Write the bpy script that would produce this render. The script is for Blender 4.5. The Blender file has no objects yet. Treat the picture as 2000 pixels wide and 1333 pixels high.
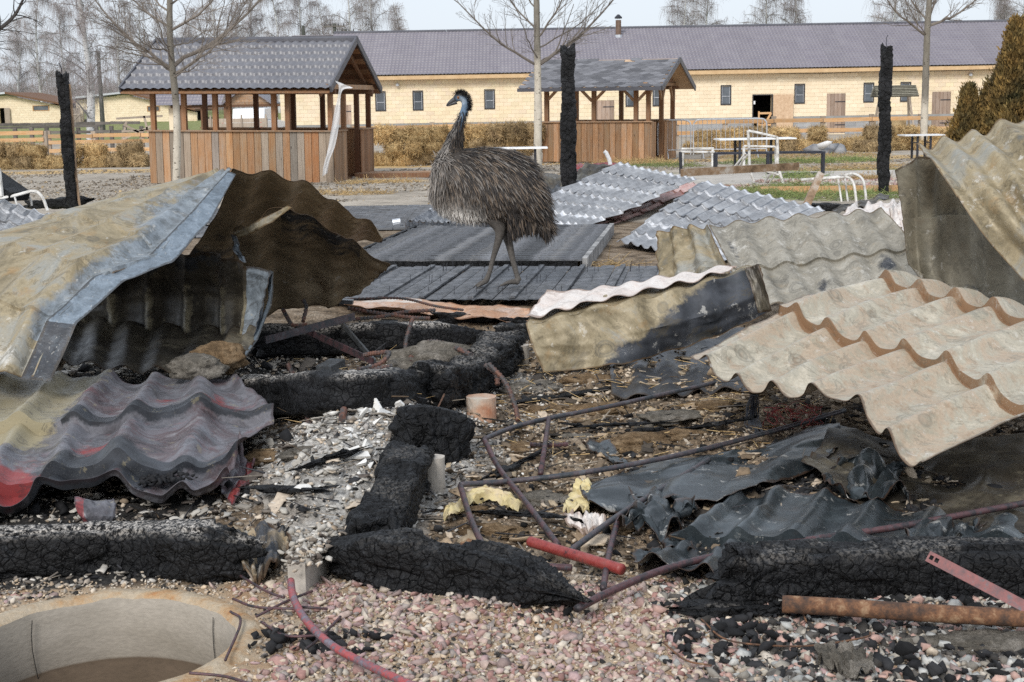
import bpy, math, random
import numpy as np
from mathutils import Vector, Matrix
random.seed(7); np.random.seed(7)
RNG = np.random.RandomState(11)
C = bpy.context.scene.collection
sc = bpy.context.scene
# ------------------------------------------------------------ camera, sky, sun, exposure
FPX = 2778.0; CAMZ = 1.6
PITCH = math.atan(466.5/FPX); ROLL = math.radians(1.02)
fwd = Vector((0, math.cos(PITCH), -math.sin(PITCH)))
r0 = Vector((1, 0, 0)); u0 = Vector((0, math.sin(PITCH), math.cos(PITCH)))
rt = r0*math.cos(ROLL) - u0*math.sin(ROLL)
up = r0*math.sin(ROLL) + u0*math.cos(ROLL)
cam = bpy.data.cameras.new('camera'); camo = bpy.data.objects.new('camera', cam); C.objects.link(camo)
camo.matrix_world = Matrix(((rt.x, up.x, -fwd.x, 0), (rt.y, up.y, -fwd.y, 0), (rt.z, up.z, -fwd.z, CAMZ), (0, 0, 0, 1)))
cam.sensor_width = 36; cam.lens = 36*FPX/2000; cam.clip_end = 3000; cam.clip_start = 0.05
cam.dof.use_dof = True; cam.dof.focus_distance = 8.0; cam.dof.aperture_fstop = 16
sc.camera = camo
SUN_EL, SUN_AZ = 38, 200     # azimuth clockwise from +Y (north)
w = bpy.data.worlds.new('World'); sc.world = w; w.use_nodes = True
nt = w.node_tree; nt.nodes.clear()
sky = nt.nodes.new('ShaderNodeTexSky'); sky.sky_type = 'NISHITA'; sky.sun_disc = False
sky.sun_elevation = math.radians(SUN_EL); sky.sun_rotation = math.radians(SUN_AZ)
sky.air_density = 1.0; sky.dust_density = 2.5
mx = nt.nodes.new('ShaderNodeMixRGB'); mx.inputs[0].default_value = 0.8
mx.inputs[2].default_value = (6.6, 7.15, 7.9, 1)      # the even cloud layer
bg = nt.nodes.new('ShaderNodeBackground'); bg.inputs[1].default_value = 0.086
out = nt.nodes.new('ShaderNodeOutputWorld')
nt.links.new(sky.outputs[0], mx.inputs[1]); nt.links.new(mx.outputs[0], bg.inputs[0]); nt.links.new(bg.outputs[0], out.inputs[0])
sl = bpy.data.lights.new('sun', 'SUN'); sl.energy = 1.5; sl.angle = math.radians(18); sl.color = (1, .975, .94)
so = bpy.data.objects.new('sun', sl); C.objects.link(so)
az = math.radians(SUN_AZ); el = math.radians(SUN_EL)
sd = Vector((math.sin(az)*math.cos(el), math.cos(az)*math.cos(el), math.sin(el)))
so.rotation_euler = sd.to_track_quat('Z', 'Y').to_euler(); so.location = (0, -5, 20)
sc.view_settings.view_transform = 'Standard'; sc.view_settings.look = 'None'
sc.view_settings.exposure = 0.68; sc.view_settings.gamma = 1; sc.view_settings.use_curve_mapping = False
sc.cycles.max_bounces = 6; sc.cycles.diffuse_bounces = 3; sc.cycles.glossy_bounces = 3; sc.cycles.transparent_max_bounces = 12
sc.cycles.use_denoising = False

# ------------------------------------------------------------ measuring helpers (photo pixel -> place)
def ray(px, py): return fwd*FPX + rt*(px-1000) - up*(py-666.5)
def P(px, py, Y):
    d = ray(px, py); k = Y/d.y
    return np.array((d.x*k, Y, CAMZ + d.z*k))
def G(px, py, z=0.0):
    d = ray(px, py); k = (z-CAMZ)/d.z
    return np.array((d.x*k, d.y*k, z))
def PC(px, py, Y, c=.02):
    """as P, but brought nearer until the place is clear of the ground"""
    for _ in range(60):
        q = P(px, py, Y)
        if q[2] >= gr(q[0], q[1])+c: return q
        Y *= .99
    return q
def A(*a): return np.array(a, float)

# ------------------------------------------------------------ noise
def _h(ix, iy, iz, s):
    n = (ix*374761393 + iy*668265263 + iz*2147483647 + s*974634777) & 0xffffffff
    n = ((n ^ (n >> 13))*1274126177) & 0xffffffff
    n = ((n ^ (n >> 16))*2246822519) & 0xffffffff
    return ((n ^ (n >> 15)) & 0xffffff)/float(0xffffff)
def vnoise(p, s=0):
    p = np.asarray(p, float); i = np.floor(p).astype(np.int64); f = p-i; f = f*f*(3-2*f)
    r = 0
    for dx in (0, 1):
        wx = f[..., 0] if dx else 1-f[..., 0]
        for dy in (0, 1):
            wy = f[..., 1] if dy else 1-f[..., 1]
            for dz in (0, 1):
                wz = f[..., 2] if dz else 1-f[..., 2]
                r = r + wx*wy*wz*_h(i[..., 0]+dx, i[..., 1]+dy, i[..., 2]+dz, s)
    return r
def fbm(p, o=4, s=0):
    p = np.asarray(p, float); r = 0; a = .5; t = 0
    for k in range(o):
        r = r + a*vnoise(p*2**k+17.3*k, s+k); t += a; a *= .5
    return r/t
def cracks(p, s=0):
    """F2-F1 of a jittered cell pattern: 0 at cracks"""
    i = np.floor(p).astype(np.int64); b1 = np.full(p.shape[0], 9.); b2 = b1.copy()
    for dx in (-1, 0, 1):
        for dy in (-1, 0, 1):
            for dz in (-1, 0, 1):
                c = i+np.array((dx, dy, dz))
                q = np.stack([c[:, k]+.15+.7*_h(c[:, 0], c[:, 1], c[:, 2], s+k*7) for k in range(3)], 1)
                d = np.sqrt(((p-q)**2).sum(1))
                b2 = np.where(d < b1, b1, np.minimum(b2, d)); b1 = np.minimum(b1, d)
    return b2-b1
def sstep(a, b, x):
    t = np.clip((x-a)/(b-a), 0, 1); return t*t*(3-2*t)

# ------------------------------------------------------------ mesh helpers
ORG = {}
def empty(name, loc, label, cat, group=None, rot=None):
    o = bpy.data.objects.new(name, None); C.objects.link(o); o.location = loc
    if rot is not None: o.rotation_euler = rot
    o.empty_display_size = .1
    ORG[o.name] = A(*loc); tag(o, label, cat, group); return o
def tag(o, label=None, cat=None, group=None, kind=None):
    if label: o['label'] = label
    if cat: o['category'] = cat
    if group: o['group'] = group
    if kind: o['kind'] = kind
    return o
def mesh_of(name, V, F, col=None, smooth=False, uv=None, msk=None):
    me = bpy.data.meshes.new(name)
    V = np.asarray(V, np.float32).reshape(-1, 3)
    if isinstance(F, np.ndarray):
        n, k = F.shape
        me.vertices.add(len(V)); me.vertices.foreach_set('co', V.ravel())
        me.loops.add(n*k); me.loops.foreach_set('vertex_index', F.astype(np.int32).ravel())
        me.polygons.add(n); me.polygons.foreach_set('loop_start', np.arange(0, n*k, k, dtype=np.int32))
        me.update(calc_edges=True)
    else:
        me.from_pydata(V.tolist(), [], F); me.update()
    if smooth: me.polygons.foreach_set('use_smooth', np.ones(len(me.polygons), bool))
    if col is None: col = np.ones((len(V), 3))
    for nm, dat in (('col', col), ('msk', msk)):
        if dat is not None:
            a = me.color_attributes.new(nm, 'FLOAT_COLOR', 'POINT')
            d = np.ones((len(V), 4), np.float32); d[:, :3] = np.asarray(dat, np.float32)[:, :3]
            a.data.foreach_set('color', d.ravel())
    if uv is not None:
        a = me.attributes.new('suv', 'FLOAT_VECTOR', 'POINT')
        d = np.zeros((len(V), 3), np.float32); d[:, :2] = uv; a.data.foreach_set('vector', d.ravel())
    return me
def mk(name, V, F, m, parent=None, local=False, col=None, smooth=False, uv=None, msk=None, solid=0, mod=None):
    V = np.asarray(V, float).reshape(-1, 3)
    if local: o0 = A(0, 0, 0); loc = (0, 0, 0); org = ORG.get(parent.name, A(0, 0, 0)) if parent else A(0, 0, 0)
    elif parent is None:
        o0 = A((V[:, 0].min()+V[:, 0].max())/2, (V[:, 1].min()+V[:, 1].max())/2, V[:, 2].min()); loc = o0; org = o0
    else: o0 = ORG[parent.name]; loc = (0, 0, 0); org = o0
    me = mesh_of(name, V-o0, F, col, smooth, uv, msk)
    if m: me.materials.append(m)
    o = bpy.data.objects.new(name, me); C.objects.link(o); o.location = loc; ORG[o.name] = org
    if parent: o.parent = parent
    if solid:
        s = o.modifiers.new('solidify', 'SOLIDIFY'); s.thickness = solid; s.offset = 0
    return o
ORD = 'first second third fourth fifth sixth seventh eighth ninth tenth eleventh twelfth thirteenth fourteenth fifteenth sixteenth seventeenth eighteenth nineteenth twentieth'.split()
class MB:
    def __init__(s): s.V = []; s.F = []; s.C = []; s.n = 0
    def add(s, VF, col=None):
        V, F = VF; V = np.asarray(V, float).reshape(-1, 3)
        s.V.append(V); n = s.n
        s.F += [tuple(i+n for i in f) for f in (F.tolist() if isinstance(F, np.ndarray) else F)]
        s.C.append(np.tile(A(*(col or (1, 1, 1))), (len(V), 1))); s.n += len(V); return s
    def build(s, name, m, parent=None, **k):
        return mk(name, np.concatenate(s.V), s.F, m, parent, col=np.concatenate(s.C), **k)
BF = [(0, 3, 2, 1), (4, 5, 6, 7), (0, 1, 5, 4), (1, 2, 6, 5), (2, 3, 7, 6), (3, 0, 4, 7)]
def box(x0, x1, y0, y1, z0, z1):
    return [(x0, y0, z0), (x1, y0, z0), (x1, y1, z0), (x0, y1, z0), (x0, y0, z1), (x1, y0, z1), (x1, y1, z1), (x0, y1, z1)], BF
def bbox(x0, x1, y0, y1, z0, z1, b=.004):
    """box with chamfered vertical-ish edges (front face smaller)"""
    V = [(x0, y0+b, z0), (x1, y0+b, z0), (x1, y1, z0), (x0, y1, z0), (x0, y0+b, z1), (x1, y0+b, z1), (x1, y1, z1), (x0, y1, z1),
         (x0+b, y0, z0+b), (x1-b, y0, z0+b), (x1-b, y0, z1-b), (x0+b, y0, z1-b)]
    F = [(0, 3, 2, 1), (4, 5, 6, 7), (1, 2, 6, 5), (2, 3, 7, 6), (3, 0, 4, 7), (8, 9, 10, 11), (0, 1, 9, 8), (1, 5, 10, 9), (5, 4, 11, 10), (4, 0, 8, 11)]
    return V, F
def frame_of(d, hint=(0, 0, 1)):
    d = d/np.linalg.norm(d); h = A(*hint)
    if abs(d@h) > .95: h = A(1, 0, 0) if abs(d[0]) < .9 else A(0, 1, 0)
    s = np.cross(d, h); s /= np.linalg.norm(s); t = np.cross(s, d); return d, s, t
def bar(p, q, w_, h_, hint=(0, 0, 1)):
    p = np.asarray(p, float); q = np.asarray(q, float); d, s, t = frame_of(q-p, hint)
    V = [e+s*a*w_/2+t*b*h_/2 for e in (p, q) for a, b in ((-1, -1), (1, -1), (1, 1), (-1, 1))]
    return V, [(0, 1, 2, 3), (7, 6, 5, 4), (0, 4, 5, 1), (1, 5, 6, 2), (2, 6, 7, 3), (3, 7, 4, 0)]
def catmull(pts, n):
    P_ = np.asarray(pts, float); m = len(P_)
    if m == 2: t = np.linspace(0, 1, n)[:, None]; return P_[0]*(1-t)+P_[1]*t
    Q = np.vstack([2*P_[0]-P_[1], P_, 2*P_[-1]-P_[-2]]); r = []
    for t in np.linspace(0, m-1-1e-9, n):
        i = int(t); f = t-i; a, b, c, d = Q[i:i+4]
        r.append(.5*((2*b)+(-a+c)*f+(2*a-5*b+4*c-d)*f*f+(-a+3*b-3*c+d)*f**3))
    return np.array(r)
def tube(pts, rad, sides=6, caps=True, oval=1.0, hint=(0, 0, 1)):
    pts = np.asarray(pts, float); n = len(pts)
    rad = np.full(n, rad) if np.isscalar(rad) else np.asarray(rad, float)
    T = np.gradient(pts, axis=0); V = []
    d, s, t = frame_of(T[0], hint)
    for i in range(n):
        d = T[i]/(np.linalg.norm(T[i])+1e-12); s = s-d*(s@d); s /= np.linalg.norm(s)+1e-12; t = np.cross(s, d)
        for k in range(sides):
            a = 2*math.pi*(k+.5)/sides; V.append(pts[i]+rad[i]*(math.cos(a)*s*oval+math.sin(a)*t))
    F = [(i*sides+k, i*sides+(k+1) % sides, (i+1)*sides+(k+1) % sides, (i+1)*sides+k) for i in range(n-1) for k in range(sides)]
    if caps: F += [tuple(range(sides-1, -1, -1)), tuple((n-1)*sides+k for k in range(sides))]
    return V, F
def gridF(nu, nv, wrap=False):
    i, j = np.meshgrid(np.arange(nv-1), np.arange(nu if wrap else nu-1), indexing='ij')
    a = i*nu+j; b = i*nu+(j+1) % nu
    return np.stack([a, b, b+nu, a+nu], -1).reshape(-1, 4)
ICO_V = None
def rocks(pos, size, seed=0, flat=(.5, .9), sq=None, rot=None):
    """many low stones at once; returns V,F(arrays) and the stone index of each vertex"""
    global ICO_V
    g = (1+5**.5)/2
    v = A(-1, g, 0, 1, g, 0, -1, -g, 0, 1, -g, 0, 0, -1, g, 0, 1, g, 0, -1, -g, 0, 1, -g, g, 0, -1, g, 0, 1, -g, 0, -1, -g, 0, 1).reshape(12, 3)/1.9
    f = np.array([0,11,5,0,5,1,0,1,7,0,7,10,0,10,11,1,5,9,5,11,4,11,10,2,10,7,6,7,1,8,3,9,4,3,4,2,3,2,6,3,6,8,3,8,9,4,9,5,2,4,11,6,2,10,8,6,7,9,8,1]).reshape(20, 3)
    R = np.random.RandomState(seed); n = len(pos)
    V = v[None]*(1+R.uniform(-.25, .25, (n, 12, 1)))*1.15
    for _ in range(5):
        nn = R.normal(size=(n, 1, 3)); nn /= np.linalg.norm(nn, axis=2, keepdims=True); dd = (V*nn).sum(2, keepdims=True); V = V-nn*np.maximum(0, dd-R.uniform(.22, .62, (n, 1, 1)))
    S = np.stack([R.uniform(1, 1.5, n), R.uniform(.55, 1, n), R.uniform(flat[0], flat[1], n)], 1)
    if sq is not None: S = S*sq
    V = V*S[:, None]
    a = R.uniform(0, 6.28, n); tl = R.normal(0, .35, (n, 2))
    ca, sa = np.cos(a), np.sin(a); Z = np.zeros(n); O = np.ones(n)
    Rz = np.stack([ca, -sa, Z, sa, ca, Z, Z, Z, O], 1).reshape(n, 3, 3)
    cx, sx = np.cos(tl[:, 0]), np.sin(tl[:, 0]); Rx = np.stack([O, Z, Z, Z, cx, -sx, Z, sx, cx], 1).reshape(n, 3, 3)
    cy, sy = np.cos(tl[:, 1]), np.sin(tl[:, 1]); Ry = np.stack([cy, Z, sy, Z, O, Z, -sy, Z, cy], 1).reshape(n, 3, 3)
    V = np.einsum('nij,nkj->nki', Rx@Ry@Rz, V)*np.asarray(size).reshape(-1, 1, 1)+np.asarray(pos)[:, None]
    F = (f[None]+np.arange(n)[:, None, None]*12).reshape(-1, 3)
    return V.reshape(-1, 3), F, np.repeat(np.arange(n), 12)
def ribbons(P0, P1, wd, bend=None, seed=0, seg=1):
    """straws: thin 3-sided prisms from P0 to P1"""
    P0 = np.asarray(P0); P1 = np.asarray(P1); n = len(P0); d = P1-P0
    L = np.linalg.norm(d, axis=1, keepdims=True); d = d/(L+1e-9)
    R = np.random.RandomState(seed); h = R.normal(size=(n, 3)); s = np.cross(d, h); s /= np.linalg.norm(s, axis=1, keepdims=True)+1e-9; t = np.cross(d, s)
    w_ = (np.full(n, wd) if np.isscalar(wd) else wd)[:, None]
    V = np.stack([P0+w_*s, P0-w_*.5*s+w_*.87*t, P0-w_*.5*s-w_*.87*t, P1+w_*.6*s, P1-w_*.3*s+w_*.5*t, P1-w_*.3*s-w_*.5*t], 1)
    f = np.array([(0, 1, 4, 3), (1, 2, 5, 4), (2, 0, 3, 5)])
    return V.reshape(-1, 3), (f[None]+6*np.arange(n)[:, None, None]).reshape(-1, 4), np.repeat(np.arange(n), 6)
def dup(root, loc=None, rot=None, label=None, scale=None):
    r = root.copy(); C.objects.link(r)
    if loc is not None: r.location = loc
    if rot is not None: r.rotation_euler = rot
    if scale is not None: r.scale = scale
    if label: r['label'] = label
    for ch in root.children:
        c = ch.copy(); C.objects.link(c); c.parent = r
        for g in ch.children:
            d = g.copy(); C.objects.link(d); d.parent = c
    return r
def inst(name, me, parent, loc, rot=(0, 0, 0), scale=None):
    o = bpy.data.objects.new(name, me); C.objects.link(o); o.parent = parent; o.location = loc; o.rotation_euler = rot
    if scale is not None: o.scale = scale
    ORG[o.name] = ORG.get(parent.name, A(0, 0, 0)); return o

# ------------------------------------------------------------ materials
def srgb(r, g, b):
    f = lambda c: (c/255/12.92 if c/255 <= .04045 else ((c/255+.055)/1.055)**2.4)
    return (f(r), f(g), f(b), 1)
class NT:
    def __init__(s, name):
        s.m = bpy.data.materials.new(name); s.m.use_nodes = True; s.t = s.m.node_tree
        s.b = s.t.nodes['Principled BSDF']; s.tc = s.t.nodes.new('ShaderNodeTexCoord'); s.v = s.tc.outputs['Object']
    def n(s, ty, **k):
        x = s.t.nodes.new(ty)
        for a, v in k.items(): setattr(x, a, v)
        return x
    def set(s, sock, v):
        if isinstance(v, bpy.types.NodeSocket): s.t.links.new(v, sock)
        elif isinstance(v, (tuple, list)) and len(v) == 3 and sock.type == 'RGBA': sock.default_value = (*v, 1)
        else: sock.default_value = v
    def mapv(s, scale=(1, 1, 1), src=None, rnd=0):
        x = s.n('ShaderNodeMapping'); s.set(x.inputs[0], src or s.v); x.inputs['Scale'].default_value = scale
        if rnd:
            oi = s.n('ShaderNodeObjectInfo'); mu = s.n('ShaderNodeMath', operation='MULTIPLY'); s.set(mu.inputs[0], oi.outputs['Random']); mu.inputs[1].default_value = rnd
            s.set(x.inputs['Location'], mu.outputs[0])
        return x.outputs[0]
    def noise(s, scale, detail=5, rough=.55, vec=None, dist=0):
        x = s.n('ShaderNodeTexNoise'); s.set(x.inputs['Vector'], vec or s.v)
        x.inputs['Scale'].default_value = scale; x.inputs['Detail'].default_value = detail; x.inputs['Roughness'].default_value = rough; x.inputs['Distortion'].default_value = dist
        return x.outputs['Fac']
    def vor(s, scale, feature='F1', vec=None, rnd=1):
        x = s.n('ShaderNodeTexVoronoi', feature=feature); s.set(x.inputs['Vector'], vec or s.v); x.inputs['Scale'].default_value = scale; x.inputs['Randomness'].default_value = rnd
        return x.outputs['Distance']
    def ramp(s, f, stops, mode='LINEAR'):
        x = s.n('ShaderNodeValToRGB'); s.set(x.inputs[0], f); cr = x.color_ramp; cr.interpolation = mode
        while len(cr.elements) < len(stops): cr.elements.new(.5)
        for e, (p, c) in zip(cr.elements, stops):
            e.position = p; e.color = (c, c, c, 1) if not isinstance(c, (tuple, list)) else (tuple(c)+(1,))[:4]
        return x.outputs[0]
    def mix(s, f, a, b, mode='MIX'):
        x = s.n('ShaderNodeMixRGB', blend_type=mode); s.set(x.inputs[0], f); s.set(x.inputs[1], a); s.set(x.inputs[2], b); return x.outputs[0]
    def math(s, op, a, b=0.0, clamp=False):
        x = s.n('ShaderNodeMath', operation=op, use_clamp=clamp); s.set(x.inputs[0], a); s.set(x.inputs[1], b); return x.outputs[0]
    def attr(s, nm, which='Color'):
        x = s.n('ShaderNodeAttribute', attribute_name=nm); return x.outputs[which]
    def sep(s, c):
        x = s.n('ShaderNodeSeparateColor'); s.set(x.inputs[0], c); return x.outputs
    def hsv(s, col, v, sat=1.0, h=.5):
        x = s.n('ShaderNodeHueSaturation'); s.set(x.inputs['Color'], col); s.set(x.inputs['Value'], v); s.set(x.inputs['Saturation'], sat); s.set(x.inputs['Hue'], h); return x.outputs[0]
    def rnd(s, lo, hi):
        oi = s.n('ShaderNodeObjectInfo'); x = s.n('ShaderNodeMapRange'); s.set(x.inputs[0], oi.outputs['Random']); x.inputs[3].default_value = lo; x.inputs[4].default_value = hi; return x.outputs[0]
    def out(s, col, rough=.7, metal=0, bump=None, bs=.3, bd=.01, spec=.5):
        s.set(s.b.inputs['Base Color'], col); s.set(s.b.inputs['Roughness'], rough); s.set(s.b.inputs['Metallic'], metal); s.b.inputs['Specular IOR Level'].default_value = spec
        if bump is not None:
            x = s.n('ShaderNodeBump'); x.inputs['Strength'].default_value = bs; x.inputs['Distance'].default_value = bd; s.set(x.inputs['Height'], bump); s.t.links.new(x.outputs[0], s.b.inputs['Normal'])
        return s.m
def simple(name, stops, scale=4, rough=.7, metal=0, bump=.3, bs=40, bd=.004, stretch=(1, 1, 1), vary=(.85, 1.15), detail=6, usecol=False, spec=.5, spread=(.3, .7)):
    t = NT(name); v = t.mapv(stretch, rnd=7)
    n = t.noise(scale, detail, .6, v)
    k = len(stops)
    c = t.ramp(n, [(spread[0]+(spread[1]-spread[0])*i/max(1, k-1), s_) for i, s_ in enumerate(stops)])
    f = t.noise(bs, 4, .6, v)
    c = t.mix(.5, c, t.ramp(f, [(.3, .55), (.7, 1.0)]), 'MULTIPLY')
    c = t.mix(1, c, 1.25 if False else (1.22, 1.22, 1.22), 'MULTIPLY')
    if usecol: c = t.mix(1, c, t.attr('col'), 'MULTIPLY')
    c = t.hsv(c, t.rnd(*vary))
    return t.out(c, rough, metal, f, bump, bd, spec)
# ============================================================ MATERIALS
def m_wood(name, a, b, c, rough=.75, vary=(.75, 1.2), sc_=3, st=(9, 9, .6)):
    t = NT(name); v = t.mapv(st, rnd=9)
    n = t.noise(sc_, 7, .65, v); col = t.ramp(n, [(.3, a), (.5, b), (.72, c)])
    k = t.noise(2.2, 3, .5, t.mapv((3, 3, 1.2), rnd=5)); col = t.mix(t.ramp(k, [(.45, 0), (.7, .55)]), col, c)
    s = t.noise(26, 3, .6, v); col = t.mix(.4, col, t.ramp(s, [(.35, .45), (.6, 1)]), 'MULTIPLY')
    kn = t.vor(2.4, 'F1', t.mapv((2.0, 2.0, .8), rnd=3)); col = t.mix(t.ramp(kn, [(.03, .8), (.09, 0)]), col, (.05, .03, .02))
    col = t.mix(1, col, t.attr('col'), 'MULTIPLY')
    col = t.hsv(col, t.rnd(*vary), 1.0)
    return t.out(col, rough, 0, s, .35, .003, .3)
WOOD = m_wood('warm_plank_wood', (.30, .165, .088), (.44, .27, .155), (.40, .32, .25))
WOOD_D = m_wood('dark_beam_wood', (.13, .06, .03), (.22, .11, .06), (.17, .12, .08))
WOOD_G = m_wood('grey_weathered_wood', (.27, .22, .17), (.40, .325, .255), (.46, .395, .32))
WOOD_O = m_wood('orange_rail_wood', (.50, .27, .11), (.68, .40, .19), (.60, .42, .26), st=(.5, 9, 9))
WOOD_F = m_wood('dark_old_fence_wood', (.07, .065, .055), (.14, .125, .11), (.2, .18, .16), st=(.5, 9, 9))
DOORW = m_wood('door_wood', (.33, .22, .16), (.45, .33, .25), (.5, .4, .33))
def m_block(name, a, b, vary=(.96, 1.03)):
    t = NT(name); n = t.noise(1.1, 5, .6, t.mapv(rnd=13)); c = t.ramp(n, [(.3, a), (.7, b)])
    f = t.noise(22, 4, .6); c = t.mix(.35, c, t.ramp(f, [(.3, .75), (.6, 1)]), 'MULTIPLY')
    c = t.mix(1, c, t.attr('col'), 'MULTIPLY'); c = t.hsv(c, t.rnd(*vary))
    return t.out(c, .9, 0, f, .3, .004, .2)
CREAM = m_block('cream_painted_block', (.84, .69, .49), (.90, .78, .58))
GREYB = m_block('grey_foundation_block', (.30, .30, .30), (.42, .42, .42))
MORT = simple('mortar', [(.77, .62, .43), (.83, .70, .50)], 3)
MORTG = simple('grey_mortar', [(.25, .25, .24), (.33, .33, .32)], 3)
ROOFM = simple('grey_violet_metal_tile', [(.155, .14, .165), (.195, .18, .20)], 1.2, .42, .0, .05, 30, vary=(.95, 1.05), spec=.6)
ROOFG = simple('dark_grey_metal_tile', [(.12, .12, .135), (.16, .16, .175)], 1.2, .4, .0, .05, 30, vary=(.95, 1.05), spec=.6)
ROOFD = simple('dark_ridge_cap', [(.07, .07, .085), (.1, .1, .11)], 2, .4)
SHING = simple('bitumen_shingle', [(.10, .10, .11), (.17, .17, .18)], 3, .9, bs=150, vary=(.7, 1.35))
OSB = simple('osb_board', [(.42, .28, .17), (.58, .42, .28)], 9, .8, bs=60)
GLASS = simple('window_glass', [(.03, .035, .04), (.10, .115, .13)], .8, .08, 0, 0, 5, vary=(.7, 1.6), spec=.8)
BLACKF = simple('dark_frame_paint', [(.02, .02, .022), (.035, .035, .04)], 5, .5)
WHITEP = simple('white_paint', [(.72, .73, .74), (.82, .82, .82)], 6, .35)
DARKM = simple('dark_metal', [(.02, .022, .03), (.05, .05, .06)], 8, .45, .3)
GALV = simple('galvanised_steel', [(.42, .44, .47), (.6, .62, .65)], 12, .4, .6)
PALEM = simple('scorched_pale_tube', [(.20, .18, .16), (.55, .53, .49), (.72, .71, .68)], 9, .55, .1, bs=60, spread=(.32, .6))
BLUEM = simple('dark_blue_steel', [(.016, .018, .028), (.035, .037, .05)], 8, .4, .3)
INTER = simple('dark_interior', [(.012, .011, .01), (.02, .02, .018)], 2, .9)
def m_straw(name, a, b, c):
    t = NT(name); col = t.ramp(t.noise(5, 4, .6, t.mapv(rnd=11)), [(.3, a), (.5, b), (.7, c)])
    f = t.noise(60, 3, .6, t.mapv((1, 1, .5))); col = t.mix(.7, col, t.ramp(f, [(.32, .3), (.62, 1)]), 'MULTIPLY')
    col = t.mix(1, col, t.attr('col'), 'MULTIPLY'); col = t.hsv(col, t.rnd(.72, 1.15))
    return t.out(col, .85, 0, f, .8, .02, .25)
STRAW = m_straw('straw', (.48, .31, .14), (.74, .52, .25), (.92, .70, .37))
STRAWD = m_straw('dark_straw', (.28, .195, .11), (.50, .36, .19), (.7, .52, .29))
def m_bark(name, a, b, spot, sscale=7, st=(1, 1, 2.2), thr=(.12, .22)):
    t = NT(name); c = t.ramp(t.noise(4, 6, .6, t.mapv((3, 3, 1))), [(.35, a), (.65, b)])
    f = t.noise(30, 4, .6, t.mapv((1, 1, 2)))
    c = t.mix(.4, c, t.ramp(f, [(.3, .5), (.65, 1)]), 'MULTIPLY')
    v = t.vor(sscale, 'F1', t.mapv(st)); c = t.mix(t.ramp(t.math('ADD', v, t.math('MULTIPLY', t.noise(12), .25)), [(thr[0]+.1, .95), (thr[1]+.12, 0)]), c, spot)
    c = t.mix(1, c, t.attr('col'), 'MULTIPLY')
    return t.out(c, .85, 0, f, .5, .006, .25)
BARKW = m_bark('pale_spotted_bark', (.50, .46, .39), (.66, .62, .54), (.06, .045, .03))
BARKG = m_bark('grey_brown_bark', (.17, .15, .13), (.30, .27, .23), (.06, .05, .04))
BIRCH = m_bark('birch_bark', (.5, .5, .49), (.74, .74, .73), (.04, .04, .04), 3.5, (1, 1, 3), (.2, .3))
TWIG = simple('hanging_birch_twigs', [(.26, .225, .22), (.36, .32, .315)], .6, .9, bs=9)
TWIGN = simple('bare_twigs', [(.12, .10, .085), (.22, .19, .16)], 3, .85)
THUJA = simple('scorched_thuja_leaf', [(.035, .035, .012), (.13, .085, .025), (.22, .13, .035)], 2.6, .8, bs=12, usecol=True, vary=(.9, 1.1))
def m_char(name, base=(.005, .005, .0055), hi=(.014, .0145, .016), csc=26, bs=1.0, bd=.012, st=(1, 1, 1), grey=0):
    t = NT(name); v = t.mapv(st)
    n0 = t.noise(6, 4, .6, v)
    wv = t.n('ShaderNodeVectorMath', operation='ADD'); t.set(wv.inputs[0], v)
    nn = t.n('ShaderNodeTexNoise'); t.set(nn.inputs['Vector'], v); nn.inputs['Scale'].default_value = 8; nn.inputs['Detail'].default_value = 3
    sc2 = t.n('ShaderNodeVectorMath', operation='SCALE'); t.set(sc2.inputs[0], nn.outputs['Color']); sc2.inputs['Scale'].default_value = .05; t.set(wv.inputs[1], sc2.outputs[0])
    cr = t.vor(csc, 'DISTANCE_TO_EDGE', wv.outputs[0]); crr = t.ramp(cr, [(0, 0), (.06, .45), (.3, .55)])
    f = t.noise(70, 4, .6, v)
    c = t.mix(t.ramp(n0, [(.4, 0), (.7, 1)]), base, hi); c = t.mix(t.ramp(t.noise(7, 4, .6, v), [(.4, .1), (.65, .7)]), c, t.ramp(cr, [(0, .2), (.10, 1)]), 'MULTIPLY'); c = t.mix(t.ramp(t.noise(16, 6, .75, v), [(.55, 0), (.72, .6)]), c, (.05, .053, .06))  # last mix paints bluish sheen patches, imitating highlights on the char
    c = t.mix(t.ramp(t.noise(90, 3, .7, v), [(.70, 0), (.80, .25)]), c, (.25, .24, .23))
    if grey: c = t.mix(t.math('MULTIPLY', t.ramp(t.noise(9, 6, .7, v), [(.5, 0), (.7, 1)]), grey), c, (.36, .34, .31))
    c = t.mix(t.math('MULTIPLY', t.sep(t.attr('msk'))[1], t.ramp(t.noise(60, 5, .75, v), [(.47, 0), (.56, 1)])), c, (.55, .51, .46))
    h = t.math('ADD', crr, t.math('MULTIPLY', f, .8))
    return t.out(c, t.ramp(f, [(.3, .38), (.7, .7)]), 0, h, bs, bd, .26)
CHAR = m_char('charred_timber'); CHARF = m_char('charred_timber_flaky', csc=16, hi=(.018, .019, .021), bd=.02)
CHARP = m_char('charred_post', csc=9, bd=.03, st=(1, 1, 1.3), hi=(.034, .034, .036), base=(.009, .009, .009))
DECKM = m_char('charred_deck_board', (.05, .052, .056), (.19, .195, .21), 30, .6, .004, (1, 1, 1), .25)
CONC = simple('pale_concrete', [(.33, .30, .26), (.46, .42, .37)], 8, .9, bs=70)
CONCW = simple('well_ring_concrete', [(.26, .245, .22), (.38, .36, .33)], 3, .9, bs=45, stretch=(1, 1, 2.5))
CONCW = simple('well_ring_concrete', [(.30, .265, .215), (.42, .375, .315)], 3, .9, bs=45, stretch=(1, 1, 2.5), usecol=True)
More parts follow.
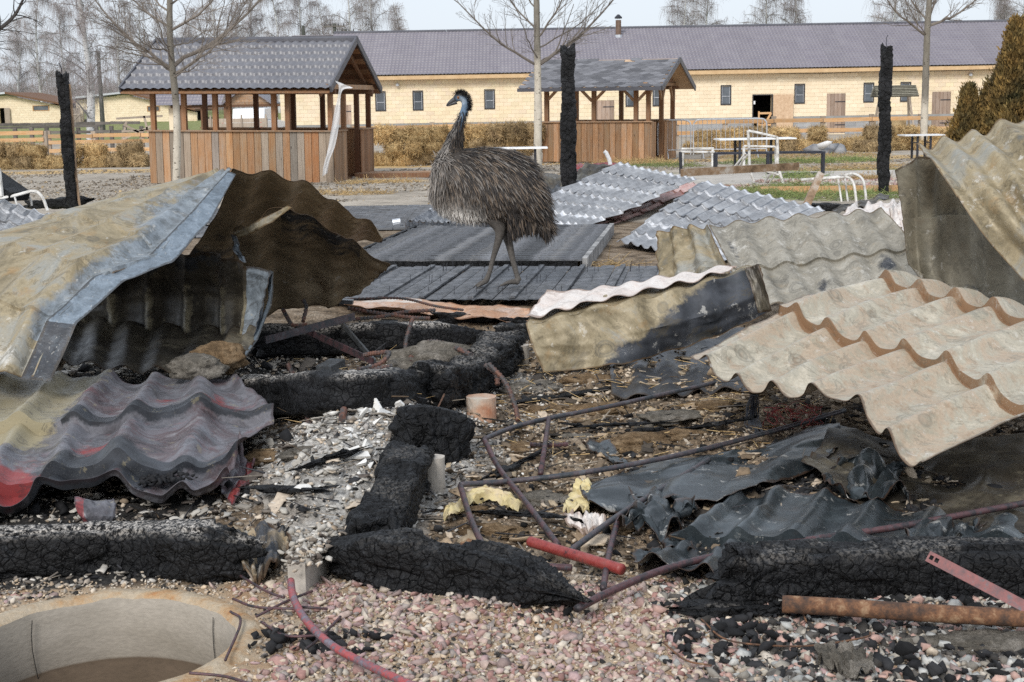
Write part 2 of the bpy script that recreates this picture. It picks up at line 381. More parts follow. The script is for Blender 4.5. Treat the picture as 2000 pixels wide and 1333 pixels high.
CONCO = simple('fire_reddened_concrete', [(.40, .16, .08), (.50, .32, .22), (.52, .47, .40)], 9, .9, bs=70)

# ============================================================ TERRAIN
WELL = G(195, 1262, .0); WELL_R = .40
def hgt(x, y):
    x = np.asarray(x, float); y = np.asarray(y, float)
    p = np.stack([x, y, 0*x], -1)
    z = np.zeros_like(x)
    burn = sstep(4.35, 4.9, y+.12*(fbm(p*2.2, 3, 9)-.5))*(1-sstep(10.6, 11.4, y))
    def gs(cx, cy, sx, sy, a): return a*np.exp(-((x-cx)/sx)**2-((y-cy)/sy)**2)
    z = z+burn*(.05*(fbm(p*3.1, 4, 1)-.35)+.07*(fbm(p*9, 4, 2)-.5)+.035*(fbm(p*28, 3, 5)-.5))
    z = z+gs(-.66, 6.4, .36, .7, .26)+gs(-.5, 7.2, .3, .35, .10)+gs(-.75, 5.5, .28, .35, .10)+gs(.9, 8.2, .9, .9, .06)+gs(-1.5, 8.2, .5, .5, .05)
    z = z+gs(.2, 4.35, 1.6, .28, .03)+.012*(fbm(p*6, 3, 4)-.5)*(1-burn)*(y < 14)
    yard = sstep(19, 23, y)*(1-sstep(60, 80, y)); z = z+yard*.06*(fbm(p*.8, 4, 12)-.5)+yard*.02*(fbm(p*4, 3, 13)-.5)
    z = z+1.25*sstep(95, 170, y)*(1-sstep(600, 900, y))-.35*sstep(55, 68, y)*(1-sstep(88, 110, y))
    d = np.hypot(x-WELL[0], y-WELL[1]); z = np.where(d < WELL_R+.16, z*sstep(WELL_R+.02, WELL_R+.16, d), z)
    return z
_gx = np.arange(-4, 4.01, .02); _gy = np.arange(2.5, 12.5, .02); _H = hgt(*np.meshgrid(_gx, _gy))
def gr(x, y):
    if -3.95 < x < 3.95 and 2.55 < y < 12.4:
        i, j = (x+4)/.02, (y-2.5)/.02; a, b = int(i), int(j); i -= a; j -= b
        return float((_H[b, a]*(1-i)+_H[b, a+1]*i)*(1-j)+(_H[b+1, a]*(1-i)+_H[b+1, a+1]*i)*j)
    return float(hgt(np.array([x]), np.array([y]))[0])
def GG(px, py, dz=0):
    z = 0
    for _ in range(4): g = G(px, py, z+dz); z = gr(g[0], g[1])
    return A(g[0], g[1], z+dz)
def spaced(*segs):
    r = []
    for a, b, s in segs: r.append(np.arange(a, b-1e-6, s))
    return np.concatenate(r)
def grow_to(a, b, s0, k):
    r = [a]; s = s0
    while r[-1] < b: r.append(r[-1]+s); s *= k
    return np.array(r)
xs = np.concatenate([-grow_to(2.8, 900, .06, 1.12)[::-1], np.arange(-2.775, 2.79, .025), grow_to(2.8, 900, .06, 1.12)])
ys = np.concatenate([-grow_to(-2.6, 40, .15, 1.3)[::-1], np.arange(2.75, 8.6, .025), np.arange(8.6, 14, .05), np.arange(14, 40, .16), grow_to(40, 1500, .3, 1.1)])
X, Y = np.meshgrid(xs, ys); Z = hgt(X, Y)
V = np.stack([X, Y, Z], -1).reshape(-1, 3); F = gridF(len(xs), len(ys))
cen = V[F].mean(1); keep = np.hypot(cen[:, 0]-WELL[0], cen[:, 1]-WELL[1]) > WELL_R+.035; F = F[keep]
x_, y_ = V[:, 0], V[:, 1]; pn = np.stack([x_, y_, 0*x_], -1); nz = fbm(pn*1.6, 4, 21)-.5; nz2 = fbm(pn*.35, 4, 22)-.5
burn = sstep(4.45, 4.75, y_+.5*nz)*(1-sstep(17.5, 20.5, y_+2*nz+4*nz2*0))
sand = np.maximum(np.exp(-(np.clip(np.hypot(x_-WELL[0], y_-WELL[1])-WELL_R, 0, 9)/.16)**2), .75*(y_ < 4.6))*(y_ < 5)
grass = sstep(84, 92, y_)+np.exp(-((y_-21.6-.3*nz)/.55)**2)*.8*(x_ < 0)+np.exp(-((y_-27)/4.5)**2)*(x_ > 4.5)*(.35+1.0*nz)*1.2
grass = grass+np.exp(-((y_-31)/1.2)**2)*(x_ > 1.5)*.5
strawm = np.exp(-((y_-37.6)/1.1)**2)*.9+np.clip(nz2*3.2-.25, 0, 1)*sstep(22, 24, y_)*(1-sstep(45, 60, y_))*.6+np.exp(-((y_-30)/1.5)**2)*np.exp(-((x_+1.8)/1.5)**2)*.5
MS = np.stack([np.clip(burn, 0, 1), np.clip(np.maximum(grass, 0), 0, 1), np.clip(strawm, 0, 1)], 1); heap = np.clip(1.15*np.exp(-((x_+.62)/.55)**2-((y_-6.2)/1.3)**2)+.7*np.exp(-((x_+.2)/.5)**2-((y_-8.0)/.35)**2), 0, 1); char_shade = sstep(.35, .8, x_-.25*(5.6-y_))*sstep(4.5, 4.7, y_)*(1-sstep(5.7, 6.1, y_))+sstep(-1.0, -1.4, x_)*sstep(4.5, 4.7, y_)*(1-sstep(9, 10, y_))+np.exp(-((y_-7.9)/.5)**2)*(x_ < .2)*.8; CL = np.stack([sand, heap, np.clip(char_shade, 0, 1)], 1)  # black mask: char, and gap shadow beneath the sheets painted into the ground
t = NT('mixed_ground')
dirt = t.ramp(t.noise(1.4, 7, .65), [(.3, (.27, .235, .19)), (.5, (.41, .36, .295)), (.7, (.49, .44, .37))])
dn = t.noise(5, 7, .75, t.mapv((.5, 1, 1))); dirt = t.mix(.75, dirt, t.ramp(dn, [(.38, .40), (.5, 1)]), 'MULTIPLY')
ash = t.ramp(t.noise(5, 8, .72), [(.3, (.04, .03, .022)), (.42, (.16, .115, .072)), (.52, (.31, .23, .155)), (.64, (.44, .36, .27)), (.76, (.50, .46, .40))])
af = t.noise(55, 5, .7); ash = t.mix(.85, ash, t.ramp(af, [(.36, .18), (.6, 1)]), 'MULTIPLY')
grs = t.ramp(t.noise(3, 6, .7), [(.3, (.13, .16, .05)), (.5, (.20, .22, .08)), (.7, (.36, .33, .17))])
stw = t.ramp(t.noise(14, 5, .7), [(.3, (.30, .20, .09)), (.6, (.60, .42, .20))])
snd = t.ramp(t.noise(9, 6, .7), [(.3, (.34, .19, .10)), (.5, (.40, .30, .20)), (.75, (.46, .40, .32))])
ms = t.sep(t.attr('msk')); br = t.noise(2.5, 6, .7)
def thr(f, lo, hi, s_=.9): return t.ramp(t.math('ADD', f, t.math('MULTIPLY', t.math('SUBTRACT', br, .5), s_)), [(lo, 0), (hi, 1)])
c = t.mix(thr(ms[1], .35, .6), dirt, grs); c = t.mix(thr(ms[2], .35, .6), c, stw); c = t.mix(thr(ms[0], .4, .6, .4), c, ash)
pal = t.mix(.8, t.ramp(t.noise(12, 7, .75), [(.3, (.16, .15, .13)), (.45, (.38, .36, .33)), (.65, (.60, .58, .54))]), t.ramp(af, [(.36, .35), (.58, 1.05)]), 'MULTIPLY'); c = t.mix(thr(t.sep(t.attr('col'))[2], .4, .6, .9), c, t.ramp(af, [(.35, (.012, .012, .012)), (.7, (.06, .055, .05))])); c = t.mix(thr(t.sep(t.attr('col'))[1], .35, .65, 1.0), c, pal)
c = t.mix(thr(t.sep(t.attr('col'))[0], .3, .7, .5), c, snd)
GROUND = t.out(c, .92, 0, t.math('ADD', af, dn), .7, .02, .25)
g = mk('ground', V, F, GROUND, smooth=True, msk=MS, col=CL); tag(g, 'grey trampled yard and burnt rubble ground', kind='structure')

# ============================================================ BUILDING HELPERS (local frames: x along, y depth, z up)
def block_mesh(nm, w_, h_, d=.10):
    return mesh_of(nm, *bbox(.0035, w_-.0035, 0, d, .0035, h_-.0035, .004))
def tile_mesh(nm, width, length, pitch=.19, row=.35, amp=.024, step=.032, per=6, m=None):
    nx = int(round(width/pitch))*per+1; xs_ = np.linspace(0, width, nx); w_ = amp*(np.abs(np.cos(np.pi*xs_/pitch))**1.4)
    rws = []; n = int(math.ceil(length/row-1e-6))
    for i in range(n):
        a = i*row; b = min((i+1)*row, length)
        for f in (0, .5, .999): rws.append((a+(b-a)*f, step*(1-f)))
    V = [(x, y, w_[k]+z+.006*0) for y, z in rws for k, x in enumerate(xs_)]
    me = mesh_of(nm, V, gridF(nx, len(rws)), smooth=False); me.materials.append(m); return me
def block_wall(parent, x0, x1, z0, z1, y, holes, m, bw=.4, bh=.2, cap=300, name='block', px_focus=None, top=None, back=None, th=.2):
    """one mortar wall and the blocks laid in front of it, courses staggered; holes = (x0,x1,z0,z1)"""
    me = block_mesh(name, bw, bh); me.materials.append(m); half = {}
    rows = int(round((z1-z0)/bh)); bl = []
    for r in range(rows):
        xx = x0-(bw/2 if r % 2 else 0)
        while xx < x1-.01:
            a, b = max(xx, x0), min(xx+bw, x1); zz = z0+r*bh
            segs = [(a, b)]
            for h in holes:
                if zz+bh*.6 > h[2] and zz+bh*.4 < h[3]:
                    ns = []
                    for s in segs:
                        if h[1] <= s[0] or h[0] >= s[1]: ns.append(s); continue
                        if s[0] < h[0]: ns.append((s[0], h[0]))
                        if s[1] > h[1]: ns.append((h[1], s[1]))
                    segs = ns
            for s in segs:
                if s[1]-s[0] > .03 and (top is None or top((s[0]+s[1])/2) > zz+bh*.7): bl.append((s[0], s[1], zz))
            xx += bw
    f = px_focus if px_focus is not None else (x0+x1)/2
    bl.sort(key=lambda s: abs((s[0]+s[1])/2-f)+.6*abs(s[2]-1.5))
    for a, b, zz in bl[:cap]: inst(name, me, parent, (a, y-random.uniform(0, .006), zz), scale=((b-a)/bw, 1, bh/.2*1.0 if bh != .2 else 1))
    if len(bl) > cap:
        mb = MB()
        for a, b, zz in bl[cap:]:
            k = random.uniform(.93, 1.05); mb.add(bbox(a+.0035, b-.0035, y-random.uniform(0, .006), y+.1, zz+.0035, zz+bh-.0035, .004), (k, k*random.uniform(.97, 1.01), k*random.uniform(.93, 1.0)))
        o = mb.build(name, m, parent, local=True); o['kind'] = 'stuff'
def wall_slab(parent, x0, x1, z0, z1, y0, y1, holes, m, name='wall', top=None):
    cx = sorted(set([x0, x1]+[h[0] for h in holes]+[h[1] for h in holes])); mb = MB()
    for a, b in zip(cx[:-1], cx[1:]):
        hs = sorted([(h[2], h[3]) for h in holes if h[0] <= a+1e-6 and h[1] >= b-1e-6]); z = z0; zt = z1 if top is None else min(top(a), top(b))
        for h in hs:
            if h[0] > z+.01: mb.add(box(a, b, y0, y1, z, h[0]))
            z = h[1]
        if z < zt-.01: mb.add(box(a, b, y0, y1, z, zt))
    return mb.build(name, m, parent, local=True)
def window(parent, x, z, w_, h_, y, m=None, bars=1, cat='window'):
    m = m or BLACKF; mb = MB(); f = .06
    for b in ((x, x+f, z, z+h_), (x+w_-f, x+w_, z, z+h_), (x+f, x+w_-f, z, z+f), (x+f, x+w_-f, z+h_-f, z+h_)): mb.add(box(b[0], b[1], y-.03, y+.09, b[2], b[3]))
    o = mb.build('window', m, parent, local=True)
    gl = mk('pane', *box(x+f, x+w_-f, y+.035, y+.05, z+f, z+h_-f), GLASS, o, local=True)
    mb = MB()
    for k in range(bars): zz = z+h_*(.42+.2*k); mb.add(box(x+f+.002, x+w_-f-.002, y+.005, y+.033, zz, zz+.03))
    mb.add(box(x+f+.004, x+f+.03, y+.007, y+.034, z+f+.002, z+h_-f-.002)); mb.add(box(x+w_-f-.03, x+w_-f-.004, y+.007, y+.034, z+f+.002, z+h_-f-.002))
    mb.build('mullion', GALV if bars else m, o, local=True); return o
def plank_door(parent, x, z, w_, h_, y, m=None, lab=None, n=5):
    o = mk('door', *box(x+.01, x+w_-.01, y+.02, y+.05, z+.01, z+h_-.01), WOOD_D, parent, local=True)
    for k in range(n):
        a = x+w_*k/n; c = random.uniform(.8, 1.15); p = mk('plank', *bbox(a+.006, a+w_/n-.006, y-.005, y+.02, z, z+h_, .004), m or DOORW, o, local=True, col=[(c, c, c)]*12)
    for zz in (.2, .78): mk('hinge', *box(x+w_*.45, x+w_, y-.015, y-.007, z+h_*zz, z+h_*zz+.05), DARKM, o, local=True)
    if lab: o['label'] = lab
    return o

# ============================================================ LONG BARN
BY = 75.0
barn = empty('barn', (0, BY, 0), 'long cream block barn with a violet grey metal tile roof spanning the background', 'barn')
kx = BY/FPX
def bx(px): return (px-1000)*kx
def bz(px, py): return P(px, py, BY)[2]
Z0 = -.35; ZF = .6; ZE = 3.2
XL, XR = bx(562), 40.0
wins = [755, 827, 965, 1237, 1289, 1420, 1562, 1695, 1766, 1960, 2060]
doors = [(1165, 1205), (1615, 1651), (1818, 1854), (664, 698)]
holes = []
for p in wins: a = bx(p-10); zt = 2.28; holes.append((a, a+.55, zt-1.02, zt))
W0 = len(holes)
for a, b in doors: holes.append((bx(a), bx(b), -.3, 1.68 if a < 1500 else 1.75))
holes.append((bx(1473), bx(1509), -.3, 1.72))
wall_slab(barn, XL, XR, Z0, ZE, .012, .35, holes, MORT)
block_wall(barn, XL, XR, ZF+.0, ZE-.2, 0, holes, CREAM, px_focus=bx(1480))
block_wall(barn, XL, XR, Z0, ZF-.15, 0, holes, GREYB, name='foundation_block', cap=120, px_focus=bx(1450))
mk('ledge', *box(XL, XR, -.02, .1, ZF-.148, ZF-.002), MORTG, barn, local=True)
mk('barn_interior', *box(XL+.05, XR-.05, 4, 4.1, Z0, ZE), INTER, barn, local=True)
for h in holes[:W0]: window(barn, h[0], h[2], h[1]-h[0], h[3]-h[2], .0)
for i, h in enumerate(holes[W0:W0+4]): plank_door(barn, h[0], h[2], h[1]-h[0], h[3]-h[2], .02)
h = holes[-1]
f_ = MB(); f_.add(box(h[0]-.05, h[0], -.03, .12, h[2], h[3]+.05)); f_.add(box(h[1], h[1]+.05, -.03, .12, h[2], h[3]+.05)); f_.add(box(h[0], h[1], -.03, .12, h[3], h[3]+.05)); f_.build('door_frame', BLACKF, barn, local=True)
mk('white_notice', *box(h[0]+.01, h[0]+.1, -.04, -.032, h[3]-.45, h[3]-.28), WHITEP, barn, local=True)
osb = mk('open_door_leaf', *bbox(h[1]+.06, h[1]+1.1, -.12, -.05, h[2]+.05, h[3]+.03), OSB, barn, local=True); osb['label'] = 'open chipboard door leaf'
hg = MB()
for z_ in (-.2, .15, .5, .75): hg.add(box(h[0]+.32, h[1]-.02, -.02, .02, z_, z_+.1))
hg.add(box(h[0]+.26, h[0]+.34, -.03, .03, -.25, .9)); hg.add(bar((h[0]+.34, -.035, -.2), (h[1]-.04, -.035, .8), .03, .1)); hg.build('half_gate', WOOD_O, barn, local=True)
# roof in sheets about a metre wide
rise = 2.42; run = 5.6; SL = math.hypot(rise, run); ang = math.atan2(rise, run)
tm = tile_mesh('roof_sheet', 1.14, SL, m=ROOFM, per=4)
nsh = int((XR-bx(648)+1)/1.14)
for i in range(nsh): inst('roof_sheet', tm, barn, (bx(648)+i*1.14, -.55, ZE-.14+random.uniform(0, .006)), (ang, 0, 0))
mk('rear_roof_slope', [(XL, 5.05, ZE+rise-.2), (XR, 5.05, ZE+rise-.2), (XR, 11, ZE-.3), (XL, 11, ZE-.3)], [(0, 1, 2, 3)], ROOFM, barn, local=True, solid=.03)
mb = MB()
for i in range(16):
    a = bx(648)+i*3.1; mb.add(tube([(a, 5.06, ZE+rise-.10), (a+3.08, 5.06, ZE+rise-.10)], .09, 8))
mb.build('ridge_cap', ROOFD, barn, local=True)
mk('fascia', *box(XL, XR, -.50, -.46, ZE-.36, ZE-.17), simple('eave_board', [(.5, .33, .17), (.62, .44, .25)], 3), barn, local=True)
mk('soffit', *box(XL, XR, -.455, .10, ZE-.22, ZE-.19), MORT, barn, local=True)
# stove pipe
cx = bx(1225); yy = 3.9; zb = ZE-.14+(yy+.55)*math.tan(ang)
ch = mk('chimney', *tube([(cx, yy, zb-.1), (cx, yy, zb+.9)], .15, 10), simple('rusty_stovepipe', [(.09, .05, .03), (.16, .11, .08)], 4, .7), barn, local=True)
mk('cap', *tube([(cx, yy, zb+.98), (cx, yy, zb+1.06), (cx, yy, zb+1.2)], [.2, .2, .05], 10), DARKM, ch, local=True)
mk('collar', *tube([(cx, yy, zb-.15), (cx, yy, zb+.12)], .2, 10), GALV, ch, local=True)
for p in (789, 1889):
    x = bx(p); o = mk('wall_lamp', *tube([(x, -.14, 2.52), (x, -.14, 2.62), (x, -.14, 2.72)], [.09, .1, .03], 8), GALV, barn, local=True)
    mk('bracket', *box(x-.02, x+.02, -.12, .0, 2.68, 2.71), GALV, o, local=True)
cab = catmull([(bx(1500), -.02, 2.86), (bx(1600), -.02, 2.78), (bx(1700), -.02, 2.84), (bx(1800), -.02, 2.80), (bx(1990), -.02, 2.86)], 30)
mk('wall_cable', *tube(cab, .012, 4), BLACKF, barn, local=True)

# ============================================================ LEFT SHEDS
SY = 126.0
def shed(name, lab, pxl, pxr, roofpts, wins_, drs, group=None):
    k = SY/FPX; X_ = lambda p: (p-1000)*k
    e = empty(name, (0, SY, 0), lab, 'shed', group)
    pts = [(X_(a), P(a, b, SY)[2]) for a, b in roofpts]
    def top(x): return float(np.interp(x, [q[0] for q in pts], [q[1] for q in pts]))-.25
    hs = [(X_(a), X_(b), P(a, d, SY)[2], P(a, c_, SY)[2]) for a, b, c_, d in wins_+drs]
    zg = -.2; x0, x1 = X_(pxl), X_(pxr)
    mb = MB(); cx = sorted(set([x0, x1]+[q for h in hs for q in h[:2]]+[q[0] for q in pts if x0 < q[0] < x1]))
    for a, b in zip(cx[:-1], cx[1:]):
        z = zg
        for h in sorted([h for h in hs if h[0] <= a+1e-6 and h[1] >= b-1e-6], key=lambda q: q[2]):
            if h[2] > z+.02: mb.add(box(a, b, .012, .3, z, h[2]))
            z = max(z, h[3])
        ta, tb = top(a), top(b)
        mb.add(([(a, .012, z), (b, .012, z), (b, .3, z), (a, .3, z), (a, .012, ta), (b, .012, tb), (b, .3, tb), (a, .3, ta)], BF))
    mb.build('wall', MORT, e, local=True)
    block_wall(e, x0, x1, zg, 4.4, 0, hs, CREAM, top=top, cap=300, px_focus=X_(100) if pxl < 50 else X_(250))
    mk('rear_wall', *box(x0, x1, 3.5, 3.6, zg, 2.2), INTER, e, local=True)
    for h in hs[:len(wins_)]:
        o = window(e, h[0], h[2], h[1]-h[0], h[3]-h[2], 0, WOOD_O, 0)
    for i, (p, q) in enumerate(zip(pts[:-1], pts[1:])):
        V = [(p[0], -.6, p[1]-.1), (q[0], -.6, q[1]-.1), (q[0], 9, q[1]-.1), (p[0], 9, p[1]-.1)]
        mk('roof', V+[(a, b, c_+.16) for a, b, c_ in V], BF, WOOD_D if i else GALV, e, local=True)
    return e, hs
e1, h1 = shed('small_shed', 'cream block shed with a slanted brown roof at the far left edge', -60, 152, [(-70, 192), (38, 181), (156, 205)], [(85, 117, 206, 217)], [(20, 31, 211, 248)])
mk('door_leaf', *bbox(h1[1][1]+.03, h1[1][1]+.5, -.2, -.14, -.1, h1[1][3]), WOOD_G, e1, local=True)
e2, h2 = shed('small_shed', 'cream block shed standing behind the white trunked birch', 169, 400, [(146, 193), (268, 180), (400, 214)], [(305, 330, 207, 218)], [(181, 191, 214, 249)])
k = SY/FPX; gx0, gx1 = (150-1000)*k, (180-1000)*k
gt = empty('shed_gate', (0, SY-.6, 0), 'grey plank gate with a Z brace between the two sheds', 'gate')
for i in range(7):
    a = gx0+(gx1-gx0)*i/7; mk('plank', *bbox(a+.01, a+(gx1-gx0)/7-.01, 0, .04, -.1, 1.75), WOOD_G, gt, local=True)
mk('brace', *bar((gx0+.1, -.03, .1), (gx1-.1, -.03, 1.2), .03, .12), WOOD_G, gt, local=True)
for z_ in (.1, 1.2): mk('rail', *bar((gx0, -.031, z_), (gx1, -.031, z_), .03, .12), WOOD_G, gt, local=True)

# ============================================================ MIDDLE SHELTER + CAR
k = 78/FPX
sh = empty('open_shelter', ((-578)*k, 78, 0), 'open timber shelter with plank gable seen through the left gazebo', 'shelter')
mb = MB()
for i in range(6): z_ = 1.72+i*.14; hw = 1.25-i*.2; mk('gable_board', *bbox(2.0+.0-hw+.15, 2.0+hw+.15, 0, .03, z_, z_+.13), WOOD, sh, local=True)
for x in (-1.6, -.4, .85, 3.6, 4.6, 5.4): mk('post', *box(x, x+.16, 0, .16, -.2, 1.75), WOOD_D, sh, local=True)
mk('beam', *box(-2, 5.8, -.05, .0, 1.6, 1.72), WOOD_D, sh, local=True)
tm2 = tile_mesh('roof_sheet', .95, 1.7, m=ROOFM)
for i in range(4): inst('roof_sheet', tm2, sh, (-3.0+i*.95, -.3, 1.72), (math.radians(28), 0, 0))
mk('roof_gable_slope', [(.8, -.3, 1.75), (2.15, -.3, 2.7), (2.15, 3, 2.7), (.8, 3, 1.75)], [(0, 1, 2, 3)], ROOFM, sh, local=True, solid=.05)
mk('roof_gable_slope', [(3.5, -.3, 1.75), (2.15, -.3, 2.7), (2.15, 3, 2.7), (3.5, 3, 1.75)], [(0, 1, 2, 3)], ROOFM, sh, local=True, solid=.05)
mk('side_wall', *box(-2.2, -1.75, .3, .5, -.2, 1.7), CREAM, sh, local=True)
CARP = simple('white_car_paint', [(.72, .74, .76), (.8, .8, .8)], 1, .25)
cy_ = 68.0; cxw = (487-1000)*cy_/FPX
car = empty('parked_car', (cxw, cy_, -.1), 'white pickup with a red tail light parked behind the left gazebo', 'car', rot=(0, 0, math.radians(-8)))
def extr(prof, x0, x1, m, nm, par):   # side profile (y,z) pulled across x with a small inset at the ends
    n = len(prof); V = [(x0, y, z) for y, z in prof]+[(x1, y, z) for y, z in prof]
    F = [(i, (i+1) % n, n+(i+1) % n, n+i) for i in range(n)]+[tuple(range(n-1, -1, -1)), tuple(range(n, 2*n))]
    o = mk(nm, V, F, m, par, local=True); b = o.modifiers.new('bevel', 'BEVEL'); b.width = .04; b.segments = 2; return o
extr([(0, .45), (0, 1.02), (1.6, 1.05), (3.0, 1.05), (4.3, .95), (4.5, .5), (4.4, .4), (.1, .4)], -.92, .92, CARP, 'body', car)
extr([(.9, 1.05), (1.05, 1.62), (2.5, 1.65), (3.2, 1.07)], -.8, .8, CARP, 'cab', car)
mk('rear_window', [(-.7, .955, 1.15), (.7, .955, 1.15), (.64, 1.04, 1.53), (-.64, 1.04, 1.53)], [(0, 1, 2, 3)], GLASS, car, local=True, solid=.02)
for s in (-1, 1):
    mk('tail_light', *box(s*.93-.07, s*.93+.02, -.02, .12, .6, .98), simple('red_lamp', [(.55, .02, .03), (.65, .03, .04)], 2, .3), car, local=True)
    for y in (.9, 3.6):
        wz = mk('wheel', *tube([(s*.95, y, .35), (s*.72, y, .35)], .35, 20), BLACKF, car, local=True); mk('rim', *tube([(s*.955, y, .35), (s*.9, y, .35)], .2, 14), GALV, wz, local=True)
mk('bumper', *box(-.9, .9, -.12, -.01, .4, .55), GALV, car, local=True)
mk('tailgate_panel', *box(-.8, .8, -.03, -.002, .6, .96), simple('pale_green_panel', [(.42, .46, .42), (.5, .54, .5)], 3, .5), car, local=True)
cart = empty('board_cart', (cxw+.5, cy_-3, 0), 'grey plank sided cart standing in front of the white pickup', 'cart')
for i in range(3): mk('side_board', *bbox(-1.5, 1.2, 0, .04, .5+i*.2, .69+i*.2), WOOD_G, cart, local=True)
for x in (-1.4, 0, 1.1): mk('stake', *box(x, x+.07, -.05, 0, .3, 1.25), WOOD_G, cart, local=True)
for x in (-.9, .7): mk('wheel', *tube([(x, -.1, .25), (x, .1, .25)], .25, 14), BLACKF, cart, local=True)

# ============================================================ GAZEBOS
def loc_box(nm, par, a, m, col=None): return mk(nm, *box(*a), m, par, local=True, col=None if col is None else [col]*8)
def planks_x(par, x0, x1, y, z0, z1, n, cols, face=-1, m=WOOD):
    w_ = (x1-x0)/n
    for i in range(n):
        c = cols[i % len(cols)] if cols else (1, 1, 1); dz = random.uniform(-.012, .004)
        mk('plank', *bbox(x0+i*w_+.004, x0+(i+1)*w_-.004, y+random.uniform(-.004, .004), y+.025, z0+dz, z1, .003), (WOOD_G if (c[2] > .88*c[0] and c[0] < .98) else m), par, local=True, col=[c]*12)
def planks_y(par, y0, y1, x, z0, z1, n, cols, m=WOOD):
    w_ = (y1-y0)/n
    for i in range(n):
        c = cols[i % len(cols)]; j = random.uniform(0, .006)
        V, F = bbox(y0+i*w_+.003, y0+(i+1)*w_-.003, 0, .025, z0, z1, .003); V = [(x+.025-b+j, a, z) for a, b, z in V]
        mk('plank', V, [f[::-1] for f in F], m, par, local=True, col=[c]*12)
gz = empty('tiled_gazebo', (-7.7, 30.7, 0), 'wooden gazebo with a grey metal tile roof and mixed plank parapet', 'gazebo', rot=(0, math.radians(.9), math.radians(-10.4)))
g1 = [(1.05, .98, .9), (.9, .85, .8), (1.1, .98, .85), (.85, .83, .8), (.89, .87, .85), (.88, .84, .80), (1.0, .92, .82), (.95, .85, .75), (1.1, 1., .9), (.8, .82, .88), (1.25, 1.25, 1.25), (1.1, .98, .8), (1.05, .95, .8),
      (1.0, .95, .85), (1.05, .9, .75), (1.15, 1.15, 1.1), (.93, .92, .9), (1.05, .95, .8), (.9, .9, .9), (1.0, .9, .8), (.6, .63, .66), (.85, .85, .85), (1.25, 1.0, .8), (1.3, .98, .75), (.93, .9, .86), (.9, .85, .8)]
GW, GD, GH = 4.1, 3.0, 1.12
planks_x(gz, 0, GW, 0, 0.03, GH, 26, g1)
planks_y(gz, .03, .9, GW, .03, GH, 9, [(.8, .8, .8), (.95, .9, .85), (.85, .85, .85)])
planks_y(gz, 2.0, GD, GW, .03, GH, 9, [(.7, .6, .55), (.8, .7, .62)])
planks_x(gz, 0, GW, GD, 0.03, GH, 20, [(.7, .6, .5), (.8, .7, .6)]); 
for i in range(10): pass
loc_box('top_rail', gz, (-.04, GW+.06, -.05, .12, GH, GH+.03), WOOD); loc_box('top_rail', gz, (-.04, GW+.06, GD-.08, GD+.06, GH, GH+.03), WOOD)
loc_box('top_rail', gz, (GW-.1, GW+.06, .12, .9, GH+.001, GH+.031), WOOD); loc_box('top_rail', gz, (GW-.1, GW+.06, 2.0, GD-.08, GH+.001, GH+.031), WOOD)
loc_box('floor', gz, (0, GW, .03, GD, .02, .08), WOOD_D)
ZR1 = 1.9
for x, y in ((.05, .03), (.75, .03), (1.45, .03), (1.75, .03), (2.75, .03), (3.05, .03), (GW-.12, .03), (GW-.12, .95), (GW-.12, 1.95), (.05, GD-.12), (1.3, GD-.12), (2.2, GD-.12), (2.9, GD-.12), (GW-.12, GD-.12)):
    p = loc_box('post', gz, (x, x+.1, y, y+.1, .08, ZR1), WOOD_D if y > 1.5 else WOOD, (.75, .6, .5)); 
loc_box('eave_beam', gz, (-.3, GW+.05, .02, .14, ZR1, ZR1+.1), WOOD_D); loc_box('eave_beam', gz, (-.3, GW+.05, GD-.14, GD-.02, ZR1, ZR1+.1), WOOD_D)
loc_box('tie_beam', gz, (GW-.1, GW, -.3, GD+.3, ZR1+.1, ZR1+.2), WOOD)
RX0, RX1 = -.38, 4.2; RY0, RY1, RYM = -.45, 3.45, 1.5; ZEV, ZRG = 1.93, 3.0
sl_ = math.hypot(RYM-RY0, ZRG-ZEV); an = math.atan2(ZRG-ZEV, RYM-RY0)
tg = tile_mesh('roof_sheet', (RX1-RX0)/4, sl_, pitch=(RX1-RX0)/24, row=sl_/7, amp=.03, step=.042, per=8, m=ROOFG)
for i in range(4):
    inst('roof_sheet', tg, gz, (RX0+i*(RX1-RX0)/4, RY0, ZEV+.04+.002*(i % 2)), (an, 0, 0))
    inst('roof_sheet', tg, gz, (RX0+(i+1)*(RX1-RX0)/4, RY1, ZEV+.04+.002*(i % 2)), (an, 0, math.pi))
for s, ya in ((1, RY0), (-1, RY1)):
    for i in range(10):
        f0, f1 = i/10, (i+1)/10-.004; q = [(ya+(RYM-ya)*f, ZEV-.02+(ZRG-ZEV)*f) for f in (f0, f1)]
        V = [(x, y, z) for x in (RX0, RX1-.02) for y, z in q]; V += [(a, b, c+.025) for a, b, c in V]
        mk('roof_board', V, [(0, 1, 3, 2), (4, 6, 7, 5), (0, 4, 5, 1), (2, 3, 7, 6), (0, 2, 6, 4), (1, 5, 7, 3)], WOOD_D if i % 2 else WOOD, gz, local=True, col=[(.6, .5, .42)]*8)
    mk('verge_trim', *bar((RX1+.01, ya, ZEV+.06), (RX1+.01, RYM, ZRG+.06), .04, .14), ROOFD, gz, local=True)
    mk('verge_trim', *bar((RX0-.01, ya, ZEV+.06), (RX0-.01, RYM, ZRG+.06), .04, .14), ROOFD, gz, local=True)
    mk('rafter', *bar((RX1-.25, ya+.1, ZEV-.03), (RX1-.25, RYM, ZRG-.1), .06, .12), WOOD_D, gz, local=True)
mk('ridge_cap', *tube([(RX0-.02, RYM, ZRG+.06), (RX1+.02, RYM, ZRG+.06)], .085, 8), ROOFD, gz, local=True)
mk('door_leaf', *bar((GW-.06, 1.0, .6), (GW-.4, 1.4, .6), .04, 1.0), WOOD_D, gz, local=True)
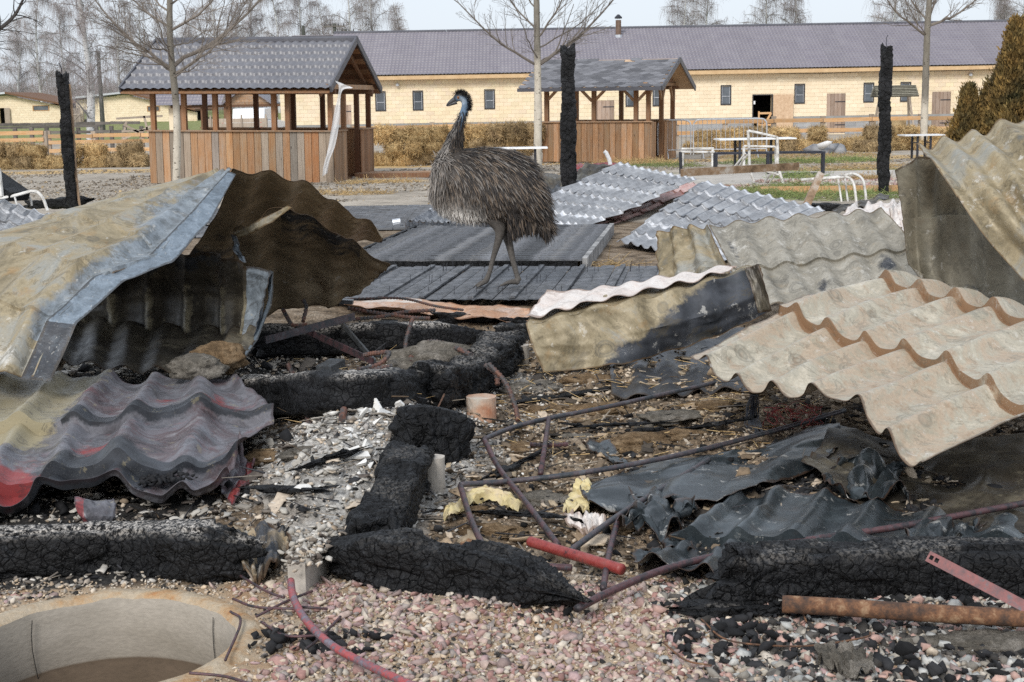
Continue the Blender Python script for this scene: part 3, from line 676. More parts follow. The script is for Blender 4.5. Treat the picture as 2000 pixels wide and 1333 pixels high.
# boardwalk to the right of it
bw = empty('low_boardwalk', (-3.4, 31.6, 0), 'low plank boardwalk leading right from the left gazebo', 'boardwalk', rot=(0, 0, math.radians(-5)))
for i in range(8): mk('plank', *bbox(0, 2.6, i*.11, i*.11+.1, .07, .11), WOOD, bw, local=True, col=[(.8, .75, .7)]*12)
mk('edge_board', *bbox(0, 2.6, -.04, -.005, 0, .10), WOOD_D, bw, local=True)
# torn plastic sheet
PLAST = NT('translucent_film'); PLAST.b.inputs['Alpha'].default_value = .72; PLAST = PLAST.out((.8, .81, .82), .35, 0, None)
cl = []
for (a, b), (c_, d) in (((655, 158), (690, 172)), ((662, 175), (668, 180)), ((652, 230), (664, 232)), ((641, 290), (655, 285)), ((634, 318), (645, 312)), ((630, 345), (640, 338))):
    cl.append((P(a, b, 29.75), P(c_, d, 29.72)))
V = []; n = 30
Lp = catmull([c_[0] for c_ in cl], n); Rp = catmull([c_[1] for c_ in cl], n)
for i in range(n):
    for f in np.linspace(0, 1, 8): V.append(Lp[i]*(1-f)+Rp[i]*f+A(0, .03*math.sin(f*9+i*.4)-.05, 0))
o = mk('plastic_sheet', V, gridF(8, n), PLAST, smooth=True); tag(o, 'torn clear plastic strip hanging from the left gazebo eave', 'plastic sheet')

gz2 = empty('shingled_gazebo', (.89, 38.0, 0), 'wooden gazebo with a grey shingle roof torn near the ridge', 'gazebo', rot=(0, math.radians(.4), math.radians(-20)))
GW, GD, GH = 2.93, 2.8, 1.05
c2 = [(1.05, .95, .85), (.95, .9, .8), (1.1, 1, .9), (.85, .78, .7), (1.15, 1.05, .95)]
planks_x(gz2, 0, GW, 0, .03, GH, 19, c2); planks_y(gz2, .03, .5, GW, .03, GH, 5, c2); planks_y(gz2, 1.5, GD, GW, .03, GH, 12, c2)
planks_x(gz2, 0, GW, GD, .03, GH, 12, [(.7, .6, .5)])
for a in ((-.04, GW+.06, -.05, .1, GH, GH+.03), (-.04, GW+.06, GD-.08, GD+.06, GH, GH+.03), (GW-.1, GW+.06, 1.5, GD-.08, GH+.001, GH+.031)): loc_box('top_rail', gz2, a, WOOD)
loc_box('floor', gz2, (0, GW, .03, GD, .02, .08), WOOD_D)
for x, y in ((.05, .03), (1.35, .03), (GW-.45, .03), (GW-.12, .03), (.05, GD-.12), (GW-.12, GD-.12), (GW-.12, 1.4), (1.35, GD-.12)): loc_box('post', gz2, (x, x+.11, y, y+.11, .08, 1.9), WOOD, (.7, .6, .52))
loc_box('eave_beam', gz2, (-.3, GW+.1, .02, .14, 1.9, 1.98), WOOD_D); loc_box('eave_beam', gz2, (-.3, GW+.1, GD-.14, GD-.02, 1.9, 1.98), WOOD_D); loc_box('tie_beam', gz2, (GW-.11, GW, -.3, GD+.3, 1.98, 2.06), WOOD)
for x, s in ((.1, 1), (1.35, -1), (1.42, 1), (GW-.45, -1), (GW-.35, 1)): mk('brace', *bar((x, .07, 1.6), (x+s*.3, .07, 1.9), .06, .07), WOOD, gz2, local=True)
for y, s in ((.1, 1), (1.45, -1), (1.5, 1), (GD-.1, -1)): mk('brace', *bar((GW-.06, y, 1.6), (GW-.06, y+s*.3, 1.97), .06, .07), WOOD, gz2, local=True)
RX0, RX1 = -.5, 3.35; RY0, RY1, RYM = -.5, 3.3, 1.4; ZEV, ZRG = 1.93, 2.68
sl_ = math.hypot(RYM-RY0, ZRG-ZEV); an = math.atan2(ZRG-ZEV, RYM-RY0)
for ya in (RY0, RY1):
    V = [(RX0, ya, ZEV), (RX1, ya, ZEV), (RX1, RYM, ZRG), (RX0, RYM, ZRG)]; V += [(a, b, c-.04) for a, b, c in V]
    mk('roof_deck', V, [(0, 1, 2, 3), (7, 6, 5, 4), (0, 4, 5, 1), (1, 5, 6, 2), (3, 2, 6, 7), (0, 3, 7, 4)], OSB, gz2, local=True)
    mk('fascia', *bar((RX1+.02, ya, ZEV-.02), (RX1+.02, RYM, ZRG-.02), .035, .14), ROOFD, gz2, local=True)
mk('fascia', *bar((RX0, RY0-.02, ZEV-.03), (RX1, RY0-.02, ZEV-.03), .03, .09), ROOFD, gz2, local=True)
gb = mk('gable_board', [(GW+.02, .35, 2.08), (GW+.02, 2.45, 2.08), (GW+.02, 1.4, 2.56)], [(0, 1, 2)], WOOD_D, gz2, local=True, solid=.03)
hexm = [(0, .0), (.09, -.07), (.21, -.07), (.30, 0), (.30, .16), (0, .16)]
V = [(x, y, .012) for x, y in hexm]+[(x, y, .004) for x, y in hexm]
shm = mesh_of('shingle', V, [(0, 1, 2, 3, 4, 5)]+[((i+1) % 6, i, i+6, (i+1) % 6+6) for i in range(6)]); shm.materials.append(SHING)
dec = empty('tmp', (0, 0, 0), 'x', 'x'); bpy.data.objects.remove(dec)
ca, sa = math.cos(an), math.sin(an)
nr = int(sl_/.145)
for r in range(nr):
    for cidx in range(-1, 13):
        x = RX0+cidx*.3+(.15 if r % 2 else 0); v = .07+r*.145
        if x < RX0-.02 or x > RX1-.19: continue
        if r >= nr-1 and 1.0 < x < 2.95 and random.random() < .9: continue
        if r == nr-2 and 1.75 < x < 2.1: continue
        inst('shingle', shm, gz2, (x, RY0+v*ca, ZEV+.003+v*sa+.006), (an-.03, 0, 0))
# ============================================================ HAY BALES
def bale_mesh(seed, m, L=.8, D=.45, H=.36, loose=.05, ns=1300):
    R = np.random.RandomState(seed); n = 9
    V = []; F = []; base = 0
    lin = np.linspace(-1, 1, n)
    for ax in range(3):
        for s in (-1, 1):
            u, v = np.meshgrid(lin, lin); q = np.zeros((n*n, 3)); q[:, ax] = s; q[:, (ax+1) % 3] = u.ravel(); q[:, (ax+2) % 3] = v.ravel()
            V.append(q); f = gridF(n, n); F.append((f if s > 0 else f[:, ::-1])+base); base += n*n
    q = np.concatenate(V); nr_ = q/np.maximum(1, (np.abs(q)**5).sum(1, keepdims=True)**.2)
    v = nr_*A(L/2, D/2, H/2); v = v*(1+.16*(fbm(v*7+seed*9, 4, seed)[:, None]-.5)*2)+nr_*.05*(fbm(v*26+seed, 3, seed)[:, None]-.5)
    v[:, 2] += H/2
    pts = v[R.randint(0, len(v), ns)]; nn = (pts-A(0, 0, H/2)); nn /= np.linalg.norm(nn, axis=1, keepdims=True)
    d = np.cross(nn, R.normal(size=nn.shape))*1.0+nn*R.uniform(.1, 1.0, (ns, 1)); d /= np.linalg.norm(d, axis=1, keepdims=True)
    l_ = R.uniform(.04, .17, (ns, 1)); rv, rf, ri = ribbons(pts-d*.02, pts+d*l_+A(0, 0, -.02), R.uniform(.004, .009, ns), seed=seed)
    k = R.uniform(.5, 1.7, ns)[ri][:, None]*A(1, 1, 1)
    allV = np.concatenate([v, rv]); FF = np.concatenate([np.concatenate(F), rf+len(v)])
    col = np.concatenate([np.tile(A(.8, .8, .8), (len(v), 1)), k])
    me = mesh_of('straw_bale', allV, FF, col=col); me.materials.append(m); return me
BM = [bale_mesh(i, (STRAW, STRAW, STRAWD, STRAW)[i]) for i in range(4)]
def bales(px0, px1, Y0, rows, lab, group, step=.50, jit=.05, skip=0, dark=.15, top_lab=None, rep=.8):
    x0, x1 = (px0-1000)*Y0/FPX, (px1-1000)*Y0/FPX
    for r in range(rows):
        x = x0+(.3 if r % 2 else 0)+.3; cnt = 0
        while x < x1-.2:
            if random.random() > skip*(r+.3):
                me = BM[2] if random.random() < dark else BM[random.choice((0, 1, 3))]
                o = bpy.data.objects.new('straw_bale', me); C.objects.link(o)
                s = random.uniform(.85, 1.1); o.scale = (s*rep, s, s*random.uniform(.9, 1.05)); o.rotation_euler = (random.uniform(-.12, .12), random.uniform(-.15, .15), random.choice((0, math.pi, math.pi/2))+random.uniform(-.3, .3))
                yy = Y0+random.uniform(-.12, .12)+.08*r; o.location = (x, yy, gr(x, yy)+r*.33-.02+random.uniform(-.01, .02))
                l2 = (ORD[min(cnt, 19)]+' '+((lab if r == 0 else top_lab or lab) if r < 2 else (top_lab or lab).replace('middle layer', 'top layer'))); cnt += 1
                tag(o, l2, 'straw bale', group+(' lower' if r == 0 else ' upper'))
            x += step*random.uniform(.88, 1.12)
bales(735, 1062, 37.9, 3, 'straw bale from the left, bottom layer behind the emu', 'stacked bales behind the emu', dark=.25, top_lab='straw bale from the left, middle layer behind the emu', skip=.02)
bales(-40, 310, 40.0, 2, 'brown bale from the left, on the ground behind the left post', 'bales behind the left post', step=.54, dark=.45, top_lab='brown bale from the left, on top behind the left post', skip=.18)
bales(1345, 1560, 42.5, 2, 'straw bale from the left, on the ground behind the trestle table', 'bales behind the table', step=.46, dark=.1, rep=.95, top_lab='straw bale from the left, on top behind the trestle table', skip=.04)
bales(1560, 1860, 42.5, 2, 'straw bale from the left, on the ground around the right post', 'bales around the right post', step=.46, dark=.2, rep=.95, top_lab='straw bale from the left, on top around the right post', skip=.1)
o = bpy.data.objects.new('straw_bale', BM[2]); C.objects.link(o); o.location = (*(G(1700, 297)[:2]), 0); o.scale = (1.1, .9, .9); tag(o, 'dark square straw bale lying left of the right charred post', 'straw bale')
def strawheap(px, py, r, h, n, lab, m=STRAW, seed=0, kind='stuff', name='loose_straw'):
    g_ = G(px, py); R = np.random.RandomState(seed)
    a = R.uniform(0, 6.28, n); q = np.sqrt(R.uniform(0, 1, n)); x = g_[0]+q*r*np.cos(a); y = g_[1]+q*r*.7*np.sin(a)
    z = hgt(x, y)+h*(1-q**2)*R.uniform(.2, 1, n); p0 = np.stack([x, y, z], 1); d = R.normal(size=(n, 3))*A(1, 1, .45); d /= np.linalg.norm(d, axis=1, keepdims=True)
    V, F, i = ribbons(p0, p0+d*R.uniform(.06, .22, (n, 1)), .004, seed=seed)
    V[:, 2] = np.maximum(V[:, 2], hgt(V[:, 0], V[:, 1])+.002)
    o = mk(name, V, F, m, col=(R.uniform(.6, 1.35, n)[i])[:, None]*A(1, 1, 1)); tag(o, lab, name.replace('_', ' '), kind=kind); return o
strawheap(180, 327, .9, .30, 2600, 'heap of fresh yellow straw before the left bales', seed=1)
strawheap(215, 322, .5, .26, 1400, 'low mound of bright straw right of the left charred post', seed=2)
strawheap(30, 330, 1.6, .08, 1600, 'straw scattered below the left bales', seed=3)
strawheap(740, 357, .9, .03, 900, 'straw scattered beside the boardwalk', seed=4)
strawheap(670, 378, 1.0, .02, 700, 'thin straw on the grey yard behind the folded sheet', seed=5)
strawheap(1245, 320, 1.2, .12, 1800, 'straw heaped at the front of the shingled gazebo', seed=6)
strawheap(1560, 305, 2.6, .06, 2500, 'straw strewn before the right bales', seed=7)
strawheap(1720, 330, 2.2, .05, 1500, 'straw around the right charred post', seed=8)
strawheap(1700, 355, .5, .14, 900, 'small straw tuft left of the right charred post', seed=9)
GRASSM = simple('dry_green_grass', [(.10, .15, .045), (.20, .25, .08), (.36, .33, .14)], 3, .8, usecol=True)
for i, (px, py, r, h, n) in enumerate(((1520, 318, 1.5, .10, 1600), (1640, 316, 1.2, .12, 1500), (1470, 385, 1.0, .12, 1500), (1560, 372, 1.0, .14, 1500), (1650, 385, 1.2, .10, 1500), (1370, 385, .8, .1, 900), (1300, 325, 1.0, .1, 800), (1560, 352, .7, .15, 1200))):
    strawheap(px, py, r, h, n, 'cut green grass lying at the edge of the path, patch '+('behind bench', 'past the bench', 'below frame', 'by white frame', 'by bed end', 'by low table', 'by gazebo', 'on bench foot')[i], GRASSM, 20+i, name='cut_grass')

# ============================================================ FENCES, BARRIERS
def rail_fence(name, lab, pts, rails, pm, rm, ph=1.05, pw=.14, th=.035, rh=.12, group=None, zoff=0):
    """pts: world (x,y) post positions"""
    e = empty(name, (pts[0][0], pts[0][1], 0), lab, 'fence', group)
    for x, y in pts: mk('post', *box(x-pw/2, x+pw/2, y-pw/2, y+pw/2, gr(x, y)-.1, gr(x, y)+ph+random.uniform(-.03, .05)), pm, e)
    for z in rails:
        for (xa, ya), (xb, yb) in zip(pts[:-1], pts[1:]):
            mk('rail', *bar((xa, ya-pw/2-th/2-.003, z+zoff+random.uniform(-.012, .012)), (xb-.02, yb-pw/2-th/2-.003, z+zoff+random.uniform(-.012, .012)), th, rh), rm, e)
    return e
Yf = 45
def wx(px, Y): return (px-1000)*Y/FPX
rail_fence('rail_fence', 'orange two rail fence with grey posts in front of the long barn', [(wx(p, Yf), Yf) for p in (700, 761, 853, 946, 1041, 1135, 1230, 1325, 1419, 1513, 1608, 1702, 1797, 1892, 1987, 2080)], (.88, .56), WOOD_G, WOOD_O, .98)
rail_fence('rail_fence', 'orange four rail fence behind the straw at the far left', [(wx(p, 44), 44) for p in (-80, 12, 105)], (.93, .72, .5, .32), WOOD_G, WOOD_O, 1.0)
rail_fence('rail_fence', 'orange three rail fence between the left charred post and gazebo', [(wx(p, 47), 47) for p in (112, 199, 292, 380)], (.76, .56, .3), WOOD_G, WOOD_O, .9)
rail_fence('old_fence', 'dark weathered rail fence in front of the left sheds', [(wx(p, 66), 66) for p in (-40, 48, 80, 109, 140, 170, 205, 234, 260, 292)], (.98, .6), WOOD_F, WOOD_F, 1.15, .16, .05, .13)
rail_fence('old_fence', 'black weathered rail fence further back by the shed door', [(wx(p, 80), 80) for p in (-60, 10, 80, 150, 215)], (.7, .4), WOOD_F, WOOD_F, .95, .16, .05, .13)
br_ = empty('broken_hurdle', (wx(285, 62), 62, 0), 'broken grey wooden hurdle leaning by the dark fence', 'hurdle')
for a, b in (((-.7, 0, .3), (.8, 0, .95)), ((-.6, 0, .95), (.5, 0, .35)), ((-.7, 0, .3), (-.5, .1, 1.05)), ((.5, 0, .2), (.3, 0, 1.3)), ((-.9, 0, 1.2), (1.1, 0, 1.28)), ((-.7, 0, .65), (.9, 0, .7))): mk('slat', *bar(a, b, .04, .09), WOOD_G, br_, local=True)
# crowd barriers
def barrier(px, Y, w_, lab):
    e = empty('crowd_barrier', (wx(px, Y), Y, 0), lab, 'barrier', None, (0, 0, math.radians(-2))); h = 1.05
    fr = catmull([(0, 0, .12), (0, 0, h-.2), (.05, 0, h-.05), (.2, 0, h), (w_/2, 0, h), (w_-.2, 0, h), (w_-.05, 0, h-.05), (w_, 0, h-.2), (w_, 0, .12)], 60)
    mk('frame', *tube(fr, .02, 6), GALV, e, local=True); mk('lower_rail', *tube([(0, 0, .25), (w_, 0, .25)], .016, 6), GALV, e, local=True)
    n = int(w_/.12)
    for i in range(1, n): mk('upright', *tube([(w_*i/n, 0, .25), (w_*i/n, 0, h-.01)], .009, 5), GALV, e, local=True)
    for x in (.25, w_-.25): mk('foot', *tube([(x, -.28, .02), (x, 0, .22), (x, .28, .02)], .016, 5), GALV, e, local=True)
    if w_ > 2: mk('plate', *box(w_*.45, w_*.55, -.03, -.02, h-.18, h-.04), GALV, e, local=True)
barrier(1358, 38.5, 1.95, 'galvanised crowd barrier behind the white trestle table'); barrier(1290, 38.7, .87, 'galvanised crowd barrier against the right side of the shingled gazebo')
# hay rack with plank roof
hr = empty('hay_rack', (wx(1745, 52), 52, 0), 'small hay feeder with a slatted roof behind the right charred post', 'feeder')
for s in (-1, 1):
    for i in range(7): f0, f1 = i/7, (i+1)/7-.01; mk('roof_board', *bar((-.75+.0, s*.5*(1-(f0+f1)/2), 1.55+.4*(f0+f1)/2), (.75, s*.5*(1-(f0+f1)/2), 1.55+.4*(f0+f1)/2), .085, .03, (0, -s*.6, .8)), WOOD_F, hr, local=True, col=[(1.8, 1.9, 1.7)]*8)
for x in (-.6, .6):
    for s in (-1, 1): mk('leg', *bar((x*1.15, s*.4, .0), (x*.85, s*.05, 1.6), .07, .07), WOOD_G, hr, local=True)
mk('trough', *box(-.5, .4, -.2, .2, .45, .8), STRAWD, hr, local=True)
# utility poles
for px, py, Y, arms in ((672, 46, 105, 2), (693, 57, 125, 1), (612, 50, 110, 0), (218, 100, 100, 0)):
    x = wx(px, Y); zt = P(px, py, Y)[2]
    e = empty('utility_pole', (x, Y, 0), {672: 'utility pole with two crossarms above the barn roof end', 693: 'shorter utility pole with one crossarm above the barn ridge', 612: 'bare dark pole rising behind the tiled gazebo roof', 218: 'grey pole standing behind the sheds at left'}[px], 'pole')
    mk('pole', *tube([(0, 0, 0), (0, 0, zt)], [.17, .12], 8), simple('tarred_pole', [(.05, .055, .045), (.09, .09, .08)], 2), e, local=True)
    for i in range(arms):
        z = zt-.25-i*.75; mk('crossarm', *box(-.75, .75, -.18, -.12, z, z+.09), WOOD_F, e, local=True)
        for xx in (-.68, -.3, .3, .68): mk('insulator', *tube([(xx, -.15, z+.09), (xx, -.15, z+.25)], [.05, .03], 6), BLACKF, e, local=True)
# ============================================================ TREES
def limb(mb, p, d, L, r, depth, R, seg=7, droop=0.0, wob=.12, up_=.0, kids=(3, 4), ang=(.5, .9), shrink=(.5, .7), sides=None, minr=.0035, tips=None, taper=.35):
    pts = [np.array(p, float)]; d = np.array(d, float); d /= np.linalg.norm(d)
    for i in range(seg):
        d = d+R.normal(size=3)*wob+A(0, 0, up_-droop*(i/seg)); d /= np.linalg.norm(d); pts.append(pts[-1]+d*L/seg)
    rad = np.linspace(r, max(r*taper, minr*.8), len(pts))
    mb.add(tube(pts, rad, sides or (7 if r > .05 else 5 if r > .018 else 3), caps=False))
    if tips is not None: tips.append((pts, depth))
    if depth <= 0: return
    n = R.randint(kids[0], kids[1]+1)
    for k in range(n):
        f = (.25+.7*(k+R.uniform(.1, .9))/n); i = min(int(f*seg), seg-1); q = pts[i]*(1-(f*seg-i))+pts[i+1]*(f*seg-i)
        dd = pts[i+1]-pts[i]; dd /= np.linalg.norm(dd); s = np.cross(dd, R.normal(size=3)); s /= np.linalg.norm(s)
        a = R.uniform(*ang); nd = dd*math.cos(a)+s*math.sin(a)
        limb(mb, q, nd, L*R.uniform(*shrink)*(1.15-.5*f), max(rad[i]*R.uniform(.45, .65), minr), depth-1, R, max(4, seg-1), droop, wob, up_, kids, ang, shrink, None, minr, tips, taper)
def near_tree(name, lab, base, top, r0_, r1, limbs, seed, Y, bark_h, cat='tree'):
    R = np.random.RandomState(seed)
    e = empty(name, (base[0], base[1], gr(base[0], base[1])), lab, cat)
    pts = catmull([base-A(0, 0, .1)]+[base*(1-f)+top*f+R.normal(size=3)*.025*A(1, 1, 0) for f in (.25, .5, .75)]+[top], 60)
    rad = np.linspace(r0_, r1, 60)*(1+.1*(vnoise(np.arange(60)[:, None]*A(.5, 0, 0)+seed, 3)-.5)); rad[:4] *= A(1.35, 1.2, 1.1, 1.04)
    V, F = tube(pts, rad, 14); V = np.array(V); cen = np.repeat(pts, 14, 0); V = V+(V-cen)*(.14*(fbm(V*9, 3, seed)-.5))[:, None]
    hh = V[:, 2]; k = 1-.62*sstep(bark_h-.15, bark_h+.25, hh+.25*(fbm(V*6, 2, 5)-.5)); mk('trunk', V, F, BARKW, e, col=k[:, None]*A(1, .97, .93), smooth=True)
    mb = MB()
    for i in range(18):
        f = R.uniform(.1, .95); q = catmull(pts[::6], 100)[int(f*99)]; rr = r0_*(1-f)+r1*f; a = R.uniform(0, 6.28)
        mb.add(tube([q+A(math.cos(a), math.sin(a), 0)*rr*.7, q+A(math.cos(a), math.sin(a), .2)*(rr*1.25)], [rr*.3, rr*.12], 6))
    mb.build('knot', BARKG, e)
    mb = MB()
    for px, py, tx, ty, rr, dy, dep in limbs:
        p = P(px, py, Y); q = P(tx, ty, Y+dy); m_ = (p+q)/2+A(0, 0, -.12*np.linalg.norm(q-p)*.6)
        lp = catmull([p, m_, q], 12)+R.normal(size=(12, 3))*.012; lp[0] = p
        ra = np.linspace(rr, rr*.3, 12); mb.add(tube(lp, ra, 7, False))
        for j in range(2, 12):
            for _ in range(R.randint(1, 3)):
                dd = lp[min(j+1, 11)]-lp[j-1]; dd /= np.linalg.norm(dd); s = np.cross(dd, R.normal(size=3)); s /= np.linalg.norm(s)
                a = R.uniform(.35, .9); limb(mb, lp[j], dd*math.cos(a)+s*math.sin(a)+A(0, 0, .15), R.uniform(.45, 1.1)*(1.25-j/14), ra[j]*.5, dep, R, 6, 0, .11, .03, (2, 4), (.3, .8), (.45, .7), None, .0028)
    mb.build('crown', BARKG if False else TWIGN, e); return e
b = G(343, 386); near_tree('young_tree', 'bare young plane tree with a pale spotted trunk before the left gazebo', b, P(331, -260, b[1]), .072, .04,
    [(337, 135, 165, -20, .035, -.6, 2), (338, 140, 215, 40, .03, .5, 2), (341, 128, 560, -60, .04, .4, 2), (341, 145, 480, 20, .03, -.5, 2), (333, 55, 235, -30, .025, .3, 2), (334, 60, 470, -60, .028, -.4, 2), (333, 25, 240, -80, .02, .6, 2),
     (338, 120, 300, 10, .02, -1.0, 2), (335, 90, 400, 60, .018, .9, 1), (333, 100, 260, 70, .018, -.8, 1), (333, 10, 420, -70, .02, .5, 2), (338, 150, 420, 90, .014, -1, 1)], 3, b[1], 1.55)
b = G(1050, 332); near_tree('young_tree', 'bare young tree with white spotted trunk standing directly behind the emu', b, P(1049, -200, b[1]), .10, .05,
    [(1052, 130, 880, -10, .035, -.5, 2), (1055, 125, 1215, -20, .045, .4, 2), (1048, 60, 960, -60, .025, .6, 2), (1050, 75, 1130, -70, .028, -.6, 2), (1052, 118, 1010, 20, .02, -1, 2), (1056, 120, 1150, 40, .02, .9, 2), (1049, 20, 990, -80, .02, .2, 1), (1050, 95, 1230, -50, .02, 1.0, 1)], 5, b[1], 2.6)
b = G(1803, 293); near_tree('young_tree', 'bare slender tree with flaking bark between straw bales and conifers', b, P(1822, -180, b[1]), .115, .065,
    [(1812, 72, 1700, -40, .04, -.5, 2), (1816, 50, 1925, -15, .045, .5, 2), (1814, 45, 1735, -80, .03, .6, 2), (1817, 30, 1860, -100, .03, -.6, 2), (1813, 75, 1760, -20, .02, -1, 1), (1818, 10, 1900, -90, .03, .2, 2)], 8, b[1], 1.3)
# branch entering at top left from a tree outside the frame
R = np.random.RandomState(4); Yb = 17.0
e = empty('overhanging_tree', (wx(-330, Yb), Yb, 0), 'dark bare branches reaching in at the top left corner', 'tree')
mk('trunk', *tube([A(wx(-330, Yb), Yb, -.1), A(wx(-325, Yb), Yb, 1.6), A(wx(-330, Yb), Yb, 3.6)], [.14, .12, .07], 10), BARKG, e, smooth=True)
mb = MB(); lp = catmull([A(wx(-330, Yb), Yb, 1.9), P(-150, 130, Yb), P(-60, 95, Yb), P(20, 40, Yb), P(50, -10, Yb)], 16); mb.add(tube(lp, np.linspace(.05, .012, 16), 6))
for j in range(4, 16):
    for _ in range(2): limb(mb, lp[j], A(R.uniform(-.2, 1), R.normal()*.5, R.uniform(-.1, .8)), R.uniform(.2, .5), .009, 1, R, 5, 0, .12, .02, (2, 3), (.3, .8), (.4, .6), None, .003)
mb.build('crown', simple('dark_bark', [(.03, .025, .022), (.06, .05, .045)], 5), e)

# birches far behind: three trees built, then copied
def birch_meshes(seed, H):
    R = np.random.RandomState(seed); trunk = MB(); pts = catmull([(0, 0, -.3), (R.normal()*.1, 0, H*.3), (R.normal()*.25, R.normal()*.2, H*.65), (R.normal()*.3, 0, H)], 24)
    trunk.add(tube(pts, np.linspace(.17, .025, 24), 8)); limbs = []
    lb = MB()
    for i in range(26):
        f = .16+.8*(i+R.uniform(0, 1))/26; q = pts[int(f*23)]; a = R.uniform(0, 6.28); L = H*(.34-.24*f)*R.uniform(.7, 1.15); el_ = R.uniform(.75, 1.2)
        d = A(math.cos(a)*math.cos(el_), math.sin(a)*math.cos(el_), math.sin(el_)); P_ = [q]
        for k in range(7): d = d+R.normal(size=3)*.1+A(math.cos(a)*.10, math.sin(a)*.10, -.10); d /= np.linalg.norm(d); P_.append(P_[-1]+d*L/7)
        lb.add(tube(P_, np.linspace(.06*(1.15-f), .018, 8), 5, False)); limbs.append(np.array(P_))
    s0 = []; s1 = []; w_ = []
    for P_ in limbs:
        for k in range(17):
            f = R.uniform(.15, 1)*6.99; i = int(f); q = P_[i]*(1-f+i)+P_[min(i+1, 7)]*(f-i)
            a = R.uniform(0, 6.28); out_ = R.uniform(.25, 1.1); q2 = q+A(math.cos(a)*out_, math.sin(a)*out_, R.uniform(-.15, .6)); s0.append(q); s1.append(q2); w_.append(.013)
            for _ in range(6):
                g_ = R.uniform(.2, 1); b0 = q*(1-g_)+q2*g_; prev = b0; dx = R.normal(size=2)*.12; l_ = R.uniform(.5, 1.7)/3
                for s in range(3): nx_ = prev+A(dx[0]*(1-s*.3)+R.normal()*.04, dx[1]*(1-s*.3), -l_*(.6+.4*s)); s0.append(prev); s1.append(nx_); w_.append(.0062-.001*s); prev = nx_
    Vt, Ft, _ = ribbons(s0, s1, np.array(w_), seed=seed)
    Vl = np.concatenate(lb.V)
    a = mesh_of('trunk', np.concatenate(trunk.V), trunk.F, smooth=True, col=np.ones((trunk.n, 3))); a.materials.append(BIRCH)
    b_ = mesh_of('branch', Vl, lb.F, smooth=True, col=np.full((len(Vl), 3), .55)); b_.materials.append(BIRCH)
    c_ = mesh_of('crown', Vt, Ft); c_.materials.append(TWIG); return a, b_, c_
BMs = [birch_meshes(s, h) for s, h in ((1, 13.0), (2, 11.5), (3, 14.0))]
def birch(px, Y, k, s, lab, grp=None, rz=0):
    e = empty('birch_tree', (wx(px, Y), Y, gr(wx(px, Y), Y)), lab, 'tree', grp, (0, 0, rz)); e.scale = (s*1.05, s*1.05, s)
    for nm, me in zip(('trunk', 'branch', 'crown'), BMs[k]): o = inst(nm, me, e, (0, 0, 0), scale=(1.7, 1.7, 1) if px == 192 and nm == 'trunk' else None)
birch(192, 86, 0, .95, 'white trunked weeping birch standing in front of the gap between the sheds', rz=1)
L1 = 'weeping birch in the grey belt behind the left sheds and gazebo'; L2 = 'weeping birch behind the barn roof at right'
for i, (px, Y, s) in enumerate(((15, 150, .85), (60, 140, .85), (105, 150, 1.0), (150, 155, .95), (255, 145, 1), (300, 150, .9), (345, 140, .8), (395, 150, .95), (440, 145, 1.0), (480, 150, .9), (520, 155, 1.1), (560, 145, .95), (605, 150, 1.05), (650, 150, 1.0), (700, 145, 1.05), (745, 150, 1.1), (790, 150, .95))):
    birch(px, Y, i % 3, s, ORD[i]+' birch from the left in the grey belt behind the sheds', 'birch belt at left', i*1.7)
for i, (px, Y, s) in enumerate(((1335, 130, 1.0), (1385, 135, .95), (1500, 130, .98), (1545, 135, 1.02), (1745, 130, 1.02), (1790, 135, .98), (1945, 130, 1.0), (1990, 135, 1.05))):
    birch(px, Y, (i+1) % 3, s, ORD[i]+' birch from the left showing behind the barn roof at right', 'birches behind the barn', i*2.3+.4)
# thicket far off behind the birches
R = np.random.RandomState(77); n = 26000
x = R.uniform(-85, 5, n); y = R.uniform(165, 185, n); z0 = R.uniform(0, 3.2, n)+.8
p0 = np.stack([x, y, z0], 1); V, F, _ = ribbons(p0, p0+np.stack([R.normal(0, .25, n), R.normal(0, .2, n), R.uniform(.5, 1.8, n)], 1), .02, seed=5)
o = mk('distant_thicket', V, F, TWIG); tag(o, 'grey bare thicket along the far horizon', kind='stuff')
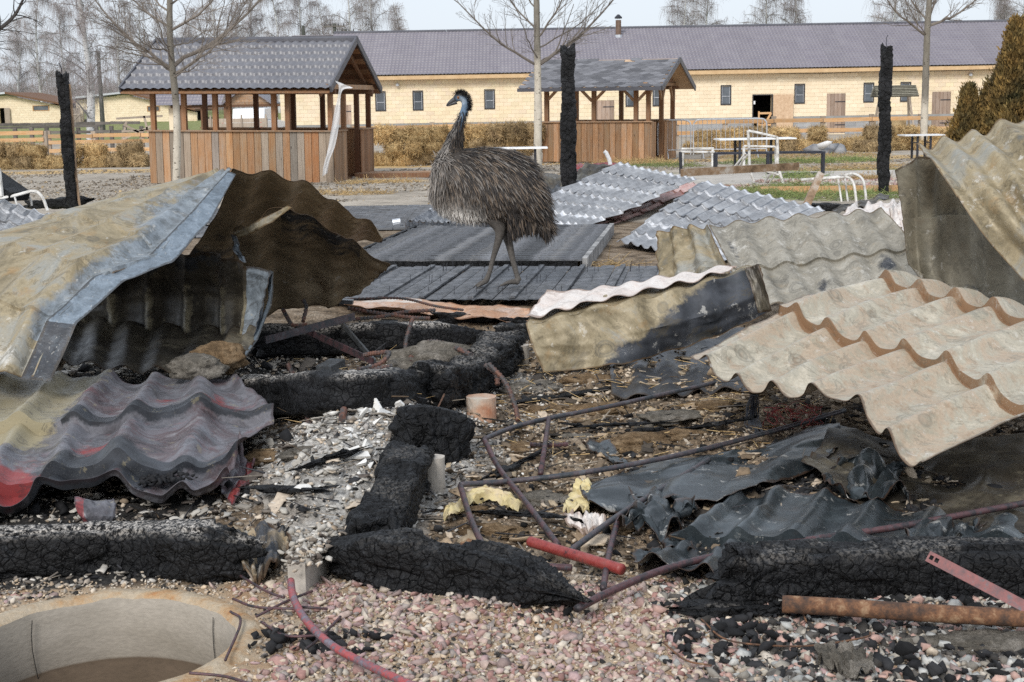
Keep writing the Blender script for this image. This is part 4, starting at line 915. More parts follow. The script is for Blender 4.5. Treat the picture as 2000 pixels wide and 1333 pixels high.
# thujas
def thuja(px, py, Y, ptop, wd, lab, seed, n=9000):
    R = np.random.RandomState(seed); b = A(wx(px, Y), Y, 0); H = P(px, ptop, Y)[2]
    e = empty('thuja_tree', b, lab, 'conifer')
    mk('trunk', *tube([b, b+A(0, 0, H*.95)], [.07, .01], 7), BARKG, e)
    nc = int(n/26); f = R.uniform(0.02, 1, nc)**1.1; a = R.uniform(0, 6.28, nc); prof = wd*np.minimum(1, (1-f)*1.6+.06)*(.45+.95*vnoise(np.stack([np.cos(a)*2.2, np.sin(a)*2.2, f*9], 1), seed))
    q = R.uniform(.35, 1, nc)**.5; cx_ = b[0]+np.cos(a)*prof*q; cy = b[1]+np.sin(a)*prof*q; cz = f*H
    Vs = []; cols = []
    for k in range(26):
        s = R.uniform(.03, .09, nc); off = R.normal(0, .05, (nc, 3)); c_ = np.stack([cx_, cy, cz], 1)+off
        d = np.stack([np.cos(a)*.5+R.normal(0, .25, nc), np.sin(a)*.5+R.normal(0, .25, nc), 1+R.normal(0, .25, nc)], 1); d /= np.linalg.norm(d, axis=1, keepdims=True)
        t_ = np.cross(d, R.normal(size=(nc, 3))); t_ /= np.linalg.norm(t_, axis=1, keepdims=True)
        Vs.append(np.stack([c_-t_*s[:, None]*.25, c_+t_*s[:, None]*.25, c_+d*s[:, None]+t_*s[:, None]*.1, c_+d*s[:, None]*1.1-t_*s[:, None]*.1], 1)); cl_ = R.uniform(.55, 1.5, nc)*(.6+.9*vnoise(c_*3.2, seed+3)); cols.append(np.repeat(cl_[:, None], 4, 1))
    V = np.concatenate(Vs).reshape(-1, 3); F = np.arange(len(V)).reshape(-1, 4); cc = np.concatenate(cols).reshape(-1)[:, None]*A(1, 1, 1)
    mk('crown', V, F, THUJA, e, col=cc)
thuja(1975, 300, 30.5, 42, .62, 'tall scorched brown conifer at the right edge of the picture', 1, 52000)
thuja(1888, 300, 31, 172, .42, 'short scorched conifer left of the tall one', 2, 22000)
thuja(1926, 300, 31.6, 176, .40, 'short scorched conifer squeezed between its taller neighbours', 3, 18000)
thuja(2030, 300, 30.5, 110, .6, 'scorched conifer cut off by the right frame edge', 4, 20000)

# ============================================================ CHARRED TIMBER
def lift_(q, c):
    cam_ = A(0, 0, CAMZ)
    for _ in range(60):
        if q[2] >= gr(q[0], q[1])+c: return q
        q = cam_+(q-cam_)*.99
    return q
def charbeam(name, lab, pts, w_, h_, seed, m=CHAR, cell=.045, depth=.013, res=.011, cat='beam', ash=0, endrough=.11, taper=None, parent=None, knob=.05, hint=(0, 0, 1)):
    pts = np.array([q if q[1] > 12 else lift_(q, h_*.3) for q in pts], float); L = np.linalg.norm(np.diff(pts, axis=0), axis=1).sum(); n = max(8, int(L/res)); k = max(16, int(2*(w_+h_)/res*.8)); k = min(k, 110)
    c_ = catmull(pts, n); T = np.gradient(c_, axis=0); T /= np.linalg.norm(T, axis=1, keepdims=True)
    S = np.cross(T, A(*hint)); S /= np.linalg.norm(S, axis=1, keepdims=True); U = np.cross(S, T)
    a = 2*np.pi*np.arange(k)/k; ca, sa = np.cos(a), np.sin(a); q = (np.abs(ca)**6+np.abs(sa)**6)**(-1/6)
    px, pz = ca*q*w_/2, sa*q*h_/2
    t_ = np.linspace(0, 1, n); tp = np.ones(n) if taper is None else np.interp(t_, *zip(*taper))
    s = t_*L; g_ = np.stack(np.broadcast_arrays(s[:, None], px[None], pz[None]), -1).reshape(-1, 3)
    big = (fbm(g_*2.2+seed*3, 3, seed)-.5)*knob*2; warp = (fbm(g_*9+seed, 2, seed+2)-.5)[:, None]*.03
    cr = cracks((g_+warp)/A(cell*.8, cell*1.7, cell*1.7), seed); cr2 = cracks((g_+warp)/A(cell*.45, cell*.6, cell*.6), seed+5)
    dm = .15+1.3*fbm(g_*4+seed, 3, seed+8); chip = sstep(.50, .53, fbm(g_*A(3.2, 7, 7)+seed*2, 3, seed+11))*.016+sstep(.55, .57, fbm(g_*A(5, 9, 9)+seed, 3, seed+12))*.016; big = big-chip; dsp = big+depth*.7*dm*(sstep(0, .16, cr)-1)+depth*.2*(sstep(0, .2, cr2)-1)+.009*(fbm(g_*A(10, 16, 16), 4, seed+1)-.5)
    off = (S[:, None]*px[None, :, None]+U[:, None]*pz[None, :, None])*tp[:, None, None]
    nr_ = off/np.linalg.norm(off, axis=2, keepdims=True)
    er = (vnoise(np.stack([ca*2, sa*2, 0*ca+seed], 1), seed)-.5)*endrough*2
    base = c_[:, None]+off+nr_*dsp.reshape(n, k, 1)
    wgt = (np.clip((.12-s)/.12, 0, 1)[:, None]*-er[None]+np.clip((s-L+.12)/.12, 0, 1)[:, None]*er[None])
    base = base+T[:, None]*wgt[..., None]
    V = base.reshape(-1, 3); F = gridF(k, n, True)
    # ends: two inner rings
    ex = []; Fe = []
    for ei, (row, sg) in enumerate(((0, -1), (n-1, 1))):
        ring = V[row*k:(row+1)*k]; cen = ring.mean(0); prev = row*k
        for f in (.8, .55, .3, .08):
            rr = cen+(ring-cen)*f+T[row]*sg*(.02*(1-f)*0)+T[row]*(fbm(ring*14+f*5, 3, seed)-.6)[:, None]*.05
            st = len(V)+len(ex)*k; ex.append(rr); i = np.arange(k); j = (i+1) % k
            fe = np.stack([prev+i, prev+j, st+j, st+i], 1); Fe.append(fe if sg > 0 else fe[:, ::-1]); prev = st
    V = np.concatenate([V]+ex); F = np.concatenate([F]+Fe)
    F = F[:, ::-1]
    msk = np.zeros((len(V), 3))
    if ash: nzv = np.concatenate([nr_.reshape(-1, 3)[:, 2], np.zeros(len(V)-n*k)]); msk[:, 1] = np.clip(nzv*3-1.7, 0, 1)*ash*sstep(.40, .52, fbm(V*6, 3, seed+9))
    o = mk(name, V, F, m, parent, msk=msk, smooth=False)
    if parent is None: tag(o, lab, cat)
    return o
PL = [P(122, 146, 21.3), P(130, 230, 21.35), P(136, 330, 21.45), P(147, 425, 21.5)]
o = charbeam('charred_post', 'leaning charred post at left with a raw wood edge', PL, .17, .2, 1, CHARP, .10, .022, .02, 'post', hint=(0, 1, 0), knob=.015)
_q = catmull(PL, 14)[1:]+A(.088, .0, 0)
mk('raw_edge', *tube(_q, .022, 4, True), m_wood('raw_scorched_wood', (.30, .19, .11), (.45, .31, .2), (.38, .27, .18)), o)
mk('rebar', *tube([PL[0]+A(0, 0, -.05), PL[0]+A(-.01, 0, .09), PL[0]+A(-.04, 0, .17)], .008, 5), DARKM, o)
PM = [P(1108, 96, 23), P(1110, 200, 23), P(1110, 300, 23), P(1112, 400, 23)]
o = charbeam('charred_post', 'thick charred post with deep scales behind the emu tail', PM, .26, .26, 2, CHARP, .10, .026, .02, 'post', hint=(0, 1, 0), knob=.02, taper=((0, .95), (.5, 1.05), (.85, .95), (.92, .72), (1, .7)))
mk('rebar', *tube([PM[0], PM[0]+A(.02, 0, .18)], .005, 5), DARKM, o)
PR = [P(1731, 94, 23), P(1728, 200, 23), P(1727, 300, 23), P(1725, 400, 23)]
o = charbeam('charred_post', 'charred post with a bent rebar on top at right', PR, .2, .2, 3, CHARP, .10, .022, .02, 'post', hint=(0, 1, 0), knob=.018, taper=((0, .95), (.5, 1.05), (.8, 1.1), (.86, .8), (1, .78)))
mk('rebar', *tube([PR[0]+A(0, 0, -.05), PR[0]+A(0, 0, .16), PR[0]+A(.02, 0, .2)], .006, 5), DARKM, o)
ob_ = charbeam('burnt_log', 'burnt log lying on the ground behind the left charred post', [P(55, 400, 21.9), P(110, 398, 21.9), P(150, 394, 21.9), P(178, 390, 21.9)], .17, .16, 4, CHARP, .08, .016, .02, 'log', taper=((0, 1), (.7, 1), (.8, .9), (1, .15)))
# low burnt sill along the paving edges
charbeam('burnt_sill', 'low burnt timber along the yard edge at left', [A(wx(150, 19.2), 19.2, .04), A(wx(480, 19.0), 19.0, .04)], .14, .09, 5, CHAR, .06, .012, .03, 'beam', ash=1)
charbeam('burnt_sill', 'low burnt timber behind the pale bed end at right', [A(wx(1590, 20.3), 20.3, .05), A(wx(1765, 20.0), 20.0, .05)], .3, .12, 6, CHARF, .07, .02, .02, 'beam', ash=.6)
# ============================================================ PAVING AND DECK
R = np.random.RandomState(5); mb = MB(); y = 17.6
r = 0
while y < 22.4:
    xa = -6.5+(.1 if r % 2 else 0)
    while xa < .55:
        if not (y < 18.2 and xa > -2.5):
            k = R.uniform(.6, 1.5); mb.add(bbox(xa+.005, xa+.195, 0, .001, 0, 1) if False else ([(xa+.004, y+.004, .0), (xa+.196, y+.004, .0), (xa+.196, y+.096, .0), (xa+.004, y+.096, .0), (xa+.012, y+.012, .02+R.uniform(0, .008)), (xa+.188, y+.012, .02+R.uniform(0, .008)), (xa+.188, y+.088, .022), (xa+.012, y+.088, .022)], BF), (k, k, k))
        xa += .2
    y += .1; r += 1
o = mb.build('paving', simple('sooty_paver', [(.045, .047, .052), (.11, .115, .125)], 6, .6, usecol=True, vary=(1, 1), bs=60)); o.location[2] += .015; tag(o, 'sooty grey block paving behind the deck', kind='structure')
dk = empty('burnt_deck', (-.55, 13.3, 0), 'charred boardwalk deck of lengthwise boards under the standing emu', 'deck', rot=(0, 0, math.radians(-8)))
bm_ = []
for v in range(4):
    n = 70; xs_ = np.linspace(0, 2.35, n); V = []; R = np.random.RandomState(60+v)
    for x in xs_:
        for yy, zz in ((0, .0), (.006, .018), (.03, .022), (.06, .021), (.088, .018), (.094, .0)): V.append((x, yy+.004*(vnoise(np.array([[x*4, v, yy*3]]), v)[0]-.5), zz+.006*(vnoise(np.array([[x*14, v*3+yy*20, 1.]]), 2)[0]-.5)))
    me = mesh_of('board', V, gridF(6, n), msk=np.zeros((len(V), 3))); me.materials.append(DECKM); bm_.append(me)
i = 0; y = .35
while y < 4.1: inst('board', bm_[i % 4], dk, (-1.15+random.uniform(-.02, .02), y, .10+random.uniform(-.004, .004))); y += .101; i += 1
mk('joist', *box(-1.1, 1.15, .35, .41, 0, .1), CHARF, dk, local=True); mk('joist', *box(-1.1, 1.15, 4.0, 4.06, 0, .1), CHARF, dk, local=True)
mk('side_board', *bbox(1.2, 1.25, .3, 4.1, 0.0, .135), simple('ashy_white_board', [(.10, .10, .10), (.42, .41, .40)], 7, .8), dk, local=True)
mk('side_board', *bbox(-1.22, -1.18, .3, 4.1, 0.0, .12), CHARF, dk, local=True)
wk = empty('burnt_walkway', (0, 11.1, 0), 'charred front walkway of wide crosswise boards with raised battens', 'walkway', rot=(0, 0, math.radians(-8)))
n = 50; R = np.random.RandomState(9); wm = []
for v in range(4):
    V = []; gx = np.linspace(0, .135, 8); gy = np.linspace(0, 2.3, n)
    gx_, gy_ = np.meshgrid(gx, gy); pz_ = .016+.014*(fbm(np.stack([gx_*30, gy_*9, gx_*0+v*7], -1), 4, v)-.5); pz_[:, 0] = .010; pz_[:, -1] = .010
    me = mesh_of('board', np.stack([gx_, gy_, pz_], -1).reshape(-1, 3), gridF(8, n), msk=np.zeros((8*n, 3))); me.materials.append(DECKM); wm.append(me)
x = -1.95; i = 0
while x < 2.0:
    inst('board', wm[(i*3) % 4], wk, (x, random.uniform(-.03, .03), .05+random.uniform(-.003, .003)), (0, random.uniform(-.012, .012), random.uniform(-.002, .002)))
    x += .138; i += 1
for k in range(11):
    x = -1.8+k*.36+random.uniform(-.03, .03); mk('batten', *bar((x, .05, .078), (x+random.uniform(-.02, .02), 2.25, .080), .045, .016), DECKM, wk, local=True)
for k in range(110):
    x = random.uniform(-1.9, 1.9); y = random.choice((.35, 1.1, 1.9, 2.2))+random.uniform(-.02, .02)
    if k < 90: mk('nail', *tube([(x, y, .05), (x+random.uniform(-.01, .01), y, .13)], .003, 4), DARKM, wk, local=True)
# ============================================================ FURNITURE IN THE YARD
def table(name, lab, px0, px1, py, Y, legs, h=.74, d=.7, tilt=0, m=WHITEP, group=None):
    x0, x1 = wx(px0, Y), wx(px1, Y); zt = P((px0+px1)/2, py, Y)[2]
    e = empty(name, ((x0+x1)/2, Y, 0), lab, 'table', group, (0, 0, tilt)); w_ = (x1-x0)/2
    mk('table_top', *box(-w_, w_, -d/2, d/2, zt-.03, zt), m, e, local=True)
    for x in legs:
        for y in (-d*.35, d*.35): mk('leg', *bar((x*w_, y, 0), (x*w_, y, zt-.03), .05, .05), DARKM, e, local=True)
        mk('leg_brace', *bar((x*w_, -d*.35, zt-.2), (x*w_, d*.35, zt-.2), .03, .03), DARKM, e, local=True)
    return e
table('trestle_table', 'white topped trestle table behind the scorched chair frame', 1402, 1551, 270, 31.5, (-.45, .5), tilt=.05)
table('trestle_table', 'white topped table standing just right of the emu back', 970, 1075, 288, 33, (-.2, .55))
table('trestle_table', 'white topped table beside the slender tree at right', 1760, 1837, 263, 36, (-.3, .35))
bn = empty('steel_bench', (wx(1550, 29.5), 29.5, 0), 'long dark blue steel bench frame behind the white table', 'bench', rot=(0, 0, -.12))
for y in (-.18, .18): mk('long_rail', *bar((-1.6, y, .48), (.65, y, .48), .05, .04), BLUEM, bn, local=True)
for x in (-1.55, -.5, .62):
    mk('cross_rail', *bar((x, -.155, .48), (x, .155, .48), .04, .04), BLUEM, bn, local=True)
    for y in (-.18, .18): mk('leg', *bar((x, y, 0), (x, y, .46), .045, .045), BLUEM, bn, local=True)
mk('foot_rail', *bar((-.47, -.18, .06), (.6, -.18, .06), .03, .03), BLUEM, bn, local=True)
def frame_thing(name, lab, cat, Y, segs, r=.013, m=PALEM, part='tube', sides=6, base=None):
    xs_ = [s[0] for q in segs for s in q[0]]; px = (min(xs_)+max(xs_))/2
    e = empty(name, (wx(px, Y), Y, 0), lab, cat)
    for q in segs:
        pts = [P(a[0], a[1], Y+(a[2] if len(a) > 2 else 0)) for a in q[0]]
        n = max(2, len(pts)*8) if len(pts) > 2 and q[1] == 'c' else len(pts); 
        if q[1] == 'c': pts = catmull(pts, n)
        mk(q[2] if len(q) > 2 else part, *tube(pts, q[3] if len(q) > 3 else r, sides), q[4] if len(q) > 4 else m, e, smooth=False)
    return e
frame_thing('chair_frame', 'tall scorched white tube chair frame without a seat', 'chair frame', 26, [
    ([(1461, 255), (1463, 290), (1465, 330), (1473, 355)], 'c', 'leg', .026), ([(1518, 268), (1519, 300), (1520, 325), (1533, 370)], 'c', 'leg', .026),
    ([(1462, 256), (1490, 262), (1519, 269)], 'c', 'back_rail', .024), ([(1453, 286, .5), (1516, 287, .5)], 's', 'cross_rail', .02), ([(1453, 286, .5), (1453, 330, .5)], 's', 'leg', .026),
    ([(1515, 288, .5), (1516, 330, .5)], 's', 'leg', .026), ([(1456, 300, .1), (1423, 340, .4)], 's', 'arm', .02), ([(1460, 303, .1), (1430, 342, .4)], 's', 'arm', .018), ([(1470, 328), (1521, 342)], 's', 'cross_rail', .018),
    ([(1515, 325), (1490, 362, .3)], 's', 'brace', .018), ([(1520, 332), (1498, 366, .3)], 's', 'brace', .018)], .02)
frame_thing('low_table_frame', 'low scorched square frame left of the tall chair frame', 'frame', 26.5, [
    ([(1329, 297), (1396, 298)], 's', 'rail', .022), ([(1331, 291, .8), (1394, 290, .8)], 's', 'rail', .018), ([(1329, 297), (1330, 340)], 's', 'leg', .03, DARKM), ([(1396, 298), (1396, 340)], 's', 'leg', .03, DARKM),
    ([(1334, 298, .8), (1333, 325, .8)], 's', 'leg', .026), ([(1392, 292, .8), (1392, 325, .8)], 's', 'leg', .026)], .02)
frame_thing('bed_end', 'scorched white tube bed end with round corners before the right post', 'bed end', 22, [
    ([(1565, 352), (1640, 345), (1665, 340), (1684, 350), (1690, 375), (1692, 398)], 'c', 'bow', .02), ([(1585, 350, -.2), (1640, 347, -.2), (1658, 348, -.2), (1668, 362, -.2), (1673, 398, -.2)], 'c', 'bow', .02),
    ([(1637, 348), (1645, 405)], 's', 'bar', .015), ([(1650, 347), (1657, 402)], 's', 'bar', .015)], .02)
frame_thing('bed_end', 'scorched tube bed end at the far left edge', 'bed end', 17.5, [
    ([(-20, 392), (30, 382), (65, 374), (82, 385), (93, 412)], 'c', 'bow', .019), ([(-20, 378, .3), (20, 376, .3), (50, 378, .3), (60, 392, .3), (62, 402, .3)], 'c', 'bow', .015), ([(-3, 330), (3, 384)], 's', 'upright', .03), ([(28, 383), (33, 400)], 's', 'bar', .012)], .02)
scm = simple('scorched_brown_steel', [(.10, .06, .03), (.26, .17, .10), (.42, .38, .33)], 5, .6, .1)
o = mk('metal_box_section', *bar(P(1600, 345, 20.5), P(1558, 440, 19.6), .16, .10, (1, .4, 0)), scm); tag(o, 'open rusty channel section leaning on the silver sheets', 'channel')
o = mk('scorched_plank', *bar(P(1330, 338, 24.6), P(1560, 325, 25.4), .04, .13), scm); tag(o, 'long scorched brown channel lying before the bench', 'channel')
o = mk('path_kerb', *bar(P(1480, 372, 24), P(1840, 368, 23.2), .05, .12), WOOD_O); tag(o, 'rusty orange kerb board of the path at right', 'kerb board')
pth = mk('concrete_path', *box(wx(1170, 29), wx(2300, 29), 26.2, 30.2, .004, .05), simple('pale_path_concrete', [(.40, .365, .32), (.52, .485, .43)], 1.6, .9, bs=18)); tag(pth, 'pale concrete path across the yard', kind='structure')
o = mk('black_object', *bar(P(-40, 330, 18), P(38, 384, 17.6), .3, .12, (0, 0, 1)), CHARF); tag(o, 'dark charred board leaning at the far left edge', 'board')
# covered heap by the bales
R = np.random.RandomState(3); c_ = G(1612, 303)
V, F, i = rocks(np.array([c_+A(-.25, 0, .12), c_+A(.12, .1, .16), c_+A(.5, 0, .08)]), [.36, .33, .34], 4, (.45, .6)); o = mk('covered_heap', V, F, simple('grey_tarpaulin', [(.10, .10, .11), (.3, .3, .3)], 3, .7)); tag(o, 'small heap under a grey cover by the straw bales', 'heap')
V, F, i = rocks(np.array([c_+A(-.05, -.25, .28)]), [.22], 9, (.5, .6)); o = mk('white_bag', V, F, WHITEP, smooth=True); tag(o, 'white plastic bag lying on the covered heap', 'bag')
# pink gravel beyond
def gravel(name, lab, n, xr, yr, size, cols, seed, dens=None, m=None, zoff=0, sq=None, flat=(.45, .9)):
    R = np.random.RandomState(seed); x = R.uniform(*xr, n); y = R.uniform(*yr, n)
    if dens is not None: k = R.uniform(0, 1, n) < dens(x, y); x, y = x[k], y[k]
    s = R.uniform(size[0], size[1], len(x))*np.where(R.uniform(0, 1, len(x)) < .12, 1.5, 1); z = hgt(x, y)+s*.25+zoff
    V, F, i = rocks(np.stack([x, y, z], 1), s, seed, flat, sq); cc = A(*cols).reshape(-1, 3); c = cc[R.randint(0, len(cc), len(x))]*R.uniform(.75, 1.2, (len(x), 1))
    o = mk(name, V, F, m or GRAV, col=c[i]); tag(o, lab, name.replace('_', ' '), kind='stuff'); return o
t = NT('stone'); c = t.mix(.6, t.attr('col'), t.ramp(t.noise(60, 4, .6), [(.3, .5), (.65, 1.1)]), 'MULTIPLY'); GRAV = t.out(c, .9, 0, t.noise(120, 3), .3, .003, .3)
PINK = [(.38, .23, .20), (.44, .29, .255), (.32, .18, .155), (.47, .36, .31), (.36, .27, .245), (.54, .45, .36), (.48, .36, .33), (.40, .28, .27), (.55, .46, .36), (.36, .31, .28), (.5, .42, .33), (.62, .55, .46)]
gravel('pink_gravel', 'pink gravel patch beside the far path', 2600, (3.6, 7.6), (23.5, 26.1), (.025, .045), PINK, 31)
gravel('pink_gravel', 'thin pink gravel on the path by the bench', 900, (4.6, 8.6), (26.3, 27.2), (.02, .04), PINK, 32, zoff=.045)

# ============================================================ SHEET METAL
def metal_mat(name, pal, burn=(.02, .022, .026), pale=(.62, .60, .55), rust=(.40, .17, .07), rough=(.45, .75), metal=.15, sc_=2.6, speck=.5, crack=.3, fine=70, spots=.5, edgec=None):
    t = NT(name); ms = t.sep(t.attr('msk')); cs = t.sep(t.attr('col')); n = t.noise(sc_, 9, .68, dist=.9)
    k = len(pal); c = t.ramp(n, [(.28+.44*i/(k-1), p) for i, p in enumerate(pal)])
    f = t.noise(fine, 5, .7); c = t.mix(.45, c, t.ramp(f, [(.3, .55), (.65, 1.08)]), 'MULTIPLY')
    m2 = t.noise(sc_*3.4, 6, .7)
    c = t.mix(t.math('MULTIPLY', t.ramp(m2, [(.56, 0), (.70, 1)]), spots), c, rust)
    b = t.ramp(t.math('ADD', ms[0], t.math('MULTIPLY', t.math('SUBTRACT', t.noise(5, 8, .72), .5), 1.1)), [(.42, 0), (.56, 1)])
    br_ = t.mix(t.ramp(t.noise(7, 4, .6), [(.35, 0), (.7, 1)]), burn, tuple(min(1, q*3.2+.01) for q in burn)); c = t.mix(b, c, br_)
    rr = t.ramp(t.math('ADD', ms[2], t.math('MULTIPLY', t.math('SUBTRACT', t.noise(8, 6, .7), .5), .9)), [(.45, 0), (.6, 1)]); c = t.mix(rr, c, rust)
    pp = t.ramp(t.math('ADD', ms[1], t.math('MULTIPLY', t.math('SUBTRACT', t.noise(11, 8, .75), .5), 1.2)), [(.45, 0), (.62, 1)]); c = t.mix(t.math('MULTIPLY', pp, .85), c, pale)
    sp = t.ramp(t.vor(150, 'F1'), [(.16, 1), (.24, 0)]); sm = t.math('MULTIPLY', sp, t.ramp(t.noise(4, 5, .7), [(.5, 0), (.62, 1)])); c = t.mix(t.math('MULTIPLY', sm, speck), c, (.72, .70, .64))
    sp2 = t.ramp(t.vor(110, 'F1'), [(.12, 1), (.2, 0)]); sm2 = t.math('MULTIPLY', sp2, t.ramp(t.noise(5.5, 5, .7), [(.54, 0), (.64, 1)])); c = t.mix(t.math('MULTIPLY', sm2, .6), c, (.05, .045, .04))
    bl_ = t.ramp(t.math('ADD', cs[1], t.math('MULTIPLY', t.math('SUBTRACT', t.noise(7, 6, .7), .5), .9)), [(.42, 0), (.6, 1)]); c = t.mix(t.math('MULTIPLY', bl_, .85), c, t.ramp(t.noise(13, 6, .7), [(.35, (.10, .125, .15)), (.6, (.27, .32, .37)), (.75, (.42, .45, .47))]))
    ed = t.ramp(t.math('ADD', cs[0], t.math('MULTIPLY', t.math('SUBTRACT', t.noise(22, 6, .75), .5), 1.2)), [(.55, 0), (.75, 1)]); c = t.mix(t.math('MULTIPLY', ed, .75), c, edgec or tuple(q*.35 for q in rust))
    stn = t.ramp(t.noise(sc_*1.7, 9, .75, t.mapv((1, 1.4, 1)), dist=1.5), [(.545, 0), (.565, 1), (.60, .75), (.61, 0)]); c = t.mix(t.math('MULTIPLY', stn, .5), c, tuple(q*.42 for q in pal[1]))
    blt = t.ramp(t.noise(sc_*5, 7, .72), [(.61, 0), (.64, 1)]); c = t.mix(t.math('MULTIPLY', blt, .4), c, pale)
    # nail stains
    rg = t.vor(3.4, 'F1', t.mapv((1, 1, 1))); c = t.mix(t.math('MULTIPLY', t.ramp(rg, [(.0, 1), (.035, .5), (.09, 0)]), .55), c, tuple(q*.45 for q in rust))
    c = t.mix(t.math('MULTIPLY', t.ramp(rg, [(.12, 0), (.15, 1), (.16, .2), (.20, .8), (.22, 0)]), .5), c, tuple(q*.5 for q in pal[0]))
    h = t.math('ADD', t.math('MULTIPLY', f, .6), t.noise(14, 4))
    return t.out(c, t.ramp(m2, [(.3, rough[0]), (.7, rough[1])]), metal, h, .22, .006, .45)
TAN = metal_mat('scorched_tan_sheet', [(.10, .115, .12), (.21, .17, .10), (.35, .29, .185), (.30, .30, .27), (.46, .41, .31)], rust=(.33, .19, .07), spots=.5, sc_=2.2)
TANP = metal_mat('scorched_pink_tan_sheet', [(.20, .19, .15), (.38, .34, .255), (.45, .35, .25), (.42, .385, .30), (.56, .50, .39), (.62, .58, .48)], rust=(.27, .165, .095), spots=.62, sc_=3.4, rough=(.3, .55))
UND = metal_mat('sooty_brown_underside', [(.15, .12, .08), (.34, .265, .17), (.52, .42, .29)], rust=(.26, .14, .06), spots=.25, speck=.15)
BOXM = metal_mat('sooty_black_sheet', [(.02, .019, .017), (.07, .06, .045), (.24, .21, .15)], rust=(.12, .07, .035), pale=(.32, .28, .19), spots=.3, speck=.35, rough=(.3, .6))
RED = metal_mat('burnt_red_grey_sheet', [(.03, .028, .034), (.10, .095, .105), (.20, .20, .22), (.12, .085, .09), (.27, .26, .27)], rust=(.27, .05, .05), pale=(.36, .31, .19), edgec=(.05, .04, .045), spots=.3, rough=(.32, .5), speck=.15)
DRK = metal_mat('slate_black_sheet', [(.014, .018, .021), (.034, .043, .048), (.095, .115, .125)], rust=(.14, .07, .035), spots=.12, speck=.2, rough=(.26, .4), burn=(.008, .008, .009))
SIL = metal_mat('bare_silver_sheet', [(.13, .13, .135), (.31, .31, .315), (.58, .575, .57)], rust=(.42, .36, .33), pale=(.82, .83, .85), spots=.2, rough=(.3, .42), metal=.3, speck=.0, burn=(.035, .038, .045), sc_=1.8, fine=25)
WHI = metal_mat('bleached_white_sheet', [(.60, .50, .45), (.72, .66, .61), (.80, .79, .77)], rust=(.55, .33, .22), spots=.25, speck=0, rough=(.5, .7), metal=0)
ORG_ = metal_mat('heat_orange_sheet', [(.42, .20, .10), (.55, .34, .22), (.62, .52, .46)], rust=(.42, .16, .05), spots=.7, metal=.2)
PNK = metal_mat('scorched_pink_sheet', [(.42, .17, .14), (.58, .36, .32), (.72, .62, .58)], rust=(.35, .12, .09), spots=.3, speck=0, metal=.05)

